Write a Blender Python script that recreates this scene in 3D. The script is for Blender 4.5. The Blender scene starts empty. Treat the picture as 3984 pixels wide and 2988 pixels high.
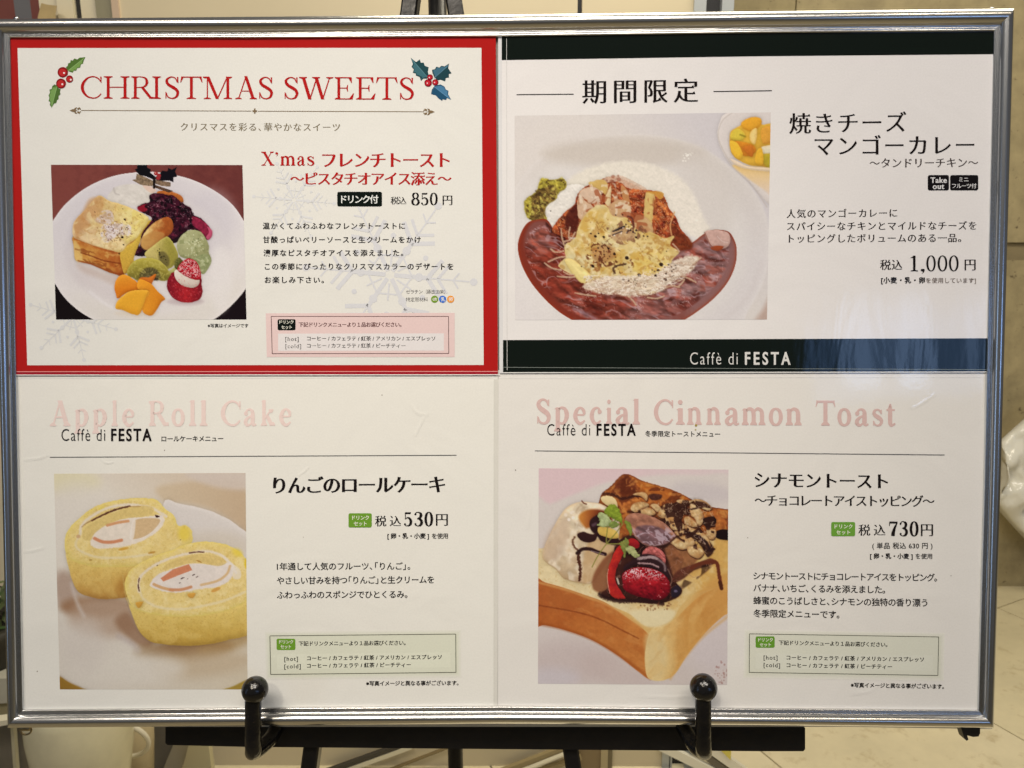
import bpy, math, random
import numpy as np
from mathutils import Matrix, Vector

random.seed(7)
SC = bpy.context.scene
COL = SC.collection
R = math.radians

# ------------------------------------------------------------------ camera, world, lamps
LEAN = R(10.0)                       # the board leans back on its easel
BASE_H = 1.15
MB_ = Matrix(((1, 0, 0, 0),
              (0, math.sin(LEAN), -math.cos(LEAN), 0),
              (0, math.cos(LEAN), math.sin(LEAN), BASE_H),
              (0, 0, 0, 1)))         # board frame (x right, y up the board, z out of it) -> world


def rotvec(x, y, z):
    v = Vector((x, y, z))
    return Matrix.Rotation(v.length, 3, v.normalized())


CAM_R = rotvec(R(-1.8776), R(0.4644), R(-0.0779))
CAM_C = Vector((0.01163, 0.01094, 0.46020))
FPX, CX, CY = 2992.0, 1992.0, 1494.0

cam_d = bpy.data.cameras.new("camera")
cam = bpy.data.objects.new("camera", cam_d)
COL.objects.link(cam)
cam_d.sensor_width = 36.0
cam_d.lens = 36.0 * FPX / 3984.0
cam_d.clip_start = 0.02
cam_d.clip_end = 60
cam.matrix_world = MB_ @ Matrix.Translation(CAM_C) @ CAM_R.to_4x4()
cam_d.dof.use_dof = True
cam_d.dof.focus_distance = 0.462
cam_d.dof.aperture_fstop = 26.0
SC.camera = cam

SC.view_settings.view_transform = 'Standard'
SC.view_settings.look = 'None'
SC.view_settings.gamma = 1.0
SC.view_settings.exposure = 0.10

w = bpy.data.worlds.new("World")
SC.world = w
w.use_nodes = True
w.node_tree.nodes["Background"].inputs[0].default_value = (0.62, 0.60, 0.58, 1)
w.node_tree.nodes["Background"].inputs[1].default_value = 0.13


def area(name, loc, target, sx, sy, power, color):
    d = bpy.data.lights.new(name, 'AREA')
    d.shape = 'RECTANGLE'
    d.size = sx
    d.size_y = sy
    d.energy = power
    d.color = color
    o = bpy.data.objects.new(name, d)
    COL.objects.link(o)
    o.location = loc
    o.rotation_euler = (Vector(target) - Vector(loc)).to_track_quat('-Z', 'Y').to_euler()
    return o


WARM = (1.0, 0.86, 0.66)
area("ceiling_lamp", (-0.2, -1.05, 2.7), (0, 0.1, 1.1), 1.7, 0.35, 28, (1.0, 0.91, 0.81))
area("ceiling_lamp", (0.8, 0.62, 2.75), (0.8, 1.15, 0), 2.2, 0.5, 40, (1.0, 0.90, 0.70))  # added overhead lamp that brightens the background panels and floor
for lx, ly in ((-0.9, -0.6), (0.15, -0.45), (1.0, -0.7), (0.5, -1.5)):
    area("downlight", (lx, ly, 2.7), (lx * 0.5, ly + 0.3, 0.9), 0.20, 0.20, 1.6, WARM)
sd = bpy.data.lights.new("spot_lamp", 'SPOT')
sd.energy = 42
sd.color = (1.0, 0.88, 0.70)
sd.spot_size = R(17)
sd.spot_blend = 1.0
sd.shadow_soft_size = 0.06
so = bpy.data.objects.new("spot_lamp", sd)
COL.objects.link(so)
so.location = (-0.5, -1.5, 2.6)
so.rotation_euler = (Vector((-0.02, 0, 1.13)) - so.location).to_track_quat('-Z', 'Y').to_euler()
# cool lamps added behind the camera, right, for blue sheen: one dim, brighter strips
area("cool_sheen_light", (2.33, -3.15, 1.77), (0.3, 0.1, 1.2), 1.75, 0.42, 2.5, (0.20, 0.44, 1.0))
for i, (x, wd, pw) in enumerate(((1.62, 0.14, 1.0), (1.86, 0.10, 0.9), (2.20, 0.07, 0.5), (2.46, 0.12, 0.6), (2.78, 0.06, 0.5), (3.02, 0.09, 0.6))):
    area("cool_sheen_light", (x, -3.1, 1.79), (0.3, 0.1, 1.2), wd, 0.42, 0.5 * pw, (0.42, 0.62, 1.0))
area("cool_sheen_light", (-2.6, -1.6, 1.2), (0, 0.1, 1.1), 0.3, 1.6, 3.0, (0.45, 0.66, 1.0))  # added cool lamp on the left for a bluish line on the rail

# ------------------------------------------------------------------ picture rays -> places
MBI = MB_.inverted()


def ray(px, py):
    d = CAM_R @ Vector(((px - CX) / FPX, -(py - CY) / FPX, -1.0))
    return d                                   # board frame


def B(px, py, n=0.0):
    """point of the board's plane (at height n above it) seen at this place of the photograph"""
    d = ray(px, py)
    t = (n - CAM_C.z) / d.z
    return CAM_C + d * t


_R = np.array(CAM_R)
_C = np.array(CAM_C)


def Bn(P, n=0.0):
    P = np.asarray(P, float)
    D = np.stack([(P[:, 0] - CX) / FPX, -(P[:, 1] - CY) / FPX, -np.ones(len(P))], 1) @ _R.T
    t = (n - _C[2]) / D[:, 2]
    return _C[None] + D * t[:, None]


CAMW = MB_ @ CAM_C


def Wy(px, py, y):                             # world point on the vertical plane y = const
    d = MB_.to_3x3() @ ray(px, py)
    t = (y - CAMW.y) / d.y
    return CAMW + d * t


def Wz(px, py, z=0.0):                         # world point on a level plane
    d = MB_.to_3x3() @ ray(px, py)
    t = (z - CAMW.z) / d.z
    return CAMW + d * t


# ------------------------------------------------------------------ materials
def s2l(c):
    c = c / 255.0
    return c / 12.92 if c <= 0.04045 else ((c + 0.055) / 1.055) ** 2.4


PAPER = (208, 199, 186)              # how white paper looks in the photograph
PALB = (0.80, 0.80, 0.785)
GLARE = np.array([0.003, 0.003, 0.003])   # the film's own sheen, which the photograph's colours include


def ink(rgb):
    """ink colour on the paper from its look in the photograph"""
    return tuple(min(0.92, max(0.002, PALB[i] * s2l(rgb[i]) / s2l(PAPER[i]) - GLARE[i])) for i in range(3))


MATS = {}


def new_mat(name):
    m = bpy.data.materials.new(name)
    m.use_nodes = True
    nt = m.node_tree
    return m, nt, nt.nodes["Principled BSDF"]


def film_bump(nt, bsdf, strong):
    """the laminate film: gently wavy with small creases"""
    tc = nt.nodes.new('ShaderNodeTexCoord')
    mp = nt.nodes.new('ShaderNodeMapping')
    mp.inputs['Scale'].default_value = (48, 12, 1) if strong else (9, 7, 1)
    n1 = nt.nodes.new('ShaderNodeTexNoise')
    n1.inputs['Scale'].default_value = 1.0
    n1.inputs['Detail'].default_value = 3.0
    n1.inputs['Distortion'].default_value = 0.4
    n2 = nt.nodes.new('ShaderNodeTexNoise')
    n2.inputs['Scale'].default_value = 420.0
    n2.inputs['Detail'].default_value = 2.0
    mix = nt.nodes.new('ShaderNodeMath')
    mix.operation = 'MULTIPLY_ADD'
    mix.inputs[1].default_value = 0.035
    bp = nt.nodes.new('ShaderNodeBump')
    bp.inputs['Strength'].default_value = 0.16 if strong else 0.14
    bp.inputs['Distance'].default_value = 0.0016 if strong else 0.003
    nt.links.new(tc.outputs['Object'], mp.inputs['Vector'])
    nt.links.new(mp.outputs['Vector'], n1.inputs['Vector'])
    nt.links.new(tc.outputs['Object'], n2.inputs['Vector'])
    nt.links.new(n2.outputs['Fac'], mix.inputs[0])
    nt.links.new(n1.outputs['Fac'], mix.inputs[2])
    nt.links.new(mix.outputs[0], bp.inputs['Height'])
    nt.links.new(bp.outputs['Normal'], bsdf.inputs['Coat Normal'])


def print_mat(rgb, strong=False):
    key = ('print', rgb, strong)
    if key in MATS:
        return MATS[key]
    m, nt, b = new_mat("laminated_print")
    b.inputs['Base Color'].default_value = (*ink(rgb), 1)
    b.inputs['Roughness'].default_value = 0.6
    b.inputs['Specular IOR Level'].default_value = 0.0
    b.inputs['Coat Weight'].default_value = 1.0
    b.inputs['Coat Roughness'].default_value = 0.09 if strong else 0.05
    film_bump(nt, b, strong)
    # cockled paper under the film
    t2 = nt.nodes.new('ShaderNodeTexCoord')
    n5 = nt.nodes.new('ShaderNodeTexNoise')
    n5.inputs['Scale'].default_value = 11.0
    n5.inputs['Detail'].default_value = 3.0
    n5.inputs['Distortion'].default_value = 1.2
    b5 = nt.nodes.new('ShaderNodeBump')
    b5.inputs['Strength'].default_value = 0.32
    b5.inputs['Distance'].default_value = 0.004
    nt.links.new(t2.outputs['Object'], n5.inputs['Vector'])
    nt.links.new(n5.outputs['Fac'], b5.inputs['Height'])
    nt.links.new(b5.outputs['Normal'], b.inputs['Normal'])
    # faint mottling of the ink
    tc = nt.nodes.new('ShaderNodeTexCoord')
    nz = nt.nodes.new('ShaderNodeTexNoise')
    nz.inputs['Scale'].default_value = 900
    nz.inputs['Detail'].default_value = 1
    mx = nt.nodes.new('ShaderNodeMix')
    mx.data_type = 'RGBA'
    mx.blend_type = 'MULTIPLY'
    mx.inputs[0].default_value = 1.0
    mr = nt.nodes.new('ShaderNodeMapRange')
    mr.inputs[3].default_value = 0.955
    mr.inputs[4].default_value = 1.045
    nt.links.new(tc.outputs['Object'], nz.inputs['Vector'])
    nt.links.new(nz.outputs['Fac'], mr.inputs[0])
    mx.inputs[6].default_value = (*ink(rgb), 1)
    nt.links.new(mr.outputs[0], mx.inputs[7])
    nt.links.new(mx.outputs[2], b.inputs['Base Color'])
    MATS[key] = m
    return m


def picture_mat(strong):
    key = ('picture', strong)
    if key in MATS:
        return MATS[key]
    m, nt, b = new_mat("laminated_picture")
    at = nt.nodes.new('ShaderNodeAttribute')
    at.attribute_name = 'ink'
    nt.links.new(at.outputs['Color'], b.inputs['Base Color'])
    b.inputs['Roughness'].default_value = 0.6
    b.inputs['Specular IOR Level'].default_value = 0.0
    b.inputs['Coat Weight'].default_value = 1.0
    b.inputs['Coat Roughness'].default_value = 0.09 if strong else 0.05
    film_bump(nt, b, strong)
    MATS[key] = m
    return m


def plain_mat(name, rgb, rough=0.5, metal=0.0, noise=0.0, nscale=30, bump=0.0, bscale=60, spec=0.5,
              stretch=(1, 1, 1), second=None, thr=(0.5, 0.7)):
    if name in MATS:
        return MATS[name]
    m, nt, b = new_mat(name)
    b.inputs['Roughness'].default_value = rough
    b.inputs['Metallic'].default_value = metal
    b.inputs['Specular IOR Level'].default_value = spec
    b.inputs['Base Color'].default_value = (*rgb, 1)
    tc = nt.nodes.new('ShaderNodeTexCoord')
    mp = nt.nodes.new('ShaderNodeMapping')
    mp.inputs['Scale'].default_value = stretch
    nt.links.new(tc.outputs['Object'], mp.inputs['Vector'])
    if noise > 0:
        nz = nt.nodes.new('ShaderNodeTexNoise')
        nz.inputs['Scale'].default_value = nscale
        nz.inputs['Detail'].default_value = 6
        nz.inputs['Roughness'].default_value = 0.65
        nt.links.new(mp.outputs['Vector'], nz.inputs['Vector'])
        mr = nt.nodes.new('ShaderNodeMapRange')
        mr.inputs[1].default_value = 0.3
        mr.inputs[2].default_value = 0.7
        mr.inputs[3].default_value = 1 - noise
        mr.inputs[4].default_value = 1 + noise
        nt.links.new(nz.outputs['Fac'], mr.inputs[0])
        mx = nt.nodes.new('ShaderNodeMix')
        mx.data_type = 'RGBA'
        mx.blend_type = 'MULTIPLY'
        mx.inputs[0].default_value = 1
        mx.inputs[6].default_value = (*rgb, 1)
        nt.links.new(mr.outputs[0], mx.inputs[7])
        out = mx.outputs[2]
        if second:
            n3 = nt.nodes.new('ShaderNodeTexNoise')
            n3.inputs['Scale'].default_value = nscale * 3.1
            n3.inputs['Detail'].default_value = 4
            n3.inputs['Roughness'].default_value = 0.7
            nt.links.new(mp.outputs['Vector'], n3.inputs['Vector'])
            m3 = nt.nodes.new('ShaderNodeMapRange')
            m3.inputs[1].default_value = thr[0]
            m3.inputs[2].default_value = thr[1]
            nt.links.new(n3.outputs['Fac'], m3.inputs[0])
            mx2 = nt.nodes.new('ShaderNodeMix')
            mx2.data_type = 'RGBA'
            nt.links.new(m3.outputs[0], mx2.inputs[0])
            nt.links.new(out, mx2.inputs[6])
            mx2.inputs[7].default_value = (*second, 1)
            out = mx2.outputs[2]
        nt.links.new(out, b.inputs['Base Color'])
    if bump > 0:
        n2 = nt.nodes.new('ShaderNodeTexNoise')
        n2.inputs['Scale'].default_value = bscale
        n2.inputs['Detail'].default_value = 4
        nt.links.new(mp.outputs['Vector'], n2.inputs['Vector'])
        bp = nt.nodes.new('ShaderNodeBump')
        bp.inputs['Strength'].default_value = bump
        bp.inputs['Distance'].default_value = 0.002
        nt.links.new(n2.outputs['Fac'], bp.inputs['Height'])
        nt.links.new(bp.outputs['Normal'], b.inputs['Normal'])
    MATS[name] = m
    return m


# ------------------------------------------------------------------ object helpers
def tag(o, label=None, cat=None, group=None, kind=None):
    if label: o['label'] = label
    if cat: o['category'] = cat
    if group: o['group'] = group
    if kind: o['kind'] = kind
    return o


def empty(name, mw, label, cat, group=None):
    o = bpy.data.objects.new(name, None)
    o.empty_display_size = 0.05
    COL.objects.link(o)
    o.matrix_world = mw
    return tag(o, label, cat, group)


def mesh_obj(name, verts, faces, mat, parent=None, smooth=False, label=None):
    me = bpy.data.meshes.new(name)
    me.from_pydata([tuple(v) for v in verts], [], faces)
    me.update()
    if smooth:
        me.polygons.foreach_set('use_smooth', [True] * len(me.polygons))
    if mat: me.materials.append(mat)
    o = bpy.data.objects.new(name, me)
    COL.objects.link(o)
    if parent: o.parent = parent
    if label: o['label'] = label
    return o


def box_vf(x0, x1, y0, y1, z0, z1, ch=0.0):
    """box, optionally with chamfered vertical-ish edges (in x,y)"""
    if ch <= 0:
        p = [(x0, y0), (x1, y0), (x1, y1), (x0, y1)]
    else:
        p = [(x0 + ch, y0), (x1 - ch, y0), (x1, y0 + ch), (x1, y1 - ch), (x1 - ch, y1), (x0 + ch, y1), (x0, y1 - ch), (x0, y0 + ch)]
    return prism_vf(p, z0, z1)


def prism_vf(p, z0, z1):
    n = len(p)
    V = [(x, y, z0) for x, y in p] + [(x, y, z1) for x, y in p]
    F = [list(range(n))[::-1], list(range(n, 2 * n))] + [[i, (i + 1) % n, (i + 1) % n + n, i + n] for i in range(n)]
    return V, F


def tube_vf(pts, rad, seg=20, cap=True):
    """round tube through points (each with its radius)"""
    V, F = [], []
    P = [Vector(p) for p in pts]
    rad = rad if isinstance(rad, (list, tuple)) else [rad] * len(P)
    up = Vector((0.01, 0.02, 1))
    prev = None
    for i, p in enumerate(P):
        t = (P[min(i + 1, len(P) - 1)] - P[max(i - 1, 0)]).normalized()
        if prev is None:
            a = t.cross(Vector((1, 0, 0)) if abs(t.x) < 0.9 else Vector((0, 1, 0))).normalized()
        else:
            a = (prev - t * prev.dot(t)).normalized()
        prev = a
        b = t.cross(a)
        for k in range(seg):
            th = 2 * math.pi * k / seg
            V.append(p + (a * math.cos(th) + b * math.sin(th)) * rad[i])
    for i in range(len(P) - 1):
        for k in range(seg):
            k2 = (k + 1) % seg
            F.append([i * seg + k, i * seg + k2, (i + 1) * seg + k2, (i + 1) * seg + k])
    if cap:
        F.append([k for k in range(seg)][::-1])
        F.append([(len(P) - 1) * seg + k for k in range(seg)])
    return V, F


def lathe_vf(prof, seg=40, axis_pt=(0, 0, 0)):
    V, F = [], []
    for r, z in prof:
        for k in range(seg):
            th = 2 * math.pi * k / seg
            V.append((axis_pt[0] + r * math.cos(th), axis_pt[1] + r * math.sin(th), axis_pt[2] + z))
    for i in range(len(prof) - 1):
        for k in range(seg):
            k2 = (k + 1) % seg
            F.append([i * seg + k, i * seg + k2, (i + 1) * seg + k2, (i + 1) * seg + k])
    return V, F


def merge(*vfs):
    V, F = [], []
    for v, f in vfs:
        o = len(V)
        V += list(v)
        F += [[i + o for i in q] for q in f]
    return V, F


# ------------------------------------------------------------------ lettering
from mathutils.geometry import tessellate_polygon

_gc, _adv = {}, {}
_tc = bpy.data.curves.new("lettering_source", 'FONT')
_to = bpy.data.objects.new("lettering_source", _tc)
COL.objects.link(_to)


def _splines(s):
    _tc.body = s
    bpy.context.view_layer.update()
    cu = _to.to_curve(bpy.context.evaluated_depsgraph_get())
    out = []
    for sp in cu.splines:
        if sp.type == 'BEZIER':
            out.append([(tuple(p.handle_left[:2]), tuple(p.co[:2]), tuple(p.handle_right[:2])) for p in sp.bezier_points])
        else:
            out.append([(tuple(p.co[:2]),) * 3 for p in sp.points])
    _to.to_curve_clear()
    return out


def _outline(s):
    """flattened closed outlines of a character"""
    res = []
    for sp in _splines(s):
        n = len(sp)
        pts = []
        for i in range(n):
            a, b = sp[i], sp[(i + 1) % n]
            p0, p1, p2, p3 = map(np.array, (a[1], a[2], b[0], b[1]))
            d = p3 - p0
            L = np.hypot(*d) + 1e-9
            dev = max(abs(d[0] * (q - p0)[1] - d[1] * (q - p0)[0]) / L for q in (p1, p2))
            k = 1 if dev < 0.004 else (2 if dev < 0.02 else (3 if dev < 0.06 else 5))
            for j in range(k):
                t = j / k
                pts.append(((1 - t) ** 3) * p0 + 3 * t * (1 - t) ** 2 * p1 + 3 * t * t * (1 - t) * p2 + t ** 3 * p3)
        q = [pts[0]]
        for p in pts[1:]:
            if np.hypot(*(p - q[-1])) > 1e-4: q.append(p)
        if np.hypot(*(q[0] - q[-1])) < 1e-4: q.pop()
        if len(q) > 2: res.append(np.array(q))
    return res


def _area(p):
    x, y = p[:, 0], p[:, 1]
    return 0.5 * np.sum(x * np.roll(y, -1) - y * np.roll(x, -1))


def glyph(ch, ex, ey, serif):
    key = (ch, ex, ey, serif)
    if key in _gc: return _gc[key]
    outs = _outline(ch)
    extra = []
    if outs and (ex or ey):
        big = max(outs, key=lambda p: abs(_area(p)))
        sg = 1 if _area(big) > 0 else -1
        new = []
        for p in outs:
            n = len(p)
            e = np.roll(p, -1, 0) - p
            L = np.maximum(np.hypot(e[:, 0], e[:, 1]), 1e-9)
            N = np.stack([e[:, 1], -e[:, 0]], 1) / L[:, None] * sg
            D = N * np.array([ex, ey])
            q = np.zeros_like(p)
            for i in range(n):
                n1, n2, d1, d2 = N[i - 1], N[i], D[i - 1], D[i]
                det = n1[0] * n2[1] - n1[1] * n2[0]
                if abs(det) < 0.5:
                    v = (d1 + d2) / 2
                else:
                    c1, c2 = n1 @ d1, n2 @ d2
                    v = np.array([(c1 * n2[1] - c2 * n1[1]) / det, (n1[0] * c2 - n2[0] * c1) / det])
                q[i] = p[i] + v
            new.append(q)
            if serif:
                for i in range(n):
                    a, b = q[i], q[(i + 1) % n]
                    if N[i][0] > 0.93 and 0.05 < L[i] < 0.12:
                        if N[i - 1][1] * N[(i + 1) % n][1] < 0 and abs(N[i - 1][1]) > 0.95 and abs(N[(i + 1) % n][1]) > 0.95 \
                                and L[i - 1] > 0.18 and L[(i + 1) % n] > 0.18:
                            xr, yt, yb = max(a[0], b[0]), max(a[1], b[1]), min(a[1], b[1])
                            extra.append([(xr - 0.11, yt - 0.004), (xr + 0.01, yb), (xr - 0.03, yt + 0.062)])
        outs = new
    V, F = [], []
    if outs:
        def inside(pt, q):
            x, y = pt
            c = False
            j = len(q) - 1
            for i in range(len(q)):
                if (q[i][1] > y) != (q[j][1] > y) and x < (q[j][0] - q[i][0]) * (y - q[i][1]) / (q[j][1] - q[i][1]) + q[i][0]: c = not c
                j = i
            return c
        probe = [p[0] * .5 + p[1] * .5 for p in outs]
        cont = [[j for j in range(len(outs)) if j != i and abs(_area(outs[j])) > abs(_area(outs[i])) and inside(probe[i], outs[j])] for i in range(len(outs))]
        for i in range(len(outs)):
            if len(cont[i]) % 2: continue
            grp = [outs[i]] + [outs[j] for j in range(len(outs)) if len(cont[j]) % 2 and i in cont[j] and len(cont[j]) == len(cont[i]) + 1]
            o = len(V)
            V += [(x, y, 0.0) for p in grp for x, y in p]
            F += [[k + o for k in t] for t in tessellate_polygon([[Vector((x, y, 0)) for x, y in p] for p in grp])]
        for t3 in extra:
            o = len(V)
            V += [(x, y, 1.0) for x, y in t3]
            F.append([o, o + 1, o + 2])
    V = np.array(V) if V else np.zeros((0, 3))
    # consistent facing
    G = []
    for t3 in F:
        a, b, c = V[t3[0]], V[t3[1]], V[t3[2]]
        ar = (b[0] - a[0]) * (c[1] - a[1]) - (b[1] - a[1]) * (c[0] - a[0])
        if abs(ar) < 1e-9: continue
        G.append(t3 if ar > 0 else t3[::-1])
    _gc[key] = (V, G)
    return _gc[key]


def advance(ch):
    if ch in _adv: return _adv[ch]
    if ord(ch) > 0x2fff:
        r = 0.55 if ch in '、「」' else 1.0
    else:
        f = lambda s: max(x for sp in _splines(s) for (_, (x, y), _) in sp)
        r = f('H' + ch + 'H') - f('HH')
    _adv[ch] = r
    return r


STY = {  # name: (grow in x, grow in y, triangular stroke ends)
    'S': (0.014, 0.009, False), 'SL': (-0.008, -0.008, False), 'SB': (0.032, 0.020, False), 'SM': (0.024, 0.014, False),
    'M': (0.018, -0.010, True), 'MT': (0.0, -0.012, True), 'MD': (0.026, -0.004, True), 'MB': (0.038, -0.005, True),
    'K': (-0.012, -0.012, False), 'KB': (0.020, 0.016, False),
}
Z0 = 0.00006                                     # one step between printed layers


class Sheet:
    def __init__(s, name, label, cx, cy, n, strong=False):
        c = B(cx, cy, n)
        s.o = empty(name, MB_ @ Matrix.Translation(c), label, "menu sheet")
        s.c = np.array(c)
        s.n = n
        s.strong = strong

    def pts(s, P, lvl):
        P = np.asarray(P, float)
        return Bn(P, s.n + lvl * Z0) - s.c

    def mat(s, rgb):
        return print_mat(tuple(rgb), s.strong)

    def poly(s, name, P, rgb, lvl, label=None, div=1):
        if div > 1 and len(P) == 4:
            a, b, c, d = [np.array(p, float) for p in P]
            V, F = [], []
            for j in range(div + 1):
                for i in range(div + 1):
                    u, v = i / div, j / div
                    V.append((a * (1 - u) + b * u) * (1 - v) + (d * (1 - u) + c * u) * v)
            for j in range(div):
                for i in range(div):
                    k = j * (div + 1) + i
                    F.append([k, k + div + 1, k + div + 2, k + 1])
            return mesh_obj(name, s.pts(V, lvl), F, s.mat(rgb), s.o, label=label)
        polys = [[Vector((x, -y, 0)) for x, y in P]]
        tr = [list(t) for t in tessellate_polygon(polys)]
        G = []
        for t in tr:
            a, b, c = [polys[0][k] for k in t]
            ar = (b.x - a.x) * (c.y - a.y) - (b.y - a.y) * (c.x - a.x)
            G.append(t if ar > 0 else t[::-1])
        return mesh_obj(name, s.pts(P, lvl), G, s.mat(rgb), s.o, label=label)

    def shapes(s, name, polys, rgb, lvl, label=None, parent=None, dz=0.25):
        """many convex pieces as one printed mark"""
        V, F = [], []
        for k, P in enumerate(polys):
            P = [tuple(p) for p in P]
            ar = sum(P[i][0] * P[(i + 1) % len(P)][1] - P[(i + 1) % len(P)][0] * P[i][1] for i in range(len(P)))
            if ar > 0: P = P[::-1]
            o = len(V)
            V += list(s.pts(P, lvl + dz * (k % 5)))
            F.append([o + i for i in range(len(P))])
        ob = mesh_obj(name, V, F, s.mat(rgb), s.o, label=label)
        return ob

    def line(s, name, P, wd, rgb, lvl, label=None):
        polys = []
        for (x0, y0), (x1, y1) in zip(P[:-1], P[1:]):
            L = math.hypot(x1 - x0, y1 - y0)
            nx, ny = -(y1 - y0) / L * wd / 2, (x1 - x0) / L * wd / 2
            polys.append([(x0 + nx, y0 + ny), (x1 + nx, y1 + ny), (x1 - nx, y1 - ny), (x0 - nx, y0 - ny)])
        return s.shapes(name, polys, rgb, lvl, label)

    def text(s, name, st, x0, x1, yl, yr, em, rgb, sty='S', lvl=3, label=None, xs=1.0, latin_base=False):
        """a line of writing whose ink runs x0..x1; yl, yr: middle height (or baseline) at its two ends; em in pixels"""
        ex, ey, sf = STY[sty]
        if em < 34: sf = False
        pen, items = 0.0, []
        for ch in st:
            a = advance(ch)
            if ch != ' ':
                g = glyph(ch, ex, ey, sf)
                items.append((pen, g))
            pen += a * xs
        n = len(st)
        # natural ink extents
        idx, pen = [], 0.0
        for i, ch in enumerate(st):
            if ch != ' ': idx.append((i, pen - (0.48 if ch == '「' else 0.0) * xs, glyph(ch, ex, ey, sf)))
            pen += advance(ch) * xs
        l0 = idx[0][1] + idx[0][2][0][:, 0].min() * xs
        last = idx[-1]
        r0 = last[1] + last[2][0][:, 0].max() * xs
        span = (x1 - x0) / em
        tr = (span - (r0 - l0)) / max(1, idx[-1][0] - idx[0][0])
        V, F, o = [], [], 0
        for i, p, (gv, gf) in idx:
            X = x0 + (gv[:, 0] * xs + p + tr * (i - idx[0][0]) - l0) * em
            yb = yl + (yr - yl) * (X - x0) / max(1, (x1 - x0))
            Y = yb - (gv[:, 1] - (0 if latin_base else 0.38)) * em
            W = s.pts(np.stack([X, Y], 1), lvl)
            W[:, 2] += gv[:, 2] * Z0 * 0.4
            V += list(W)
            F += [[k + o for k in f] for f in gf]
            o += len(gv)
        return mesh_obj(name, V, F, s.mat(rgb), s.o, label=label)

    def serif(s, name, letters, bl, br, cap, rgb, T, t, lvl=3, label=None):
        """letters: (character, x0, x1) of its ink; bl, br baseline at the two ends"""
        X0, X1 = letters[0][1], letters[-1][2]
        polys = []
        for ch, a, b in letters:
            G = serif_glyph(ch, T, t)
            xs = [x for P in G for x, y in P]
            m0, m1 = min(xs), max(xs)
            for P in G:
                Q = []
                for x, y in P:
                    X = a + (x - m0) / (m1 - m0) * (b - a)
                    Q.append((X, bl + (br - bl) * (X - X0) / (X1 - X0) - y * cap))
                polys.append(Q)
        return s.shapes(name, polys, rgb, lvl, label)


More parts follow.
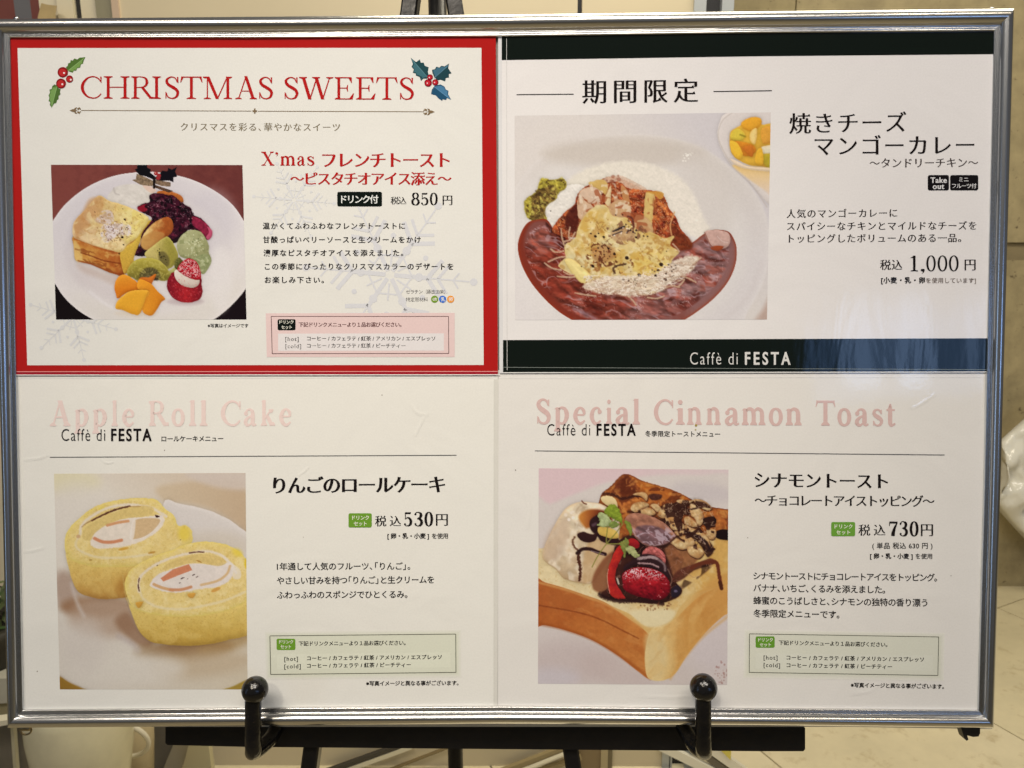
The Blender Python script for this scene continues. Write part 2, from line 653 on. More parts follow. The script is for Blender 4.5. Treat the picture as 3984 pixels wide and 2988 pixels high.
# roman letters with serifs, drawn stroke by stroke (cap height = 1)
def serif_glyph(c, T, t):
    G = []

    def V(x, y0, y1, w): G.append([(x - w / 2, y0), (x + w / 2, y0), (x + w / 2, y1), (x - w / 2, y1)])

    def H(y, x0, x1, w): G.append([(x0, y - w / 2), (x1, y - w / 2), (x1, y + w / 2), (x0, y + w / 2)])

    def D(x0, y0, x1, y1, w): G.append([(x0 - w / 2, y0), (x0 + w / 2, y0), (x1 + w / 2, y1), (x1 - w / 2, y1)])

    def F(x, y, hw, up=1, w=None):
        w = T if w is None else w
        G.append([(x - hw, y), (x + hw, y), (x + hw, y + up * t * .75), (x + w / 2, y + up * t * 1.9), (x - w / 2, y + up * t * 1.9), (x - hw, y + up * t * .75)])

    def O(x, y, r, n=10): G.append([(x + r * math.cos(2 * math.pi * k / n), y + r * math.sin(2 * math.pi * k / n)) for k in range(n)])

    def tri(*p): G.append(list(p))

    def C(P, closed=False):
        n = len(P)
        Q = []
        rng = range(n) if closed else range(n - 1)
        for i in rng:
            g = lambda k: P[k % n] if closed else P[max(0, min(n - 1, k))]
            a, b, c_, d = g(i - 1), g(i), g(i + 1), g(i + 2)
            for j in range(4):
                u = j / 4
                Q.append(tuple(0.5 * ((2 * b[k]) + (-a[k] + c_[k]) * u + (2 * a[k] - 5 * b[k] + 4 * c_[k] - d[k]) * u * u + (-a[k] + 3 * b[k] - 3 * c_[k] + d[k]) * u ** 3) for k in range(3)))
        if not closed: Q.append(P[-1])
        m = len(Q)
        L, Rr = [], []
        for i in range(m):
            a = Q[(i - 1) % m] if closed else Q[max(0, i - 1)]
            b = Q[(i + 1) % m] if closed else Q[min(m - 1, i + 1)]
            dx, dy = b[0] - a[0], b[1] - a[1]
            l = math.hypot(dx, dy) + 1e-9
            h = max(Q[i][2], 0.01) / 2
            L.append((Q[i][0] - dy / l * h, Q[i][1] + dx / l * h))
            Rr.append((Q[i][0] + dy / l * h, Q[i][1] - dx / l * h))
        for i in range(m if closed else m - 1):
            k = (i + 1) % m
            G.append([L[i], L[k], Rr[k], Rr[i]])

    u = t * 1.25
    if c == 'C':
        C([(.86, .76, t), (.76, .9, u), (.55, .98, u), (.32, .91, .6 * T), (.15, .71, .95 * T), (.10, .5, T * 1.05), (.15, .29, .95 * T), (.32, .09, .6 * T), (.56, .02, u), (.75, .08, u), (.88, .22, t)])
        tri((.84, .98), (.87, .70), (.90, .70), (.90, .98)) if T < .14 else tri((.83, .98), (.86, .66), (.91, .66), (.91, .98))
    elif c == 'H':
        for x in (.22, .92): V(x, 0, 1, T); F(x, 0, .19); F(x, 1, .19, -1)
        H(.51, .22, .92, t)
    elif c == 'R':
        V(.2, 0, 1, T); F(.2, 0, .18); F(.18, 1, .16, -1)
        C([(.2, .975, t), (.45, .975, t), (.64, .91, .7 * T), (.70, .745, T), (.64, .58, .7 * T), (.45, .51, t), (.2, .51, t)])
        D(.89, 0, .50, .51, T * 1.2); F(.92, 0, .12, 1, T * 1.2)
    elif c == 'I':
        V(.2, 0, 1, T); F(.2, 0, .18); F(.2, 1, .18, -1)
    elif c in 'Ss':
        k = 1 if c == 'S' else .66
        kx = 1 if c == 'S' else .78
        P = [(.52, .74, t), (.45, .91, u), (.29, .98, u), (.14, .9, .7 * T), (.10, .77, .9 * T), (.18, .63, T), (.34, .52, T * 1.1), (.49, .40, T), (.54, .25, .9 * T), (.47, .08, .7 * T), (.31, .02, u), (.15, .09, u), (.08, .28, t)]
        C([(x * kx, y * k, w_ * (1 if c == 'S' else .85)) for x, y, w_ in P])
        tri((.50 * kx, .98 * k), (.535 * kx, .70 * k), (.56 * kx, .70 * k), (.56 * kx, .98 * k))
        tri((.05 * kx, .02 * k), (.09 * kx, .02 * k), (.08 * kx, .31 * k), (.05 * kx, .31 * k))
    elif c == 'T':
        V(.5, 0, 1, T); F(.5, 0, .2); H(1 - t * .6, .07, .93, t * 1.2)
        tri((.03, .74), (.06, .74), (.17, .96), (.08, 1.02)); tri((.97, .74), (.92, 1.02), (.83, .96), (.94, .74))
    elif c == 'M':
        V(.22, 0, 1, u); V(1.12, 0, 1, T); D(.66, 0, .24, 1, T * 1.15); D(.66, 0, 1.10, 1, u)
        F(.22, 0, .16, 1, u); F(1.12, 0, .19); F(.16, 1, .14, -1, T); F(1.17, 1, .14, -1, T)
    elif c == 'A':
        D(.17, 0, .54, 1.03, u); D(.89, 0, .52, 1.03, T * 1.25); H(.36, .30, .76, t)
        F(.17, 0, .16, 1, u); F(.89, 0, .18)
    elif c == 'W':
        D(.44, 0, .16, 1, T * 1.15); D(.44, 0, .74, 1, u); D(.98, 0, .70, 1, T * 1.15); D(.98, 0, 1.28, 1, u)
        F(.15, 1, .17, -1); F(.70, 1, .17, -1); F(1.28, 1, .15, -1, u)
    elif c == 'E':
        V(.2, 0, 1, T); F(.16, 0, .14); F(.16, 1, .14, -1)
        H(1 - t * .6, .2, .74, t * 1.2); tri((.62, .97), (.76, 1.0), (.77, .74), (.74, .74))
        H(.51, .2, .58, t); tri((.52, .5), (.58, .66), (.60, .66), (.60, .35), (.58, .35))
        H(t * .6, .2, .80, t * 1.2); tri((.64, .03), (.80, .0), (.86, .28), (.83, .28))
    elif c == 'X':
        D(.82, 0, .2, 1, T * 1.25); D(.2, 0, .8, 1, u)
        F(.84, 0, .18); F(.18, 1, .18, -1); F(.18, 0, .16, 1, u); F(.82, 1, .16, -1, u)
    elif c == 'p':
        V(.17, -.3, .66, T); F(.17, -.3, .16); tri((.01, .60), (.17, .57), (.17, .68))
        C([(.17, .52, t), (.3, .65, u), (.47, .61, .75 * T), (.555, .45, T), (.56, .30, T), (.49, .11, .8 * T), (.35, .015, u), (.17, .1, t)])
    elif c == 'l':
        V(.17, 0, 1.03, T); F(.17, 0, .17); tri((.01, .97), (.17, .93), (.17, 1.03))
    elif c == 'e':
        H(.37, .12, .5, t); C([(.50, .37, u), (.48, .54, .75 * T), (.33, .655, u), (.17, .56, .8 * T), (.1, .34, T), (.17, .12, .85 * T), (.34, .02, u * 1.3), (.53, .15, t)])
    elif c == 'o':
        C([(.34, .655, u), (.51, .57, .8 * T), (.58, .335, T), (.51, .10, .8 * T), (.34, .015, u), (.17, .10, .8 * T), (.1, .335, T), (.17, .57, .8 * T)], True)
    elif c == 'a':
        C([(.13, .49, u), (.19, .61, u), (.32, .655, u), (.44, .58, .8 * T), (.465, .44, T), (.465, .12, T), (.53, .02, u), (.63, .07, t)])
        O(.14, .49, T * .5); C([(.45, .40, t), (.26, .33, u * 1.2), (.12, .18, .9 * T), (.17, .05, .8 * T), (.29, .025, u), (.45, .15, t)])
    elif c == 'k':
        V(.17, 0, 1.03, T); F(.17, 0, .17); tri((.01, .97), (.17, .93), (.17, 1.03))
        D(.17, .25, .56, .64, u * 1.2); D(.62, 0, .32, .42, T * 1.2); F(.63, 0, .15); F(.56, .66, .13, -1, u)
    elif c == 'c':
        C([(.48, .5, u), (.43, .61, u), (.32, .655, u), (.17, .56, .8 * T), (.1, .33, T), (.17, .11, .85 * T), (.33, .015, u * 1.3), (.51, .15, t)]); O(.46, .50, T * .5)
    elif c == 'i':
        V(.17, 0, .66, T); F(.17, 0, .17); tri((.01, .60), (.17, .56), (.17, .68)); O(.165, .90, .095)
    elif c in 'nm':
        V(.17, 0, .66, T); F(.17, 0, .16); tri((.01, .60), (.17, .57), (.17, .68))
        for x in ((0,) if c == 'n' else (0, .39)):
            C([(.17 + x, .50, t), (.32 + x, .645, u * 1.3), (.47 + x, .62, .8 * T), (.555 + x, .48, T), (.56 + x, .02, T)]); F(.56 + x, 0, .16)
    elif c == 't':
        C([(.2, .88, t), (.2, .66, T * .9), (.2, .14, T), (.28, .02, u * 1.2), (.43, .1, t)]); H(.635, .03, .41, t); tri((.04, .63), (.22, .63), (.22, .88))
    elif c == '8':
        C([(.34, .985, u), (.48, .92, .8 * T), (.53, .76, T * .85), (.47, .60, .7 * T), (.34, .53, u), (.21, .60, .7 * T), (.15, .76, T * .85), (.20, .92, .8 * T)], True)
        C([(.34, .535, u), (.51, .45, .85 * T), (.58, .26, T), (.51, .08, .85 * T), (.34, .015, u), (.17, .08, .85 * T), (.10, .26, T), (.17, .45, .85 * T)], True)
    elif c == '5':
        V(.16, .48, .98, t * 1.2); G.append([(.15, .98), (.55, .98), (.58, 1.0), (.54, .86), (.15, .86)])
        C([(.16, .50, t), (.32, .6, u * 1.3), (.5, .51, .85 * T), (.57, .31, T), (.50, .1, .8 * T), (.3, .015, u), (.15, .06, u)]); O(.14, .14, .075)
    elif c == '0':
        C([(.34, .985, u), (.51, .85, .85 * T), (.58, .5, T), (.51, .15, .85 * T), (.34, .015, u), (.17, .15, .85 * T), (.10, .5, T), (.17, .85, .85 * T)], True)
    elif c == '1':
        V(.3, 0, .99, T); F(.3, 0, .2); tri((.08, .84), (.3, .86), (.3, 1.0), (.26, .96))
    elif c == '3':
        C([(.13, .86, u), (.2, .96, u), (.33, .985, u), (.49, .9, .8 * T), (.52, .76, T), (.45, .6, .75 * T), (.26, .53, t)])
        C([(.26, .53, t), (.48, .47, .8 * T), (.57, .28, T), (.49, .08, .85 * T), (.3, .015, u), (.14, .07, u)]); O(.14, .15, .075); O(.14, .84, .07)
    elif c == '7':
        H(.92, .08, .6, .13); C([(.585, .93, u), (.42, .55, .75 * T), (.33, .22, T * 1.1), (.31, 0, T * 1.15)]); tri((.06, .68), (.1, .68), (.14, .9), (.08, .98))
    elif c in ",'":
        y = .07 if c == ',' else .88
        O(.1, y, .085); tri((.1, y - .08), (.185, y), (.15, y - .15), (.04, y - .24), (.12, y - .13))
    return G


# ------------------------------------------------------------------ the four printed pictures
def _hash(ix, iy, seed):
    h = (ix.astype(np.int64) * 374761393 + iy.astype(np.int64) * 668265263 + seed * 974634777) & 0xffffffff
    h = ((h ^ (h >> 13)) * 1274126177) & 0xffffffff
    return ((h ^ (h >> 16)) & 0xffff) / 65535.0


def vnoise(X, Y, seed=0):
    ix, iy = np.floor(X), np.floor(Y)
    fx, fy = X - ix, Y - iy
    fx, fy = fx * fx * (3 - 2 * fx), fy * fy * (3 - 2 * fy)
    a, b = _hash(ix, iy, seed), _hash(ix + 1, iy, seed)
    c, d = _hash(ix, iy + 1, seed), _hash(ix + 1, iy + 1, seed)
    return (a * (1 - fx) + b * fx) * (1 - fy) + (c * (1 - fx) + d * fx) * fy


def fbm(X, Y, sc, seed=0, oct=4):
    r, am, tot = 0, 1.0, 0
    for k in range(oct):
        r = r + am * vnoise(X / sc * 2 ** k, Y / sc * 2 ** k, seed + k * 17)
        tot += am
        am *= 0.55
    return r / tot


def spline(P, closed=True, n=5):
    P = [np.array(p, float) for p in P]
    m = len(P)
    out = []
    for i in range(m if closed else m - 1):
        g = (lambda k: P[k % m]) if closed else (lambda k: P[max(0, min(m - 1, k))])
        a, b, c, d = g(i - 1), g(i), g(i + 1), g(i + 2)
        for j in range(n):
            u = j / n
            out.append(0.5 * ((2 * b) + (-a + c) * u + (2 * a - 5 * b + 4 * c - d) * u * u + (-a + 3 * b - 3 * c + d) * u ** 3))
    if not closed: out.append(P[-1])
    return np.array(out)


class Paint:
    """a printed picture: painted in the picture's own coordinates, kept as ink colours on a fine mesh"""

    def __init__(s, quad, org, k, res):
        # quad: picture corners in the photograph; org,k: picture coordinates -> photograph
        s.org, s.k = org, k
        (tl, tr, br, bl) = [np.array(q, float) for q in quad]
        wpx, hpx = np.hypot(*(tr - tl)), np.hypot(*(bl - tl))
        s.nx, s.ny = int(wpx / res), int(hpx / res)
        u, v = np.meshgrid(np.linspace(0, 1, s.nx), np.linspace(0, 1, s.ny))
        u, v = u[..., None], v[..., None]
        PX = (tl * (1 - u) + tr * u) * (1 - v) + (bl * (1 - u) + br * u) * v
        s.PX = PX
        s.X = (PX[..., 0] - org[0]) / k
        s.Y = (PX[..., 1] - org[1]) / k
        s.px = res / k                       # one mesh cell in picture units
        s.I = np.zeros((s.ny, s.nx, 3))

    def col(s, c, sl=None):
        if callable(c):
            X, Y = (s.X, s.Y) if sl is None else (s.X[sl], s.Y[sl])
            return c(X, Y)
        return np.array(c, float)[None, None, :]

    def fill(s, c): s.I[:] = s.col(c)

    def _box(s, P, pad):
        x0, y0 = P.min(0) - pad
        x1, y1 = P.max(0) + pad
        m = (s.X >= x0) & (s.X <= x1) & (s.Y >= y0) & (s.Y <= y1)
        if not m.any(): return None
        r, c = np.where(m.any(1))[0], np.where(m.any(0))[0]
        return (slice(r[0], r[-1] + 1), slice(c[0], c[-1] + 1))

    def sd(s, P, sl, closed=True):
        X, Y = s.X[sl], s.Y[sl]
        D = np.full(X.shape, 1e9)
        ins = np.zeros(X.shape, bool)
        n = len(P)
        for i in range(n if closed else n - 1):
            ax, ay = P[i]
            bx, by = P[(i + 1) % n]
            dx, dy = bx - ax, by - ay
            L = dx * dx + dy * dy + 1e-12
            t = np.clip(((X - ax) * dx + (Y - ay) * dy) / L, 0, 1)
            D = np.minimum(D, (X - ax - t * dx) ** 2 + (Y - ay - t * dy) ** 2)
            if closed and dy != 0:
                cr = ((ay > Y) != (by > Y)) & (X < dx * (Y - ay) / dy + ax)
                ins ^= cr
        D = np.sqrt(D)
        return np.where(ins, D, -D) if closed else D

    def shape(s, P, c, soft=4, a=1.0, smooth=True, tex=0.0, tsc=12, rim=None, bev=None, rough=0.0, rsc=14, seed=1, fade=None, clip=None, vol=None):
        """filled outline. rim=(colour, width, amount); bev=(width, amount, angle); rough: uneven edge"""
        P = spline(P) if smooth else np.array(P, float)
        size = float(min(np.ptp(P[:, 0]), np.ptp(P[:, 1])))
        if vol is None: vol = 0.45 if (soft <= 12 and a >= .9 and 30 < size < 640 and smooth) else 0.0
        sl = s._box(P, soft * 2 + rough * 2 + 2 + (26 if vol else 0))
        if sl is None: return
        X, Y = s.X[sl], s.Y[sl]
        d = s.sd(P, sl)
        if vol and not rough: rough, rsc = 3.0, 34
        if rough: d = d + (fbm(X, Y, rsc, seed, 3) - 0.5) * 2 * rough
        m = np.clip(d / max(soft, s.px * .7) + 0.5, 0, 1)
        m = m * m * (3 - 2 * m) * a
        if fade is not None: m = m * np.clip(fade(X, Y), 0, 1)
        if clip is not None: m = m * (s.sd(spline(clip), sl) > 0)
        C = np.broadcast_to(s.col(c, sl), X.shape + (3,)).copy()
        if tex: C = C * (1 + (fbm(X, Y, tsc, seed + 5) - 0.5) * 2 * tex)[..., None]
        if rim is not None:
            k = np.exp(-np.clip(d, 0, None) / rim[1]) * rim[2]
            C = C * (1 - k[..., None]) + np.array(rim[0], float) * k[..., None]
        if vol:
            wv = min(46.0, size * .33)
            hh = np.clip(d / wv, 0, 1)
            gy, gx = np.gradient(np.sqrt(np.clip(1 - (1 - hh) ** 2, 0, 1)) * wv / s.px)
            lit = np.clip(-(gx * .35 + gy * -.94) * -1, -1, 1)
            lit = np.clip(gx * .35 + gy * .94, -1, 1)
            C = C * (1 + .13 * vol * lit * np.where(lit < 0, 1.7, .8))[..., None]
            ao = np.exp(-np.clip(-d, 0, None) / 10) * .30 * vol * a
            if fade is not None: ao = ao * np.clip(fade(X, Y), 0, 1)
            s.I[sl] = s.I[sl] * (1 - ao[..., None] * (1 - m[..., None]))
        if bev is not None:
            h = np.clip(d / bev[0], 0, 1)
            gy, gx = np.gradient(np.sqrt(1 - (1 - h) ** 2) * bev[0] / s.px)
            sh = (gx * math.cos(bev[2]) + gy * math.sin(bev[2]))
            C = C + (np.clip(sh, -1.5, 1.5) * bev[1])[..., None]
        s.I[sl] = s.I[sl] * (1 - m[..., None]) + C * m[..., None]

    def line(s, P, w_, c, soft=3, a=1.0, taper=0.0, smooth=True, clip=None, rough=0.0, seed=3):
        P = spline(P, False) if smooth and len(P) > 2 else np.array(P, float)
        sl = s._box(P, w_ + soft * 2 + rough)
        if sl is None: return
        X, Y = s.X[sl], s.Y[sl]
        d = s.sd(P, sl, False)
        if rough: d = d + (fbm(X, Y, 10, seed, 3) - 0.5) * 2 * rough
        m = np.clip((w_ / 2 - d) / max(soft, s.px * .7) + 0.5, 0, 1) * a
        if clip is not None: m = m * (s.sd(spline(clip), sl) > 0)
        s.I[sl] = s.I[sl] * (1 - m[..., None]) + s.col(c, sl) * m[..., None]

    def ell(s, cx, cy, rx, ry, c, rot=0, **kw):
        t = np.linspace(0, 2 * math.pi, 22, endpoint=False)
        x, y = rx * np.cos(t), ry * np.sin(t)
        s.shape([(cx + a_ * math.cos(rot) - b_ * math.sin(rot), cy + a_ * math.sin(rot) + b_ * math.cos(rot)) for a_, b_ in zip(x, y)], c, smooth=False, **kw)

    def dots(s, n, reg, r0, r1, c, a=1.0, seed=1, soft=3, elong=1.0):
        rg = random.Random(seed)
        reg = spline(reg)
        x0, y0 = reg.min(0)
        x1, y1 = reg.max(0)
        k = 0
        while k < n:
            x, y = rg.uniform(x0, x1), rg.uniform(y0, y1)
            ins = False
            for i in range(len(reg)):
                (ax, ay), (bx, by) = reg[i], reg[(i + 1) % len(reg)]
                if (ay > y) != (by > y) and x < (bx - ax) * (y - ay) / (by - ay) + ax: ins = not ins
            k += 1 if ins else .02
            if not ins: continue
            r = rg.uniform(r0, r1)
            cc = c[rg.randrange(len(c))] if isinstance(c, list) else c
            s.ell(x, y, r * rg.uniform(1, elong), r, cc, rot=rg.uniform(0, 3.1), soft=soft, a=a * rg.uniform(.6, 1))

    def grain(s, am, sc, seed, reg=None):
        s.I *= (1 + (fbm(s.X, s.Y, sc, seed, 3) - 0.5) * 2 * am)[..., None]

    def relief(s, reg, sc, am, ang, seed, hi=(255, 240, 230), hia=0.0, thr=.25, soft=10, stretch=1.0, rot=0.0, fade=None):
        """lit unevenness inside an outline"""
        P = spline(reg)
        sl = s._box(P, soft)
        if sl is None: return
        X, Y = s.X[sl], s.Y[sl]
        m = np.clip(s.sd(P, sl) / soft, 0, 1)
        if fade is not None: m = m * np.clip(fade(X, Y), 0, 1)
        u = (X * math.cos(rot) + Y * math.sin(rot)) / stretch
        v = -X * math.sin(rot) + Y * math.cos(rot)
        h = fbm(u + (fbm(X, Y, sc * 1.7, seed + 9, 2) - .5) * sc, v, sc, seed, 2) * sc / s.px
        gy, gx = np.gradient(h)
        sh = gx * math.cos(ang) + gy * math.sin(ang)
        sh = np.tanh(sh * .75)
        C = s.I[sl] * (1 + (sh * am * .55)[..., None])
        if hia:
            k = np.clip((sh - thr - .22) / .4, 0, 1) * hia * .8
            C = C * (1 - k[..., None]) + np.array(hi, float) * k[..., None]
        s.I[sl] = s.I[sl] * (1 - m[..., None]) + C * m[..., None]

    def mottle(s, reg, c, sc, thr=.55, w=.08, a=.6, seed=1, stretch=1.0, rot=0.0, ridge=False, fade=None, soft=12, oct=3):
        """irregular blotches (or thin wet streaks, with ridge) inside an outline"""
        P = spline(reg)
        sl = s._box(P, soft)
        if sl is None: return
        X, Y = s.X[sl], s.Y[sl]
        m = np.clip(s.sd(P, sl) / soft, 0, 1)
        if fade is not None: m = m * np.clip(fade(X, Y), 0, 1)
        u = (X * math.cos(rot) + Y * math.sin(rot)) / stretch
        v = -X * math.sin(rot) + Y * math.cos(rot)
        wx = (fbm(X, Y, sc * 1.5, seed + 31, 2) - .5) * sc * 1.3
        wy = (fbm(X, Y, sc * 1.5, seed + 47, 2) - .5) * sc * 1.3
        n = fbm(u + wx, v + wy, sc, seed, oct)
        if ridge: n = 1 - np.abs(2 * n - 1)
        k = np.clip((n - thr) / w, 0, 1)
        m = m * k * k * (3 - 2 * k) * a
        s.I[sl] = s.I[sl] * (1 - m[..., None]) + s.col(c, sl) * m[..., None]

    def build(s, sheet, lvl, label):
        P = s.PX.reshape(-1, 2)
        V = sheet.pts(P, lvl)
        idx = np.arange(s.nx * s.ny).reshape(s.ny, s.nx)
        F = np.stack([idx[:-1, :-1], idx[1:, :-1], idx[1:, 1:], idx[:-1, 1:]], -1).reshape(-1, 4)
        me = bpy.data.meshes.new("picture_print")
        me.vertices.add(len(V))
        me.vertices.foreach_set('co', V.astype(np.float32).ravel())
        me.loops.add(F.size)
        me.loops.foreach_set('vertex_index', F.astype(np.int32).ravel())
        me.polygons.add(len(F))
        me.polygons.foreach_set('loop_start', np.arange(0, F.size, 4, dtype=np.int32))
        me.polygons.foreach_set('loop_total', np.full(len(F), 4, dtype=np.int32))
        me.update(calc_edges=True)
        g_ = s.I.mean(-1, keepdims=True)
        c = np.clip((g_ + (s.I - g_) * .86) * np.array([.985, .95, .905]), 6, 250) / 255.0
        c = np.clip(c + .018 * np.sin(2 * np.pi * (c / .84 - .5)) * (c < .84), .02, 1)
        lin = np.where(c <= 0.04045, c / 12.92, ((c + 0.055) / 1.055) ** 2.4)
        ref = np.array([PALB[i] / s2l(PAPER[i]) for i in range(3)])
        lin = np.clip(lin * ref - GLARE, 0.002, 0.92).reshape(-1, 3)
        at = me.attributes.new('ink', 'FLOAT_COLOR', 'POINT')
        at.data.foreach_set('color', np.concatenate([lin, np.ones((len(lin), 1))], 1).astype(np.float32).ravel())
        me.materials.append(picture_mat(sheet.strong))
        o = bpy.data.objects.new("picture_print", me)
        COL.objects.link(o)
        o.parent = sheet.o
        o['label'] = label
        return o


def lerp2(c0, c1, f):
    """colour blend steered by a field f(X, Y) in 0..1"""
    c0, c1 = np.array(c0, float), np.array(c1, float)

    def g(X, Y):
        t = np.clip(f(X, Y), 0, 1)[..., None]
        return c0 * (1 - t) + c1 * t
    return g


def grad3(stops, ax, ay):
    """colour ramp along a direction: stops = [(value, colour), ...]"""
    vs = [v for v, _ in stops]
    cs = np.array([c for _, c in stops], float)

    def g(X, Y):
        t = X * ax + Y * ay
        return np.stack([np.interp(t, vs, cs[:, i]) for i in range(3)], -1)
    return g


def paint_toast(quad):
    p = Paint(quad, (190, 630), 780 / 2054, 2.3)
    p.fill(lerp2((124, 66, 60), (104, 52, 50), lambda X, Y: (X - 200) / 1800 + (fbm(X, Y, 60, 3) - .5)))
    p.shape([(0, 1150), (600, 1150), (600, 1700), (0, 1700)], (24, 17, 18), 3, smooth=False, vol=0)
    p.shape([(1500, 1150), (2100, 1150), (2100, 1700), (1500, 1700)], (28, 18, 22), 3, smooth=False)
    plate = [(-30, 720), (40, 605), (150, 455), (300, 320), (480, 212), (700, 135), (950, 103), (1150, 110), (1400, 160), (1600, 240), (1780, 350), (1900, 460), (1995, 600), (2070, 740), (2110, 920), (2090, 1130), (2015, 1300),
             (1900, 1440), (1780, 1550), (1680, 1618), (1450, 1720), (1000, 1760), (640, 1700), (450, 1612), (300, 1520), (160, 1390), (60, 1240), (-30, 1080), (-70, 900)]
    p.shape(plate, grad3([(200, (196, 190, 198)), (800, (203, 197, 203)), (1300, (211, 205, 206)), (1620, (207, 201, 196))], 0.15, 1), 5, rim=((224, 218, 220), 26, .7))
    # well of the plate
    p.ell(1010, 890, 850, 640, (188, 181, 191), soft=90, a=.55)
    p.ell(1060, 960, 820, 620, (209, 203, 203), soft=120, a=.8)
    p.ell(1650, 620, 260, 330, (188, 182, 194), soft=220, a=.5)
    p.ell(330, 1020, 170, 260, (200, 192, 194), soft=160, a=.6)
    p.ell(560, 1300, 330, 80, (196, 186, 190), soft=120, a=.6, rot=.5)
    p.ell(1760, 1200, 120, 340, (216, 211, 212), soft=120, a=.6)
    p.line([(420, 1330), (560, 1440), (720, 1530)], 26, (224, 219, 224), 30, .5)
    p.shape([(300, 1040), (560, 1130), (760, 1180), (700, 1270), (520, 1200), (330, 1120)], (176, 152, 142), 70, .5)
    # whipped cream
    p.shape([(640, 300), (700, 250), (850, 225), (980, 250), (1060, 320), (1040, 400), (960, 450), (800, 440), (640, 420), (600, 360)], (202, 196, 190), 24, tex=.06, tsc=50)
    cream = [(640, 290), (700, 240), (850, 215), (1000, 260), (1050, 340), (1000, 420), (880, 460), (700, 430)]
    p.relief(cream, 60, .12, -1.2, 11, soft=40)
    p.line([(665, 270), (680, 320), (720, 335)], 16, (160, 154, 152), 14, .6)
    p.shape([(960, 235), (1040, 250), (1100, 290), (1060, 320), (1000, 290)], (214, 178, 160), 14, .8)
    # berry sauce and bits behind
    p.shape([(1120, 300), (1240, 300), (1360, 350), (1370, 420), (1240, 400), (1120, 350)], (176, 98, 40), 10, tex=.15)
    sauce = [(905, 465), (960, 430), (1030, 410), (1030, 345), (1100, 320), (1200, 335), (1290, 350), (1340, 400), (1400, 440), (1460, 480), (1480, 540), (1560, 580), (1620, 640), (1660, 700), (1670, 750), (1630, 800), (1560, 760), (1450, 690),
             (1330, 760), (1250, 800), (1180, 780), (1200, 640), (1130, 590), (1080, 620), (1010, 680), (960, 760), (920, 860), (960, 900), (900, 950), (880, 940), (920, 800), (990, 640), (1050, 600), (1040, 560), (960, 520)]
    p.shape([(900, 930), (960, 790), (1010, 650), (1200, 560), (1400, 560), (1420, 700), (1300, 830), (1180, 800), (1100, 880), (1000, 960), (890, 960)], (38, 20, 30), 8, tex=.2)
    p.shape(sauce, (54, 16, 32), 7, tex=.35, tsc=30, rough=6, rsc=30)
    p.mottle(sauce, (22, 8, 18), 46, .48, .16, .85, 111)
    p.mottle(sauce, (98, 30, 52), 40, .58, .12, .6, 112)
    p.relief(sauce, 40, .9, -1.3, 21, soft=10)
    p.mottle(sauce, (176, 140, 156), 30, .90, .07, .6, 113, ridge=True, fade=lambda X, Y: fbm(X, Y, 60, 9) * 2.2 - .8)
    p.shape([(905, 470), (960, 440), (1010, 440), (1000, 500), (940, 510)], (150, 22, 42), 18, .85)
    p.shape([(1470, 560), (1560, 590), (1640, 660), (1665, 740), (1630, 790), (1540, 700), (1470, 640)], (142, 34, 66), 14, .9, tex=.3, tsc=24)
    p.shape([(1620, 660), (1670, 700), (1672, 760), (1632, 800), (1610, 770), (1640, 720)], (186, 78, 110), 8, .9)
    p.shape([(960, 660), (1010, 630), (1050, 600), (1070, 620), (1000, 690), (950, 780)], (86, 20, 46), 10)
    p.dots(34, [(1050, 360), (1300, 370), (1440, 480), (1460, 600), (1200, 580), (1000, 480)], 6, 20, [(30, 8, 20), (24, 8, 18), (70, 20, 40)], .8, 5, soft=7)
    p.dots(30, [(1050, 360), (1300, 370), (1440, 480), (1460, 600), (1200, 580), (1000, 480)], 3, 6, (190, 150, 160), .7, 6)
    # holly pick on top
    p.shape([(900, 120), (1000, 160), (1080, 200), (1060, 250), (940, 235), (850, 185), (890, 178)], (122, 104, 84), 4, smooth=False, tex=.35, tsc=12)
    p.shape([(1080, 180), (1250, 210), (1245, 255), (1150, 245), (1070, 215)], (118, 98, 80), 4, smooth=False, tex=.35, tsc=12)
    p.shape([(1090, 235), (1275, 298), (1230, 315), (1090, 265)], (84, 62, 48), 4, smooth=False, tex=.35, tsc=12)
    p.shape([(905, 10), (1000, 10), (1010, 60), (1045, 75), (1040, 110), (1090, 150), (1080, 185), (1000, 150), (930, 135), (905, 110), (880, 75), (905, 70)], (20, 18, 24), 4, smooth=False)
    p.shape([(1080, 160), (1130, 130), (1160, 90), (1215, 95), (1225, 60), (1260, 80), (1312, 50), (1295, 100), (1316, 150), (1275, 160), (1278, 208), (1230, 190), (1170, 195), (1110, 190)], (22, 18, 26), 4, smooth=False)
    p.line([(1080, 170), (1078, 262)], 26, (30, 22, 20), 5)
    for x, y in ((1098, 118), (1128, 140), (1120, 165)): p.ell(x, y, 22, 20, (152, 44, 48), soft=6)
    p.ell(1092, 112, 6, 5, (220, 130, 120), soft=4)
    # french toast: side, then top
    side = [(248, 760), (262, 900), (270, 1000), (340, 1030), (430, 1050), (520, 1090), (640, 1140), (730, 1158), (790, 1140), (830, 1080), (860, 960), (900, 880), (940, 740), (1010, 600), (960, 560), (700, 700), (400, 760)]
    p.shape(side, (198, 138, 62), 7, tex=.1, tsc=40)
    p.shape([(248, 770), (300, 800), (480, 870), (640, 910), (735, 930), (760, 1150), (640, 1140), (520, 1085), (430, 1045), (340, 1028), (272, 1000), (258, 880)],
            lerp2((206, 150, 72), (158, 78, 28), lambda X, Y: (X - 250) / 420 * .7 + (fbm(X, Y, 50, 8) - .5) * .8 + np.exp(-((Y - 820 - (X - 300) * .25) / 34) ** 2) * .35), 6)
    p.shape([(258, 800), (330, 900), (340, 1020), (272, 1000)], (214, 178, 108), 24, .7)
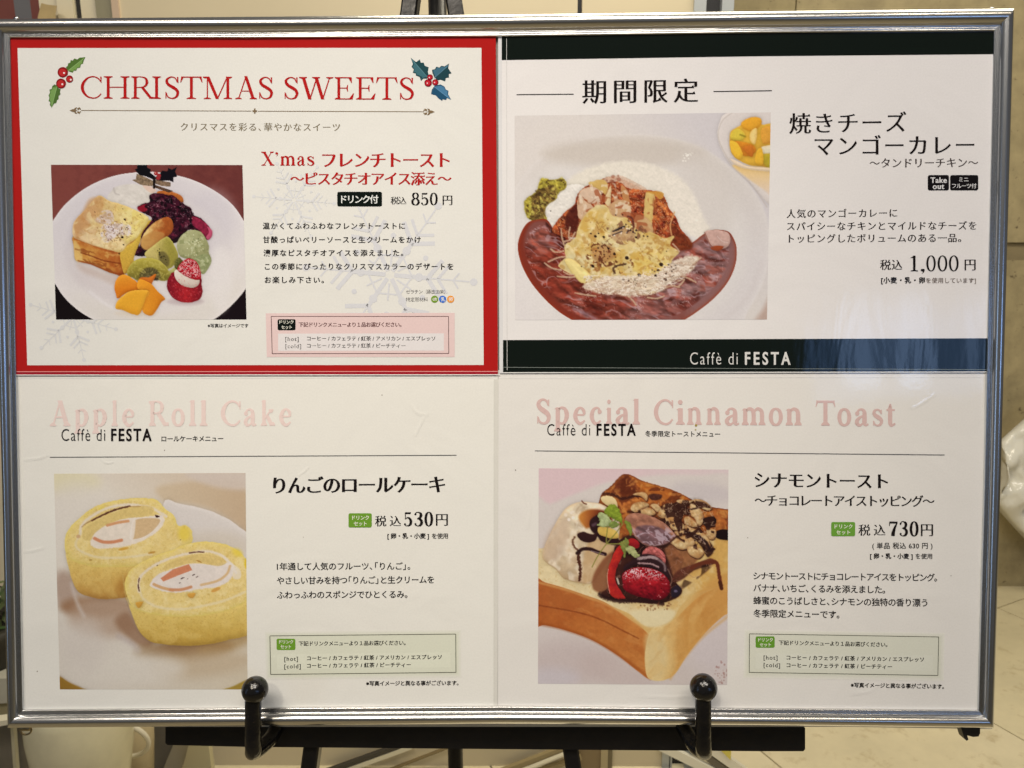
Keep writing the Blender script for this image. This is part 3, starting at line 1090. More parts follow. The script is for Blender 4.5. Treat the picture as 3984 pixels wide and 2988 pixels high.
    p.mottle(side, (222, 178, 104), 46, .52, .2, .5, 107, stretch=2.2, rot=.25)
    p.mottle(side, (110, 50, 20), 40, .60, .16, .5, 108, stretch=2.5, rot=.25, fade=lambda X, Y: (760 - X) / 60)
    p.line([(330, 930), (440, 965), (560, 1010), (730, 1040)], 12, (112, 48, 18), 10, .8, rough=4)
    p.line([(300, 1012), (430, 1045), (540, 1090), (680, 1140), (770, 1145)], 14, (140, 66, 26), 10, .8)
    p.line([(262, 790), (340, 812), (470, 862), (600, 905), (730, 925)], 20, (168, 84, 32), 16, .7, rough=6)
    p.shape([(730, 930), (800, 860), (880, 800), (1000, 620), (1050, 600), (960, 720), (930, 830), (880, 950), (860, 1060), (800, 1140), (760, 1120)], grad3([(0, (206, 170, 66)), (400, (190, 142, 50))], -.5, .6), 7, tex=.1)
    top = [(250, 640), (290, 570), (360, 500), (430, 420), (480, 365), (530, 345), (620, 400), (700, 420), (800, 455), (900, 500), (980, 540), (1025, 580), (1000, 640), (930, 740), (890, 790), (800, 850), (735, 925), (640, 905), (480, 860), (340, 810), (250, 765)]
    p.shape(top, lerp2((198, 160, 122), (218, 196, 110), lambda X, Y: (X - 380) / 480 + (fbm(X, Y, 90, 4) - .5) * .7), 8, tex=.05, tsc=30, rim=((216, 180, 120), 14, .5))
    p.shape([(400, 400), (480, 360), (560, 380), (560, 470), (480, 560), (360, 600), (330, 560)], (190, 140, 92), 50, .7)
    p.shape([(340, 730), (540, 760), (760, 800), (760, 900), (560, 880), (350, 800)], (222, 194, 148), 50, .7)
    p.shape([(560, 530), (640, 500), (660, 600), (560, 640), (470, 600)], (178, 150, 140), 26, .65, tex=.25, tsc=14)
    p.shape([(560, 660), (700, 630), (830, 660), (820, 740), (700, 760), (600, 820), (550, 790), (590, 720)], (186, 168, 168), 24, .85, tex=.25, tsc=16)
    p.relief(top, 60, .16, -1.0, 9, soft=12)
    p.mottle(top, (182, 124, 70), 150, .50, .2, .5, 101, fade=lambda X, Y: (760 - X) / 360)
    p.mottle(top, (232, 216, 160), 70, .52, .2, .45, 102)
    p.mottle(top, (168, 116, 62), 22, .60, .1, .3, 103)
    p.mottle([(550, 640), (700, 610), (840, 650), (840, 750), (700, 780), (600, 830), (530, 790)], (214, 202, 204), 26, .46, .12, .85, 104)
    p.mottle([(540, 500), (640, 500), (670, 610), (560, 640), (480, 600)], (204, 188, 184), 24, .5, .12, .8, 105)
    p.mottle([(560, 620), (860, 620), (860, 760), (600, 830)], (118, 82, 66), 16, .62, .08, .6, 106)
    p.dots(26, [(480, 480), (640, 480), (840, 620), (830, 700), (740, 790), (560, 800), (480, 620)], 3, 7, [(66, 34, 22), (110, 60, 30)], .75, 8, elong=1.8)
    for x, y, r in ((778, 588, 11), (752, 772, 15), (800, 672, 8), (936, 538, 5), (757, 482, 5), (766, 848, 9), (722, 940, 9)): p.ell(x, y, r, r * .8, (48, 26, 18), soft=5)
    # banana piece
    p.shape([(1000, 700), (1080, 620), (1180, 570), (1240, 570), (1275, 640), (1260, 720), (1180, 790), (1080, 860), (1010, 900), (950, 860), (960, 770)],
            lerp2((214, 178, 112), (158, 84, 34), lambda X, Y: (X + Y * .2 - 1150) / 160 + (fbm(X, Y, 50, 12) - .5)), 8, tex=.12, tsc=20)
    p.shape([(950, 780), (1060, 720), (1180, 730), (1150, 820), (1010, 905), (940, 860)], (180, 128, 68), 20, .75)
    # kiwi pieces
    p.shape([(985, 930), (1080, 850), (1160, 790), (1215, 765), (1260, 810), (1300, 880), (1325, 950), (1310, 1020), (1260, 1080), (1200, 1100), (1120, 1060), (1010, 990)],
            lerp2((184, 168, 100), (144, 136, 58), lambda X, Y: (X - 1080) / 160 + (fbm(X, Y, 40, 2) - .5) * .5), 6, tex=.08, rim=((196, 190, 104), 10, .6))
    p.shape([(1130, 930), (1180, 920), (1230, 980), (1230, 1060), (1180, 1060), (1130, 1000)], (96, 88, 50), 26, .8)
    p.dots(16, [(1090, 860), (1130, 880), (1200, 980), (1200, 1040), (1110, 930)], 4, 7, (28, 22, 16), .95, 12)
    p.shape([(1230, 1120), (1300, 1080), (1330, 1130), (1290, 1170), (1250, 1160)], (168, 170, 104), 8)
    p.shape([(1290, 1020), (1340, 980), (1380, 1040), (1330, 1100), (1290, 1080)], (92, 92, 44), 8, tex=.4, tsc=12)
    kw = [(800, 1150), (830, 1060), (900, 1000), (1000, 980), (1110, 1000), (1190, 1060), (1240, 1140), (1250, 1190), (1180, 1220), (1100, 1200), (1040, 1160), (960, 1180), (920, 1220), (860, 1190)]
    p.shape(kw, lerp2((164, 152, 62), (120, 112, 44), lambda X, Y: (Y - 1010) / 170), 6, tex=.1, rim=((182, 172, 84), 12, .6))
    p.shape([(930, 1170), (960, 1110), (1030, 1080), (1100, 1100), (1140, 1160), (1120, 1215), (1040, 1200), (960, 1200)], (92, 84, 50), 26, .9, tex=.3, tsc=12)
    for k in range(13):
        a = math.pi + k / 12 * math.pi
        p.line([(1035 + 60 * math.cos(a), 1180 + 50 * math.sin(a)), (1035 + 112 * math.cos(a), 1185 + 104 * math.sin(a))], 5, (54, 48, 30), 4, .7)
    p.ell(1085, 1185, 45, 30, (50, 40, 30), soft=16, a=.8)
    # pistachio ice
    p.shape([(1310, 860), (1340, 780), (1400, 720), (1480, 695), (1560, 720), (1610, 790), (1640, 860), (1640, 930), (1665, 1000), (1640, 1080), (1580, 1150), (1530, 1100), (1480, 1010), (1400, 990), (1340, 960)],
            lerp2((166, 168, 126), (122, 126, 84), lambda X, Y: ((X - 1420) ** 2 + (Y - 800) ** 2) ** .5 / 330), 8, tex=.06, tsc=20)
    p.shape([(1480, 1000), (1600, 940), (1665, 1000), (1640, 1080), (1580, 1150), (1540, 1100)], (134, 144, 102), 14, .8, tex=.15)
    p.dots(26, [(1390, 780), (1500, 730), (1580, 830), (1600, 950), (1450, 960), (1400, 880)], 4, 8, (206, 208, 168), .9, 15)
    p.dots(12, [(1470, 770), (1540, 770), (1550, 830), (1480, 840)], 3, 6, (70, 80, 46), .9, 16)
    ice_ = [(1310, 860), (1340, 780), (1400, 720), (1480, 695), (1560, 720), (1610, 790), (1640, 860), (1665, 1000), (1640, 1080), (1580, 1150), (1530, 1100), (1480, 1010), (1400, 990), (1340, 960)]
    p.mottle(ice_, (190, 196, 158), 34, .56, .14, .5, 114)
    p.mottle(ice_, (104, 116, 72), 26, .60, .12, .4, 115)
    p.mottle(kw, (192, 180, 100), 24, .55, .14, .4, 116)
    # strawberry santa
    p.ell(1400, 1430, 190, 40, (176, 158, 164), soft=50, a=.7)
    p.shape([(1212, 1230), (1240, 1170), (1290, 1130), (1540, 1180), (1565, 1260), (1575, 1340), (1540, 1410), (1450, 1440), (1340, 1430), (1260, 1380), (1215, 1300)], lerp2((172, 34, 42), (116, 18, 34), lambda X, Y: abs(X - 1400) / 200 + (fbm(X, Y, 20, 1) - .5) * .6), 7, tex=.16, tsc=12)
    p.shape([(1285, 1130), (1315, 1105), (1400, 1170), (1540, 1205), (1520, 1270), (1450, 1288), (1360, 1260), (1300, 1200)], grad3([(1100, (220, 208, 196)), (1290, (188, 172, 162))], 0, 1), 6)
    p.shape([(1318, 1105), (1340, 1050), (1400, 1000), (1450, 990), (1510, 1020), (1545, 1090), (1560, 1160), (1540, 1210), (1440, 1190), (1370, 1150)], (168, 26, 40), 6, tex=.2, tsc=14)
    p.relief([(1350, 1100), (1400, 1010), (1450, 1000), (1510, 1030), (1545, 1120), (1530, 1190), (1430, 1170)], 26, .8, -1.6, 31, hi=(226, 170, 170), hia=.85, thr=.12, soft=12)
    p.mottle([(1212, 1230), (1290, 1130), (1565, 1260), (1540, 1410), (1400, 1440), (1260, 1380)], (204, 84, 92), 14, .66, .08, .5, 117)
    p.mottle([(1318, 1105), (1400, 1000), (1510, 1020), (1560, 1160), (1440, 1190)], (232, 176, 180), 17, .80, .1, .8, 118, ridge=True)
    # mango
    p.ell(900, 1550, 220, 40, (206, 190, 170), soft=60, a=.6)
    p.shape([(1100, 1150), (1030, 1180), (930, 1190), (900, 1310), (1020, 1330), (1050, 1260)], (200, 104, 30), 10)
    p.shape([(672, 1290), (690, 1210), (740, 1160), (800, 1160), (900, 1230), (930, 1300), (800, 1340), (710, 1400), (684, 1350)], grad3([(1150, (236, 158, 48)), (1400, (214, 116, 22))], .1, 1), 5, tex=.04)
    p.shape([(930, 1200), (1050, 1250), (1110, 1320), (1190, 1400), (1150, 1440), (1090, 1540), (1040, 1578), (960, 1530), (950, 1400), (1020, 1330), (910, 1300)], lerp2((232, 146, 36), (206, 120, 24), lambda X, Y: (X - 950) / 200), 5, tex=.04)
    p.shape([(700, 1430), (760, 1370), (850, 1320), (1020, 1320), (990, 1420), (930, 1560), (860, 1560), (760, 1520), (684, 1500)], grad3([(1300, (226, 156, 40)), (1560, (222, 130, 22))], -.2, 1), 5, tex=.04, rim=((236, 176, 66), 10, .5))
    p.line([(1020, 1325), (985, 1430), (940, 1540)], 7, (196, 112, 24), 6, .7)
    p.grain(.03, 9, 77)
    return p


def paint_curry(quad):
    p = Paint(quad, (2000, 430), 1010 / 2043, 2.5)
    p.fill(lerp2((206, 199, 196), (197, 191, 196), lambda X, Y: (X - 900) / 700 + (300 - Y) / 900))
    p.ell(250, 250, 420, 170, (208, 200, 196), soft=200, a=.6, rot=-.5)
    plate = [(-120, 1000), (-40, 720), (100, 480), (300, 310), (560, 220), (850, 188), (1150, 200), (1450, 280), (1700, 440), (1880, 620), (1990, 850), (2010, 1100), (1960, 1350), (1850, 1560), (1700, 1750), (1000, 2000), (200, 1800), (-60, 1450)]
    p.shape(plate, lerp2((198, 190, 184), (204, 198, 200), lambda X, Y: (Y - 250) / 900), 26, rim=((216, 210, 210), 30, .6))
    p.ell(850, 1050, 980, 760, (211, 206, 204), soft=180, a=.7)
    p.ell(860, 340, 640, 110, (190, 180, 172), soft=120, a=.85)
    p.ell(1500, 640, 200, 360, (198, 190, 186), soft=160, a=.6, rot=-.4)
    p.ell(100, 1500, 180, 260, (214, 208, 208), soft=100, a=.6, rot=-.5)
    p.shape([(1960, 1560), (2080, 1350), (2080, 1700), (1880, 1700)], (176, 150, 140), 60, .9)
    p.line([(1660, 1640), (1850, 1450), (1950, 1200)], 30, (196, 188, 190), 50, .5)
    p.dots(16, [(1310, 350), (1400, 330), (1410, 380), (1330, 400)], 3, 9, (236, 232, 222), .9, 4)
    # glass of fruit, upper right
    p.shape([(1600, 200), (1620, 90), (1700, 10), (2100, -40), (2100, 720), (2010, 740), (1850, 560), (1700, 420), (1630, 300)], (210, 200, 196), 10, .9)
    p.line([(1720, 15), (1640, 80), (1605, 190), (1640, 300), (1730, 450), (1880, 600), (1990, 760)], 7, (176, 166, 160), 9, .7)
    p.shape([(1720, 430), (1850, 440), (2080, 470), (2080, 700), (1960, 620), (1820, 520)], grad3([(420, (232, 186, 110)), (640, (216, 190, 166))], 0, 1), 26, .95)
    fr = [(1700, 180), (1740, 140), (1790, 110), (1860, 55), (1930, 60), (1950, 110), (2060, 130), (2060, 450), (1960, 440), (1850, 430), (1740, 370), (1700, 300)]
    p.shape(fr, (224, 168, 56), 10, tex=.1, tsc=60)
    for P, c in (([(1785, 100), (1860, 55), (1935, 60), (1945, 110), (1880, 165), (1820, 150)], (232, 158, 42)), ([(1705, 180), (1760, 140), (1820, 190), (1790, 240), (1710, 230)], (214, 186, 62)),
                 ([(1950, 140), (2050, 130), (2050, 230), (1960, 260)], (222, 152, 56)), ([(1740, 240), (1880, 270), (1900, 330), (1820, 360), (1740, 300)], (220, 132, 34)),
                 ([(1800, 290), (1880, 280), (1880, 360), (1840, 350)], (200, 110, 34)), ([(1860, 170), (1910, 140), (1900, 260), (1860, 240)], (236, 198, 120)),
                 ([(1700, 240), (1760, 260), (1800, 350), (1760, 380), (1710, 320)], (238, 180, 50)), ([(1950, 285), (2060, 280), (2060, 350), (1960, 345)], (220, 208, 176)),
                 ([(1950, 350), (2060, 350), (2060, 450), (1980, 440)], (178, 158, 44)), ([(1910, 320), (1950, 300), (1960, 420), (1900, 410)], (232, 172, 48))):
        p.shape(P, c, 10, tex=.06, rim=((196, 120, 30), 8, .25))
    p.line([(1780, 190), (1820, 205)], 14, (130, 118, 34), 8, .7)
    p.shape([(1700, 380), (1760, 400), (1850, 440), (2060, 455), (2060, 480), (1900, 470), (1760, 440)], (222, 196, 168), 12, .9)
    # white rice
    rice = [(150, 900), (260, 760), (330, 640), (420, 560), (540, 470), (700, 425), (900, 400), (1080, 430), (1250, 500), (1380, 640), (1450, 760), (1520, 920), (1440, 990), (1300, 1050), (400, 1050), (290, 900)]
    p.shape([(380, 600), (540, 470), (700, 420), (900, 395), (1100, 430), (1280, 510), (1400, 640), (1500, 860), (1540, 930), (1440, 1000), (1200, 900), (600, 800), (380, 760)], lerp2((216, 208, 194), (220, 212, 200), lambda X, Y: (X - 600) / 700), 44, tex=.05, tsc=20, rough=14)
    p.shape([(245, 760), (300, 700), (370, 650), (420, 590), (560, 600), (520, 800), (400, 880), (330, 950), (290, 920), (240, 840)], (216, 210, 202), 7, tex=.05, tsc=22, rough=8, rsc=26)
    p.relief([(245, 760), (300, 700), (370, 650), (500, 560), (560, 600), (520, 800), (400, 880), (330, 940), (250, 850)], 30, .16, -1.4, 5, soft=10)
    p.relief([(560, 470), (900, 410), (1250, 510), (1450, 780), (1500, 940), (1400, 960), (1200, 700), (900, 520), (600, 560)], 26, .08, -1.4, 6, soft=20)
    p.ell(288, 790, 5, 5, (40, 30, 26), soft=4)
    # green vegetable
    veg = [(80, 720), (110, 680), (170, 640), (200, 560), (220, 530), (300, 545), (380, 530), (412, 570), (400, 620), (350, 650), (330, 700), (270, 740), (240, 800), (260, 870), (180, 880), (110, 850), (85, 790)]
    p.shape(veg, (158, 144, 54), 8, tex=.25, tsc=26, rough=6)
    p.shape([(140, 700), (220, 620), (320, 590), (330, 690), (250, 750), (240, 860), (150, 870)], (116, 92, 48), 24, .85, tex=.35, tsc=22)
    p.mottle(veg, (72, 52, 28), 26, .54, .12, .7, 141)
    p.mottle(veg, (190, 180, 84), 24, .60, .1, .6, 142)
    p.relief(veg, 26, .6, -1.3, 14, soft=8)
    p.dots(30, [(150, 660), (240, 590), (360, 590), (340, 660), (220, 760), (200, 850), (140, 840)], 5, 11, (64, 44, 26), .7, 19)
    p.dots(14, veg, 6, 14, (196, 188, 84), .5, 20, soft=10)
    # sauce
    sauce = [(30, 1050), (60, 950), (110, 880), (180, 860), (260, 860), (330, 960), (420, 1000), (800, 1100), (1200, 1100), (1380, 1050), (1480, 980), (1560, 940), (1680, 950), (1730, 1010), (1752, 1090), (1745, 1200), (1700, 1320), (1620, 1430),
             (1500, 1540), (1320, 1660), (1100, 1760), (700, 1760), (450, 1645), (300, 1540), (160, 1390), (80, 1260), (40, 1150)]
    p.shape(sauce, lerp2((124, 50, 36), (132, 94, 94), lambda X, Y: (X - 500) / 900 + (fbm(X, Y, 120, 8) - .5) * 1.1), 5, rim=((150, 52, 20), 11, .9), vol=0)
    p.shape([(150, 880), (260, 880), (340, 1000), (360, 1060), (300, 1100), (180, 1150), (90, 1100), (90, 980)], (124, 84, 82), 40, .7)
    p.shape([(250, 880), (330, 960), (400, 1000), (420, 1080), (360, 1070), (280, 980)], (58, 24, 20), 22, .85)
    inner = [(80, 1060), (130, 940), (260, 900), (420, 1040), (800, 1200), (1250, 1150), (1450, 1020), (1640, 990), (1700, 1100), (1660, 1280), (1500, 1470), (1200, 1640), (700, 1660), (420, 1580), (200, 1360), (100, 1180)]
    p.mottle(inner, (150, 112, 112), 150, .46, .2, .75, 124, stretch=1.8, rot=.3, fade=lambda X, Y: (X - 300) / 700)
    p.mottle(inner, (100, 36, 26), 80, .54, .16, .6, 125, stretch=2.0, rot=.35)
    p.mottle(inner, (150, 70, 52), 60, .58, .14, .45, 126, stretch=1.6, rot=.3)
    p.relief(inner, 90, .8, -1.2, 23, soft=26, stretch=1.9, rot=.35)
    p.relief(inner, 36, .5, -1.2, 29, soft=26, stretch=1.6, rot=.2)
    p.mottle(inner, (186, 164, 178), 70, .86, .1, .5, 127, ridge=True, stretch=2.4, rot=.35, fade=lambda X, Y: (fbm(X, Y, 120, 19) - .35) * 3)
    p.mottle(inner, (214, 190, 190), 24, .93, .05, .5, 128, ridge=True, stretch=1.5, rot=.2, fade=lambda X, Y: (fbm(X, Y, 90, 29) - .5) * 4)
    p.line([(470, 1560), (560, 1600), (640, 1640)], 26, (150, 134, 156), 26, .5, rough=8)
    # orange meat at the right
    p.shape([(1500, 960), (1560, 940), (1660, 950), (1700, 990), (1690, 1060), (1640, 1090), (1570, 1090), (1530, 1040)], (188, 150, 142), 6, tex=.12, tsc=24)
    p.shape([(1550, 1075), (1600, 1062), (1650, 1070), (1620, 1100), (1565, 1098)], (152, 70, 36), 6)
    p.line([(1500, 960), (1540, 1050), (1570, 1080)], 8, (120, 70, 60), 7, .8)
    p.line([(1600, 990), (1640, 1030), (1680, 1040)], 5, (214, 190, 186), 6, .7)
    # chicken under the cheese
    ck = [(300, 940), (380, 820), (470, 740), (500, 660), (560, 600), (680, 545), (760, 520), (850, 540), (940, 580), (1030, 620), (1140, 640), (1190, 690), (1220, 770), (1280, 850), (1310, 930), (1380, 1010), (1400, 1080), (1300, 1100), (1150, 1100), (900, 1000), (500, 1000), (390, 990)]
    p.shape(ck, lerp2((142, 60, 32), (166, 84, 44), lambda X, Y: fbm(X, Y, 46, 41) * 1.6 - .3), 6, tex=.12, rough=5)
    p.mottle(ck, (88, 28, 20), 42, .54, .14, .75, 121)
    p.mottle(ck, (192, 112, 56), 30, .60, .1, .7, 122)
    p.relief(ck, 36, .9, -1.2, 43, soft=10)
    p.mottle(ck, (216, 170, 130), 22, .92, .05, .5, 123, ridge=True)
    p.shape([(420, 800), (500, 760), (500, 960), (430, 950), (400, 900)], (72, 26, 22), 22, .8)
    p.shape([(1240, 900), (1310, 950), (1390, 1020), (1400, 1080), (1300, 1100), (1220, 1030)], (104, 44, 24), 26, .7)
    p.shape([(700, 545), (760, 515), (860, 520), (1020, 600), (1030, 625), (900, 610), (820, 560), (720, 570)], (200, 168, 148), 9, .85, tex=.15, rough=6)
    p.dots(8, [(720, 530), (850, 510), (900, 570), (780, 590)], 8, 18, (120, 56, 40), .6, 7, soft=9)
    # pale slices and shreds
    pale = (204, 178, 144)
    for P, c in (([(510, 650), (560, 610), (640, 600), (690, 660), (680, 720), (600, 730), (560, 700), (520, 720)], (206, 178, 156)), ([(500, 690), (540, 700), (600, 730), (620, 780), (540, 860), (505, 830)], (198, 166, 138)),
                 ([(580, 570), (700, 545), (740, 600), (720, 660), (660, 620)], (202, 168, 96)), ([(1035, 655), (1105, 655), (1100, 760), (1085, 900), (1070, 980), (1000, 980), (1020, 800)], (208, 178, 108)),
                 ([(950, 840), (1020, 830), (1090, 900), (1080, 985), (960, 985)], (190, 152, 110)), ([(715, 690), (750, 605), (765, 610), (755, 740), (720, 740)], (212, 190, 146)),
                 ([(840, 590), (880, 610), (910, 700), (910, 800), (860, 720)], (186, 130, 82)), ([(780, 640), (800, 680), (850, 720), (790, 720)], (190, 140, 110)),
                 ([(770, 730), (850, 700), (910, 760), (900, 850), (780, 830), (740, 780)], (188, 150, 112))):
        p.shape(P, c, 7, tex=.06, tsc=26, rim=((170, 120, 84), 6, .3), a=.92, vol=.2, rough=6, rsc=24)
    p.mottle([(500, 700), (560, 600), (700, 545), (860, 600), (920, 700), (910, 850), (740, 820), (540, 860)], (222, 202, 178), 40, .54, .14, .6, 143, oct=2)
    p.mottle([(500, 700), (560, 600), (700, 545), (860, 600), (920, 700), (1100, 660), (1090, 980), (960, 980), (740, 820), (540, 860)], (150, 76, 44), 60, .60, .08, .7, 144, oct=2)
    p.line([(540, 680), (590, 730), (640, 700)], 5, (128, 66, 42), 6, .7)
    p.shape([(1040, 640), (1140, 635), (1180, 660), (1150, 700), (1100, 660)], (196, 140, 60), 7, .85)
    p.line([(1262, 800), (1230, 900), (1240, 980)], 12, (204, 150, 100), 7, .8)
    p.line([(1110, 700), (1120, 850), (1180, 960)], 10, (190, 120, 60), 10, .5)
    # melted cheese
    ch = [(480, 1000), (500, 930), (540, 850), (600, 780), (680, 740), (740, 760), (780, 830), (900, 850), (960, 930), (1080, 960), (1180, 1000), (1260, 990), (1230, 1060), (1300, 1110), (1240, 1180), (1200, 1260), (1120, 1300), (1160, 1380), (1080, 1440),
          (900, 1400), (760, 1400), (620, 1380), (560, 1370), (480, 1300), (350, 1230), (400, 1150), (400, 1060)]
    p.shape(ch, lerp2((198, 164, 96), (214, 198, 150), lambda X, Y: fbm(X, Y, 150, 51) * 2.0 - .6), 8, tex=.06, tsc=30, rough=9, rsc=40)
    p.shape([(560, 820), (700, 770), (760, 830), (740, 960), (560, 1130), (460, 1080), (490, 980)], (196, 160, 88), 50, .6)
    p.shape([(940, 1130), (1100, 1090), (1220, 1130), (1200, 1260), (1060, 1290), (940, 1260)], (214, 182, 96), 50, .8)
    p.shape([(800, 1000), (950, 980), (1120, 1030), (1060, 1100), (900, 1110), (820, 1080)], (210, 182, 120), 36, .8)
    p.mottle(ch, (226, 204, 146), 90, .46, .3, .6, 131)
    p.mottle(ch, (192, 146, 62), 70, .52, .22, .65, 132)
    p.mottle(ch, (166, 112, 50), 46, .60, .12, .5, 145)
    p.mottle(ch, (228, 212, 176), 34, .58, .2, .45, 133)
    p.shape([(610, 1090), (660, 1065), (740, 1060), (800, 1110), (790, 1160), (720, 1200), (640, 1190)], (150, 94, 52), 40, .6, rough=18, rsc=40)
    p.mottle([(570, 1060), (700, 1030), (840, 1090), (820, 1200), (700, 1240), (580, 1210)], (96, 50, 30), 26, .52, .1, .85, 134)
    p.mottle([(700, 900), (960, 850), (1060, 1000), (900, 1060), (720, 1040)], (112, 74, 56), 28, .58, .1, .75, 135)
    p.mottle([(900, 1050), (1200, 1050), (1180, 1180), (960, 1200)], (150, 104, 52), 26, .60, .1, .55, 146)
    p.mottle([(560, 1180), (660, 1180), (700, 1260), (600, 1270)], (134, 80, 40), 24, .55, .1, .7, 136)
    p.mottle([(770, 1180), (930, 1160), (930, 1270), (780, 1290)], (110, 66, 38), 22, .54, .1, .8, 137)
    p.mottle([(600, 850), (740, 840), (740, 950), (620, 960)], (150, 106, 56), 20, .58, .1, .6, 138)
    p.shape([(760, 960), (840, 920), (940, 960), (940, 1010), (800, 1030)], (168, 128, 96), 24, .7)
    p.shape([(400, 1180), (460, 1170), (560, 1250), (600, 1300), (580, 1350), (520, 1350), (450, 1270)], (226, 204, 130), 9, rim=((190, 150, 80), 9, .5))
    p.shape([(540, 1380), (700, 1310), (900, 1300), (1100, 1290), (1250, 1190), (1400, 1140), (1450, 1180), (1370, 1280), (1280, 1330), (1160, 1400), (1000, 1460), (800, 1450), (640, 1430)], (206, 188, 168), 24, .9, tex=.08, tsc=26, rough=14)
    p.relief([(500, 1250), (700, 1290), (1100, 1270), (1300, 1120), (1460, 1160), (1380, 1320), (1100, 1460), (800, 1470), (560, 1400)], 30, .32, -1.3, 53, soft=18, stretch=1.8, rot=-.2)
    p.relief(ch, 60, .16, -1.3, 57, hi=(246, 232, 196), hia=.5, thr=.28, soft=14)
    for P in ([(370, 930), (378, 1000), (395, 1060)], [(440, 920), (430, 980), (440, 1020)], [(240, 1200), (300, 1240), (370, 1255)], [(270, 1190), (340, 1160), (400, 1150)], [(340, 1305), (420, 1312), (480, 1308)], [(290, 1090), (330, 1115), (390, 1105)],
              [(400, 1030), (450, 1010), (480, 960)], [(480, 1435), (560, 1450), (640, 1460)], [(1310, 1300), (1370, 1320), (1430, 1350)], [(1290, 1340), (1340, 1330), (1300, 1380)], [(1380, 1230), (1430, 1190), (1470, 1160)], [(860, 1440), (920, 1480), (960, 1530)],
              [(1050, 1470), (1120, 1480), (1180, 1460)], [(1250, 1050), (1280, 1080), (1300, 1110)], [(390, 1270), (430, 1290), (470, 1290)], [(1180, 1400), (1240, 1380), (1300, 1390)], [(960, 1440), (1040, 1450), (1120, 1430)], [(640, 1400), (720, 1430), (800, 1425)]):
        p.line([(x + 3, y + 6) for x, y in P], 13, (100, 52, 44), 9, .4)
        p.line(P, 12, (200, 172, 144), 7, .75, rough=4, seed=int(P[0][0]))
    blk_ = (40, 24, 20)
    for x, y, r in ((640, 990, 10), (706, 995, 9), (605, 968, 6), (665, 967, 6), (742, 1085, 8), (790, 1130, 10), (662, 1082, 6), (620, 1225, 11), (606, 1316, 9), (570, 1332, 4), (530, 1228, 4), (960, 998, 8), (1020, 988, 6), (1050, 990, 6), (1015, 803, 6),
                    (800, 822, 5), (855, 820, 5), (888, 1160, 14), (985, 1296, 13), (1158, 1212, 15), (1190, 1330, 12), (1130, 1258, 8), (1240, 1232, 6), (1275, 1218, 5), (860, 1332, 10), (900, 1340, 8), (950, 1330, 7), (1035, 1388, 5), (955, 1375, 5), (1200, 1108, 4), (1242, 1265, 6), (1115, 1302, 9)):
        p.ell(x, y, r * 1.2, r, blk_, soft=6, rot=.6, a=.9)
    p.dots(20, [(610, 1070), (720, 1050), (820, 1110), (780, 1190), (620, 1190)], 3, 8, (56, 30, 24), .8, 61)
    p.dots(24, [(1090, 1240), (1180, 1200), (1280, 1210), (1260, 1330), (1100, 1330)], 4, 8, (62, 42, 34), .8, 62)
    p.dots(22, [(850, 1320), (1000, 1340), (1050, 1400), (920, 1420)], 3, 5, (90, 64, 50), .8, 63)
    p.line([(780, 950), (830, 930), (870, 912)], 14, (44, 36, 40), 7, .95, rough=4)
    p.line([(775, 980), (820, 962), (850, 950)], 9, (52, 42, 46), 7, .9)
    p.line([(895, 832), (930, 850), (940, 900), (935, 950)], 13, (86, 44, 40), 9, .8, rough=4)
    p.dots(12, [(880, 890), (950, 890), (960, 960), (890, 970)], 5, 10, (50, 34, 40), .8, 64)
    p.dots(12, [(870, 880), (930, 880), (900, 960), (760, 1010)], 3, 6, (236, 220, 210), .9, 65)
    p.line([(790, 1280), (782, 1245), (800, 1225)], 20, (66, 40, 28), 9, .8, rough=9)
    p.line([(810, 1222), (880, 1208)], 13, (58, 36, 28), 8, .8, rough=7)
    p.mottle([(560, 1280), (900, 1300), (1250, 1180), (1440, 1150), (1380, 1290), (1100, 1450), (800, 1460), (600, 1420)], (226, 212, 196), 22, .80, .12, .8, 139, ridge=True, stretch=2.2, rot=-.1)
    p.mottle([(560, 1300), (900, 1320), (1250, 1200), (1440, 1170), (1380, 1300), (1100, 1460), (800, 1470), (600, 1430)], (150, 112, 92), 18, .86, .08, .5, 140, ridge=True, stretch=2.2, rot=-.25)
    p.line([(650, 900), (670, 940), (700, 890)], 5, (130, 90, 44), 5, .6)
    p.grain(.03, 10, 71)
    return p


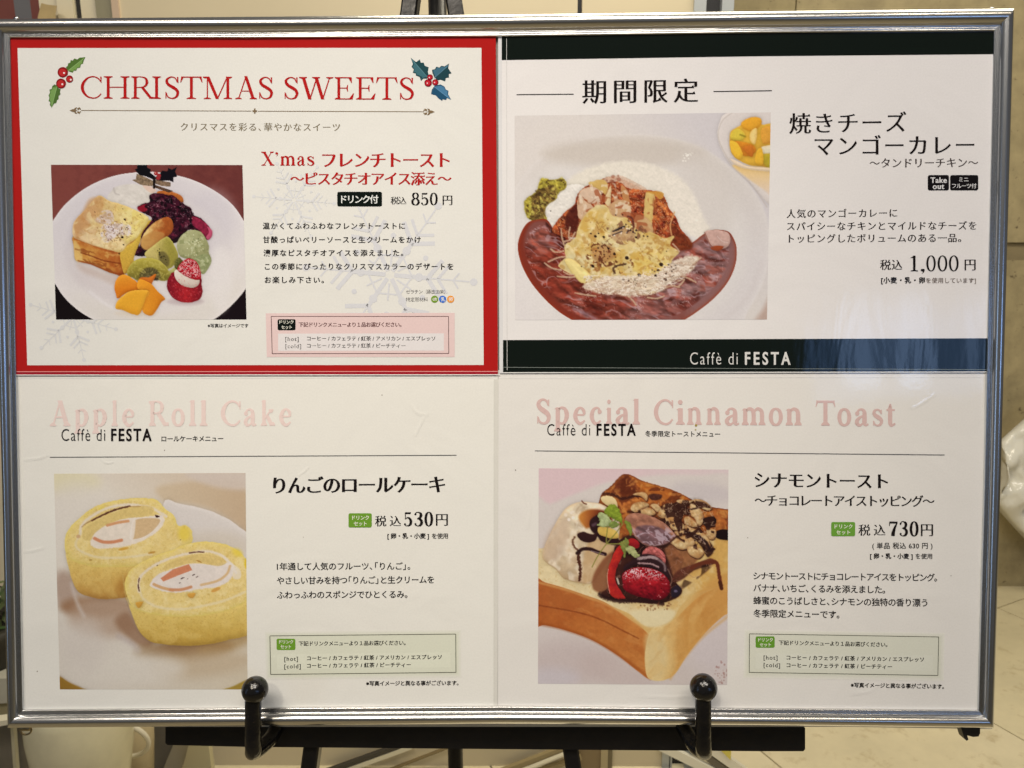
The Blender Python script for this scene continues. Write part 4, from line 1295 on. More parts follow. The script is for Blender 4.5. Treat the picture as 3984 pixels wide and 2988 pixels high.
def paint_roll(quad):
    p = Paint(quad, (200, 1830), 770 / 1468, 2.4)
    p.fill(lerp2((214, 204, 190), (196, 176, 156), lambda X, Y: (X - 300) / 900 - (Y - 50) / 900))
    p.ell(120, 90, 240, 100, (216, 206, 166), soft=120, a=.9)
    p.ell(200, 420, 320, 330, (214, 206, 196), soft=200, a=.8)
    p.shape([(820, 110), (1480, 100), (1480, 480), (1380, 400), (1200, 290), (1000, 240), (840, 230)], lerp2((198, 176, 148), (186, 160, 132), lambda X, Y: (X - 800) / 600), 60, .9)
    p.shape([(1000, 20), (1480, 20), (1480, 140), (1200, 120)], (198, 184, 176), 60, .8)
    p.shape([(830, 250), (960, 250), (1130, 285), (1290, 350), (1420, 440), (1500, 520), (1500, 800), (900, 700)], (206, 198, 194), 10, 1)
    p.ell(1200, 560, 280, 110, (194, 180, 160), soft=120, a=.5)
    # lower plate with shadows
    p.shape([(0, 760), (60, 740), (300, 900), (700, 1000), (1480, 900), (1480, 1700), (0, 1700)], lerp2((206, 197, 186), (198, 184, 160), lambda X, Y: (X - 400) / 1400 + (Y - 1500) / 900), 80)
    p.ell(110, 900, 90, 160, (162, 136, 122), soft=90, a=.8, rot=-.2)
    p.ell(330, 1010, 260, 80, (148, 112, 84), soft=90, a=.9)
    p.ell(400, 1090, 270, 150, (172, 146, 128), soft=120, a=.8)
    p.shape([(560, 1050), (640, 1150), (760, 1260), (700, 1330), (560, 1240), (470, 1120)], (142, 108, 84), 70, .8)
    p.ell(980, 1330, 360, 80, (142, 110, 76), soft=110, a=.9, rot=-.08)
    p.ell(1300, 1280, 220, 70, (160, 128, 84), soft=90, a=.7, rot=-.3)
    p.ell(1120, 1440, 380, 100, (184, 162, 134), soft=130, a=.7, rot=-.1)
    p.line([(150, 840), (190, 980), (240, 1080)], 26, (198, 186, 180), 26, .6)
    p.line([(500, 1230), (600, 1290), (640, 1340)], 40, (172, 158, 158), 34, .5)
    p.ell(560, 1470, 420, 130, (212, 204, 192), soft=160, a=.8)
    p.ell(250, 1300, 150, 200, (202, 192, 184), soft=150, a=.6)
    p.shape([(60, 1530), (130, 1570), (230, 1615), (280, 1640), (60, 1640)], (146, 112, 46), 9)
    p.line([(62, 1524), (140, 1572), (250, 1625)], 8, (176, 156, 134), 10, .7)
    p.shape([(1250, 1640), (1350, 1600), (1470, 1550), (1470, 1640)], (160, 134, 60), 14)

    def roll(out, side, edge, seed, spiral, fill, cap):
        p.shape(side, grad3(cap, 0, 1), 7, tex=.05, tsc=22)
        p.mottle(side, (230, 196, 116), 80, .42, .35, .35, seed + 51)
        p.mottle(side, (176, 132, 60), 9, .60, .12, .3, seed + 52)
        p.shape(out, lerp2((228, 200, 124), (218, 186, 112), lambda X, Y: fbm(X, Y, 80, seed) * 1.8 - .4), 6, tex=.05, tsc=16, rough=5, rsc=30, rim=((226, 204, 92), 22, .6), vol=0.2)
        p.mottle(out, (236, 214, 152), 60, .42, .35, .5, seed + 53)
        p.mottle(out, (196, 156, 84), 10, .58, .2, .35, seed + 54)
        p.mottle(out, (242, 224, 172), 9, .60, .2, .3, seed + 55)
        p.dots(46, out, 3, 8, [(186, 150, 70), (196, 166, 84), (228, 208, 140)], .5, seed + 2, elong=1.8)

    o1 = [(98, 520), (120, 450), (170, 390), (260, 310), (370, 250), (520, 215), (680, 205), (780, 220), (850, 290), (910, 340), (940, 410), (1000, 410), (1040, 450), (1045, 530), (980, 580), (900, 640), (740, 700), (500, 716), (300, 712), (160, 670), (110, 610)]
    s1_ = [(104, 600), (140, 650), (300, 700), (560, 706), (760, 680), (700, 800), (640, 900), (560, 940), (380, 955), (260, 930), (190, 890), (150, 800), (120, 690)]
    roll(o1, s1_, None, 5, None, None, [(640, (222, 192, 108)), (760, (212, 172, 92)), (950, (182, 134, 66))])
    p.ell(600, 860, 110, 90, (160, 104, 40), soft=90, a=.55)
    p.ell(985, 470, 44, 54, (226, 196, 70), soft=44, a=.8)
    p.ell(375, 288, 30, 16, (222, 196, 70), soft=24, a=.7, rot=-.4)
    W_ = (222, 208, 192)
    p.line([(215, 470), (230, 400), (330, 320), (450, 270), (600, 255), (740, 280), (800, 310), (850, 340)], 20, W_, 12, .85, rough=5)
    p.line([(215, 470), (180, 560), (260, 620), (400, 650), (600, 640), (740, 620)], 16, (222, 206, 168), 14, .75, rough=5)
    p.shape([(290, 520), (330, 450), (420, 400), (560, 355), (700, 345), (800, 330), (840, 360), (800, 440), (680, 520), (560, 560), (400, 580), (310, 570)], W_, 10, tex=.05, tsc=30, rough=6, vol=0)
    p.shape([(320, 470), (400, 410), (520, 360), (700, 340), (760, 300), (740, 270), (640, 262), (500, 300), (360, 360), (250, 430), (230, 500), (290, 520)], (212, 182, 112), 10, .9, tex=.08, vol=0)
    p.line([(300, 372), (380, 332), (480, 290), (580, 266)], 13, (78, 38, 34), 7, .9, rough=4)
    p.line([(225, 420), (260, 392), (310, 368)], 7, (120, 80, 60), 8, .6, rough=3)
    p.line([(580, 268), (660, 268)], 7, (150, 110, 70), 6, .6)
    p.shape([(620, 368), (800, 360), (770, 430), (690, 490), (600, 510), (600, 470)], (204, 170, 128), 8, tex=.05, vol=0)
    p.shape([(600, 380), (625, 368), (610, 500), (580, 500)], (228, 218, 206), 10, .8)
    p.line([(415, 408), (490, 388), (570, 376)], 20, (208, 142, 98), 8, .95)
    p.line([(320, 505), (380, 530), (450, 532), (520, 518)], 24, (204, 126, 92), 8, .95)
    p.shape([(770, 330), (805, 342), (778, 350)], (60, 24, 24), 4)
    p.ell(535, 582, 40, 10, (206, 150, 56), soft=8, rot=-.2, a=.9)
    p.ell(745, 610, 28, 8, (188, 136, 60), soft=6, rot=-.2, a=.9)
    p.ell(200, 490, 16, 14, (196, 150, 110), soft=10, a=.8)
    # front slice
    p.line([(530, 780), (545, 900), (560, 960)], 10, (196, 160, 90), 6, .8, rough=5)
    o2 = [(545, 860), (560, 780), (620, 710), (760, 640), (900, 590), (960, 560), (1060, 535), (1200, 530), (1320, 560), (1410, 620), (1470, 700), (1500, 800), (1480, 930), (1380, 1010), (1200, 1065), (1000, 1085), (800, 1075), (650, 1040), (580, 990)]
    s2_ = [(555, 940), (600, 1010), (800, 1070), (1000, 1080), (1250, 1050), (1500, 960), (1500, 1190), (1300, 1260), (1130, 1295), (950, 1300), (790, 1285), (720, 1260), (650, 1190), (610, 1100)]
    roll(o2, s2_, None, 25, None, None, [(960, (224, 196, 110)), (1120, (210, 176, 92)), (1290, (186, 148, 66))])
    p.ell(1380, 610, 40, 26, (228, 198, 66), soft=40, a=.8, rot=.5)
    p.ell(1450, 690, 20, 40, (222, 186, 30), soft=16, a=.8)
    p.line([(650, 900), (655, 800), (740, 720), (860, 660), (1000, 620), (1150, 600), (1260, 630), (1330, 690), (1370, 760)], 18, W_, 12, .85, rough=5)
    p.line([(655, 880), (680, 950), (780, 1010), (950, 1030), (1150, 1000), (1300, 960), (1440, 900)], 16, (224, 208, 166), 14, .8, rough=5)
    p.shape([(730, 850), (780, 780), (900, 730), (1040, 690), (1200, 700), (1280, 680), (1350, 700), (1330, 800), (1240, 860), (1100, 880), (1000, 900), (880, 905), (780, 880)], (218, 206, 198), 10, tex=.05, tsc=30, rough=6, vol=0)
    p.shape([(1010, 640), (1120, 620), (1240, 640), (1300, 680), (1240, 710), (1120, 690), (1020, 690), (900, 720), (820, 740), (880, 680)], (212, 180, 110), 10, .9, tex=.1, vol=0)
    p.shape([(1270, 640), (1340, 690), (1400, 740), (1400, 800), (1350, 800), (1330, 720)], (222, 212, 200), 12, .7)
    p.shape([(810, 800), (900, 735), (1020, 695), (1045, 740), (940, 780), (830, 825)], (204, 124, 92), 6, smooth=False, tex=.05)
    p.line([(760, 845), (820, 870), (900, 890)], 22, (206, 154, 108), 7, .95)
    p.line([(880, 885), (960, 885), (1035, 865)], 22, (200, 134, 98), 7, .95)
    p.line([(1110, 850), (1230, 820), (1300, 770), (1325, 710)], 18, (208, 166, 116), 9, .9)
    p.line([(1025, 612), (1080, 606), (1130, 606)], 10, (86, 44, 40), 6, .9, rough=3)
    p.line([(652, 800), (645, 850), (652, 895)], 8, (76, 36, 34), 5, .85, rough=4)
    for x, y, r in ((985, 795, 0), (970, 800, 9), (1055, 775, 8), (1080, 790, 6), (952, 835, 5), (1010, 805, 4), (785, 705, 5), (958, 515, 4)): p.ell(x, y, max(3, r * 1.6), max(2, r * .5), (60, 34, 36), soft=4, rot=-.5)
    p.shape([(625, 980), (680, 975), (660, 1015), (640, 1018)], (208, 150, 60), 6)
    p.shape([(1010, 915), (1070, 910), (1050, 945), (1020, 940)], (212, 152, 66), 6)
    p.ell(1220, 885, 38, 13, (208, 146, 70), soft=8, rot=-.4, a=.9)
    p.ell(1095, 675, 24, 6, (170, 122, 56), soft=5, rot=.4, a=.8)
    p.ell(290, 665, 12, 8, (160, 124, 60), soft=6, a=.7)
    p.grain(.028, 9, 73)
    return p


def paint_cinnamon(quad):
    p = Paint(quad, (2090, 1810), 750 / 1447, 2.3)
    p.fill(lerp2((208, 178, 184), (204, 190, 190), lambda X, Y: (X - 200) / 1500 + (Y - 200) / 900))
    p.shape([(-60, 330), (100, 290), (300, 210), (560, 120), (900, 75), (1200, 75), (1500, 130), (1600, 800), (1600, 1750), (-60, 1750)], lerp2((202, 192, 188), (196, 184, 182), lambda X, Y: (Y - 200) / 1300), 40)
    p.ell(1250, 200, 240, 70, (186, 176, 180), soft=90, a=.7, rot=.15)
    p.ell(250, 1480, 330, 170, (184, 168, 168), soft=180, a=.7)
    p.ell(110, 1600, 200, 80, (188, 180, 188), soft=120, a=.8)
    p.ell(600, 1560, 300, 120, (184, 166, 164), soft=140, a=.6, rot=.4)
    p.ell(1340, 1300, 200, 240, (196, 184, 188), soft=120, a=.6)
    # back slab of toast
    back = [(470, 250), (560, 150), (620, 85), (670, 65), (730, 85), (800, 120), (1000, 180), (1130, 240), (1240, 300), (1420, 330), (1470, 360), (1470, 760), (900, 700), (480, 500)]
    p.shape(back, lerp2((150, 78, 32), (186, 112, 52), lambda X, Y: fbm(X, Y, 90, 5) * 1.7 - .35), 5, tex=.14, tsc=24, rough=4, rim=((84, 40, 22), 8, .7))
    p.shape([(610, 110), (670, 85), (740, 120), (740, 200), (640, 230), (560, 200)], (98, 44, 26), 40, .85)
    p.shape([(760, 120), (1000, 190), (1120, 250), (1060, 290), (860, 210), (770, 190)], (178, 98, 36), 30, .8)
    p.relief(back, 34, .3, -1.2, 8, soft=10)
    p.mottle(back, (92, 40, 22), 60, .54, .16, .7, 161)
    p.mottle(back, (204, 136, 66), 44, .58, .14, .55, 162)
    p.shape([(-20, 640), (300, 560), (1000, 540), (1470, 500), (1470, 1060), (1300, 1200), (1100, 1420), (960, 1560), (860, 1500), (700, 1250), (400, 1080), (-20, 920)], (208, 166, 102), 12, vol=0, smooth=False)
    # wide pale crumb surface of the toast
    crumb = [(0, 650), (60, 620), (400, 560), (900, 560), (1300, 560), (1470, 520), (1470, 820), (1400, 900), (1200, 960), (1080, 1060), (1030, 1140), (960, 1190), (880, 1210), (800, 1200), (700, 1120), (560, 1060), (300, 960), (0, 880)]
    p.shape(crumb, lerp2((214, 192, 146), (204, 156, 84), lambda X, Y: (X - 700) / 560 + (fbm(X, Y, 90, 15) - .5) * .8), 8, tex=.06, tsc=30)
    p.mottle(crumb, (226, 206, 160), 80, .42, .35, .5, 163)
    p.mottle(crumb, (184, 134, 72), 14, .60, .2, .25, 164)
    # crust: left face and right face
    left = [(-20, 862), (60, 880), (200, 920), (360, 975), (500, 1025), (600, 1090), (700, 1160), (790, 1225), (850, 1300), (870, 1440), (850, 1600), (760, 1550), (620, 1440), (480, 1350), (360, 1290), (200, 1235), (60, 1200), (-20, 1190)]
    p.shape(left, lerp2((170, 92, 42), (194, 122, 60), lambda X, Y: (X - 100) / 800 + (fbm(X, Y, 120, 33) - .5) * .7), 7, tex=.06, tsc=26)
    p.mottle(left, (160, 88, 40), 110, .45, .35, .4, 165, stretch=1.8, rot=.4)
    p.mottle(left, (206, 142, 82), 40, .52, .3, .3, 166, stretch=2.5, rot=.45)
    p.line([(0, 1050), (150, 1075), (330, 1110), (480, 1160), (620, 1230), (760, 1300)], 9, (120, 58, 26), 10, .75, rough=3)
    p.line([(-10, 875), (200, 930), (360, 985), (500, 1035), (620, 1100), (790, 1220)], 16, (206, 150, 90), 16, .7)
    p.line([(0, 1188), (200, 1230), (420, 1310), (620, 1430), (850, 1600)], 22, (146, 74, 30), 20, .6)
    right = [(860, 1230), (960, 1200), (1040, 1150), (1110, 1080), (1240, 970), (1400, 900), (1470, 860), (1470, 1080), (1400, 1130), (1300, 1220), (1200, 1330), (1110, 1450), (1040, 1560), (960, 1612), (870, 1615), (820, 1570), (810, 1400)]
    p.shape(right, lerp2((220, 188, 128), (202, 142, 74), lambda X, Y: (X - 900) / 260 + (fbm(X, Y, 90, 35) - .5) * .5), 9, tex=.05, tsc=30)
    p.shape([(820, 1280), (920, 1260), (970, 1380), (960, 1540), (900, 1600), (850, 1570), (820, 1420)], (210, 182, 130), 60, .8)
    p.shape([(1200, 960), (1470, 800), (1470, 1060), (1300, 1190), (1100, 1400), (1040, 1350)], (196, 138, 72), 60, .6)
    p.shape([(700, 1100), (860, 1080), (1030, 1090), (1000, 1170), (900, 1215), (800, 1200)], (220, 204, 160), 36, .85)
    p.line([(1440, 1130), (1240, 1290), (1080, 1480), (1000, 1600)], 20, (206, 150, 80), 22, .6)
    p.mottle(right, (220, 176, 110), 90, .45, .35, .4, 167, stretch=2, rot=2.2)
    p.mottle(right, (176, 112, 50), 60, .52, .3, .25, 168, stretch=2.4, rot=2.2)
    # whipped banana cream on the left
    cream = [(40, 690), (60, 600), (110, 490), (170, 380), (230, 310), (320, 275), (420, 280), (500, 300), (600, 380), (620, 480), (600, 600), (540, 700), (460, 820), (400, 890), (300, 880), (200, 850), (140, 780), (80, 740)]
    p.shape(cream, lerp2((222, 202, 172), (184, 156, 124), lambda X, Y: (Y - 420) / 520 + (fbm(X, Y, 120, 37) - .5) * .7), 9, tex=.04, tsc=40, rim=((170, 130, 84), 22, .45))
    p.mottle(cream, (232, 218, 196), 110, .48, .2, .6, 169, stretch=.6)
    p.mottle(cream, (176, 146, 118), 80, .56, .18, .5, 170, stretch=.6)
    p.relief(cream, 120, .3, -1.4, 39, soft=20, stretch=.7)
    p.shape([(60, 560), (140, 440), (230, 400), (230, 560), (160, 700), (60, 700)], (188, 160, 138), 60, .6)
    p.shape([(480, 240), (540, 228), (590, 262), (600, 330), (540, 310), (490, 275)], (220, 192, 138), 7)
    p.shape([(400, 560), (500, 560), (580, 620), (540, 700), (460, 820), (390, 880), (340, 860), (350, 680)], (190, 152, 108), 30, .7)
    p.shape([(420, 830), (500, 700), (590, 640), (620, 700), (540, 900), (500, 960), (420, 930)], (122, 70, 44), 26, .8)
    p.dots(6, [(220, 360), (300, 340), (290, 400), (220, 410)], 7, 14, (236, 222, 210), .8, 5, soft=10)
    p.line([(335, 268), (350, 285), (370, 292)], 10, (90, 40, 28), 5, .8)
    # caramel and chocolate on the cream
    p.shape([(310, 390), (360, 340), (450, 330), (540, 360), (560, 440), (480, 500), (400, 470), (360, 470)], lerp2((190, 116, 46), (120, 50, 20), lambda X, Y: (X - 330) / 130), 26, .95)
    p.shape([(400, 410), (470, 370), (520, 420), (540, 500), (600, 540), (620, 600), (500, 580), (440, 520), (400, 480)], (52, 28, 30), 12)
    p.shape([(300, 520), (350, 500), (420, 520), (460, 480), (440, 560), (390, 580), (330, 565)], (56, 30, 30), 9)
    p.shape([(455, 470), (500, 460), (590, 490), (610, 540), (560, 550), (470, 520)], (214, 176, 84), 8, .95)
    p.line([(280, 540), (266, 575), (282, 615), (318, 645)], 14, (84, 46, 30), 8, .8, rough=6)
    p.line([(318, 645), (310, 700), (323, 770), (318, 860)], 22, (74, 38, 26), 8, .95, rough=8)
    p.line([(300, 660), (340, 630), (400, 630), (450, 650), (510, 668)], 26, (52, 30, 30), 8, 1)
    p.line([(405, 644), (450, 655), (500, 672)], 7, (150, 130, 140), 6, .7)
    p.line([(420, 450), (440, 440)], 22, (110, 84, 100), 14, .6)
    # centre chocolate bed
    p.shape([(520, 1000), (480, 960), (540, 900), (560, 700), (620, 560), (760, 520), (960, 560), (1050, 640), (1100, 720), (1040, 860), (1090, 940), (1040, 1000), (900, 1040), (700, 1025)], (66, 34, 28), 10, tex=.3, tsc=40)
    p.shape([(960, 620), (1080, 590), (1240, 640), (1180, 740), (1080, 820), (1030, 860), (1000, 760)], (140, 90, 58), 24, .9, tex=.2, tsc=30)
    p.shape([(1010, 860), (1060, 790), (1180, 740), (1300, 700), (1330, 740), (1180, 790), (1100, 850), (1040, 880)], (92, 48, 36), 12, .9, tex=.2)
    bed = [(520, 1000), (480, 960), (560, 700), (620, 560), (960, 560), (1100, 720), (1330, 740), (1090, 940), (900, 1040)]
    p.mottle(bed, (34, 18, 16), 80, .52, .16, .6, 178, oct=2)
    p.mottle(bed, (150, 112, 96), 60, .93, .05, .5, 179, ridge=True, oct=2)
    # walnuts and sauce behind
    nuts = [[(700, 330), (730, 285), (800, 275), (840, 300), (800, 330), (740, 355)], [(765, 345), (810, 315), (870, 330), (890, 365), (850, 380), (790, 375)], [(850, 300), (900, 290), (930, 330), (900, 350)], [(905, 370), (950, 300), (1000, 290), (1060, 340), (1000, 360), (950, 400)],
            [(960, 370), (1050, 350), (1090, 380), (1050, 420), (980, 430)], [(1045, 270), (1090, 255), (1130, 270), (1180, 260), (1120, 300), (1080, 310)], [(1150, 290), (1200, 310), (1240, 350), (1245, 420), (1210, 460), (1180, 400), (1150, 370)], [(1100, 400), (1140, 385), (1200, 440), (1190, 465), (1120, 450)],
            [(1000, 440), (1080, 430), (1110, 470), (1060, 490), (1010, 480)], [(715, 220), (790, 200), (830, 225), (820, 270), (780, 235)], [(1180, 255), (1260, 270), (1310, 320), (1270, 340), (1200, 300)], [(1000, 570), (1060, 540), (1140, 535), (1185, 580), (1150, 620), (1080, 635), (1030, 610)],
            [(1110, 450), (1160, 470), (1220, 490), (1280, 540), (1300, 620), (1270, 590), (1220, 540), (1130, 500)], [(1130, 610), (1220, 620), (1250, 660), (1210, 700), (1140, 670)], [(1270, 480), (1340, 490), (1330, 550), (1290, 550)], [(1030, 500), (1090, 490), (1120, 500), (1060, 530)]]
    choc = [(900, 420), (960, 400), (1050, 400), (1100, 440), (1200, 480), (1260, 540), (1330, 630), (1280, 690), (1240, 620), (1180, 560), (1100, 520), (1010, 520)]
    p.shape(choc, (56, 30, 26), 12, .9, tex=.3)
    p.line([(500, 215), (560, 220), (640, 250), (720, 235), (800, 220)], 22, (60, 28, 24), 12, .85, rough=7)
    p.line([(690, 350), (760, 365), (900, 400)], 26, (70, 34, 26), 14, .85, rough=7)
    p.line([(930, 330), (1000, 345), (1100, 310), (1190, 290)], 30, (66, 34, 28), 14, .85, rough=8)
    p.shape([(840, 220), (930, 220), (925, 255), (860, 262)], (70, 38, 34), 10, .9, tex=.3)
    p.shape([(1255, 395), (1330, 390), (1340, 440), (1280, 470), (1245, 430)], (30, 18, 20), 8)
    p.shape([(1340, 500), (1400, 480), (1450, 500), (1450, 560), (1350, 550)], (32, 18, 20), 8)
    for i, P in enumerate(nuts):
        p.shape([(x + 5, y + 9) for x, y in P], (56, 28, 22), 9, .7)
        p.shape(P, lerp2((214, 184, 136), (176, 124, 74), lambda X, Y, i=i: fbm(X, Y, 40, 60 + i) * 1.8 - .5), 6, tex=.12, tsc=14, rim=((126, 76, 44), 6, .5))
    p.relief([(680, 260), (900, 250), (1200, 230), (1320, 320), (1320, 640), (1100, 520), (900, 420), (700, 360)], 30, .35, -1.2, 63, soft=20)
    p.line([(1110, 500), (1200, 530), (1270, 580), (1300, 640)], 20, (44, 24, 26), 8, .9)
    p.line([(1210, 535), (1260, 590)], 5, (170, 140, 140), 5, .7)
    p.line([(960, 355), (1010, 340), (1060, 370)], 12, (50, 26, 24), 7, .85)
    p.line([(1090, 320), (1150, 330), (1210, 320)], 14, (50, 28, 26), 7, .85)
    p.dots(20, [(940, 420), (1100, 440), (1260, 560), (1300, 660), (1100, 520)], 5, 12, (40, 20, 20), .8, 64, soft=6)
    nz_ = [(900, 280), (1000, 260), (1300, 300), (1340, 660), (1200, 640), (1000, 520), (900, 420), (700, 370)]
    p.mottle(nz_, (58, 30, 24), 62, .56, .07, .9, 171, oct=2)
    p.mottle(nz_, (196, 168, 140), 40, .93, .05, .5, 172, ridge=True, oct=2)
    # chocolate ice cream
    ice = [(660, 400), (700, 365), (770, 360), (860, 385), (950, 430), (1020, 500), (1040, 540), (980, 590), (880, 610), (790, 590), (720, 520), (670, 450)]
    p.shape(ice, grad3([(380, (158, 106, 86)), (460, (146, 98, 84)), (560, (112, 78, 78))], -.2, 1.1), 7, tex=.08, tsc=20)
    p.shape([(740, 470), (800, 450), (900, 460), (1000, 520), (980, 580), (880, 600), (790, 580), (740, 520)], (112, 84, 92), 16, .9)
    p.relief(ice, 60, .7, -1.0, 67, hi=(190, 170, 190), hia=.6, thr=.3, soft=14, stretch=1.6, rot=.5)
    p.mottle(ice, (178, 156, 170), 50, .84, .1, .75, 173, ridge=True, stretch=1.8, rot=.5, fade=lambda X, Y: (Y - 440) / 50)
    p.mottle(ice, (82, 50, 50), 50, .56, .12, .6, 174, stretch=1.8, rot=.5, fade=lambda X, Y: (Y - 430) / 60)
    p.mottle(ice, (176, 124, 100), 18, .6, .1, .5, 175, fade=lambda X, Y: (480 - Y) / 50)
    p.line([(1040, 540), (980, 590), (900, 610)], 12, (60, 32, 30), 9, .8)
    # strawberry slice and strawberry
    p.shape([(680, 560), (720, 548), (765, 580), (760, 620), (700, 630), (660, 650), (620, 720), (590, 800), (590, 880), (640, 960), (660, 1000), (600, 1005), (550, 970), (530, 900), (530, 800), (560, 700), (600, 620)], lerp2((190, 44, 34), (150, 26, 34), lambda X, Y: fbm(X, Y, 50, 71) * 1.8 - .4 + (X - 620) / 400), 6, tex=.08)
    p.line([(535, 780), (525, 850), (545, 960)], 5, (214, 190, 160), 4, .6, rough=3)
    sb = [(640, 880), (640, 820), (690, 780), (760, 765), (860, 775), (940, 810), (990, 870), (1000, 930), (980, 980), (920, 1010), (850, 1010), (760, 985), (690, 960), (650, 930)]
    p.shape(sb, lerp2((168, 26, 36), (116, 14, 28), lambda X, Y: (Y - 840) / 160 + (fbm(X, Y, 40, 73) - .5) * .8), 6, tex=.1, tsc=20, rim=((90, 12, 24), 14, .5))
    p.relief([(650, 860), (690, 790), (760, 770), (860, 780), (940, 820), (980, 880), (960, 900), (860, 870), (760, 850)], 26, 1.0, -1.3, 75, hi=(220, 206, 216), hia=.9, thr=.08, soft=16)
    p.relief(sb, 30, .5, -1.3, 77, hi=(236, 150, 150), hia=.4, thr=.3, soft=10)
    p.mottle(sb, (226, 206, 214), 16, .84, .08, .85, 176, ridge=True, fade=lambda X, Y: (880 - Y) / 70)
    p.dots(24, sb, 3, 6, [(222, 150, 150), (90, 10, 20)], .7, 177)
    p.shape([(800, 640), (850, 610), (920, 630), (960, 680), (960, 740), (920, 700), (860, 680), (790, 680)], (178, 92, 90), 8, tex=.25, tsc=12)
    p.relief([(790, 640), (850, 610), (920, 630), (965, 700), (950, 740), (860, 690)], 22, .8, -1.2, 79, hi=(226, 206, 200), hia=.7, thr=.12, soft=8)
    p.shape([(700, 720), (780, 670), (860, 670), (930, 710), (990, 790), (990, 850), (930, 800), (840, 765), (740, 750), (660, 790), (650, 760)], (52, 30, 34), 9)
    p.line([(760, 700), (850, 690), (900, 700)], 20, (190, 168, 172), 9, .75, rough=6)
    p.line([(760, 735), (850, 740), (910, 765)], 12, (196, 160, 164), 7, .75, rough=5)
    p.line([(880, 690), (950, 740), (960, 790)], 16, (150, 130, 134), 12, .7)
    p.line([(980, 780), (1010, 850), (1000, 900)], 8, (140, 106, 90), 7, .7)
    p.line([(600, 850), (612, 890)], 12, (206, 200, 186), 6, .8)
    p.shape([(1010, 930), (1050, 900), (1080, 930), (1060, 980), (1010, 990)], (44, 34, 46), 8)
    p.ell(1040, 945, 14, 10, (110, 100, 130), soft=8, a=.8)
    p.line([(470, 970), (520, 1000), (640, 1020), (800, 1015), (940, 1040)], 30, (46, 24, 24), 14, .85, rough=8)
    p.dots(26, [(770, 1040), (960, 1020), (1050, 1040), (980, 1090), (800, 1090)], 4, 10, [(128, 80, 50), (92, 48, 32)], .7, 81, soft=6)
    # drizzle at the right
    p.line([(1160, 770), (1220, 740), (1320, 725), (1350, 740), (1365, 820), (1380, 900)], 26, (104, 50, 32), 9, 1, rough=4)
    p.line([(1372, 880), (1384, 925)], 28, (80, 40, 24), 8)
    p.line([(1280, 640), (1330, 630)], 16, (50, 26, 26), 6, .9)
    # parsley
    leafs = [([(500, 350), (540, 300), (570, 292), (610, 330), (640, 400), (640, 440), (600, 420), (560, 400), (530, 380)], (128, 148, 44)), ([(455, 380), (480, 355), (530, 380), (560, 420), (540, 460), (490, 465), (450, 450), (470, 420)], (158, 172, 122)),
             ([(540, 440), (580, 420), (620, 440), (600, 465), (560, 475)], (120, 138, 68)), ([(660, 420), (700, 440), (715, 490), (700, 530), (680, 490)], (122, 136, 54)),
             ([(615, 590), (650, 560), (670, 545), (690, 580), (680, 620), (655, 695), (640, 640)], (124, 132, 66)), ([(660, 620), (720, 610), (750, 650), (772, 680), (740, 695), (700, 670)], (160, 164, 112))]
    for P, c in leafs:
        p.shape(P, c, 5, rough=9, rsc=16, tex=.2, tsc=18, rim=((84, 100, 36), 5, .4))
    for P in ([(640, 440), (590, 510), (520, 590), (450, 690), (412, 765)], [(520, 590), (600, 590), (660, 580)], [(530, 460), (520, 540), (520, 590)]):
        p.line(P, 8, (128, 126, 60), 4, .95)
    # chocolate crumbs on the plate
    p.dots(34, [(1330, 1500), (1400, 1460), (1440, 1520), (1440, 1600), (1380, 1640), (1330, 1560)], 3, 9, (150, 108, 104), .7, 83, soft=6)
    p.grain(.028, 9, 79)
    return p


# ------------------------------------------------------------------ the poster frame
def profile(n_pts=44):
    P = [(0.0, 0.0004), (0.0, 0.0021)]
    for k in range(1, n_pts + 1):
        s = k / n_pts
        h = 0.0021
        if s < 0.34:
            h += 0.00028 * (0.5 - 0.5 * math.cos(2 * math.pi * s / 0.085)) * (1 if s < 0.255 else 0)
        if s > 0.28:
            u = (s - 0.28) / 0.72
            h += 0.0040 * math.sin(math.pi * min(1, u * 0.96)) ** 0.62 * (1 - 0.25 * u)
        P.append((s, h))
    P += [(1.0, 0.0005), (0.995, -0.0105)]
    return P


IN = {  # inner edge of each rail in the photograph, outer edge beside it
    'top': ([(41, 147), (950, 149), (1950, 143), (2950, 129), (3866, 121)], [(-42, 77), (950, 67), (1992, 58), (2950, 46), (3941, 35)]),
    'right': ([(3866, 121), (3846, 1000), (3828, 1900), (3805, 2763)], [(3941, 35), (3914, 1000), (3888, 1900), (3862, 2829)]),
    'bottom': ([(3805, 2763), (2950, 2756), (1950, 2747), (1000, 2753), (90, 2762)], [(3862, 2829), (2950, 2819), (1950, 2814), (1000, 2820), (34, 2829)]),
    'left': ([(90, 2762), (73, 1900), (55, 900), (41, 147)], [(34, 2829), (13, 1900), (-15, 900), (-42, 77)]),
}
al = plain_mat("brushed_aluminium", (0.72, 0.72, 0.71), rough=0.23, metal=1.0, noise=0.03, nscale=40, stretch=(0.05, 1, 1))
alv = plain_mat("brushed_aluminium_upright", (0.66, 0.68, 0.70), rough=0.23, metal=1.0, noise=0.03, nscale=40, stretch=(1, 0.05, 1))
backing = plain_mat("grey_backing", (0.5, 0.49, 0.46), rough=0.7)
frame = empty("poster_frame", MB_ @ Matrix.Translation(B(1950, 2800, 0)), "silver aluminium poster frame holding four laminated menu sheets", "picture frame")
fc = np.array(B(1950, 2800, 0))
prof = profile()
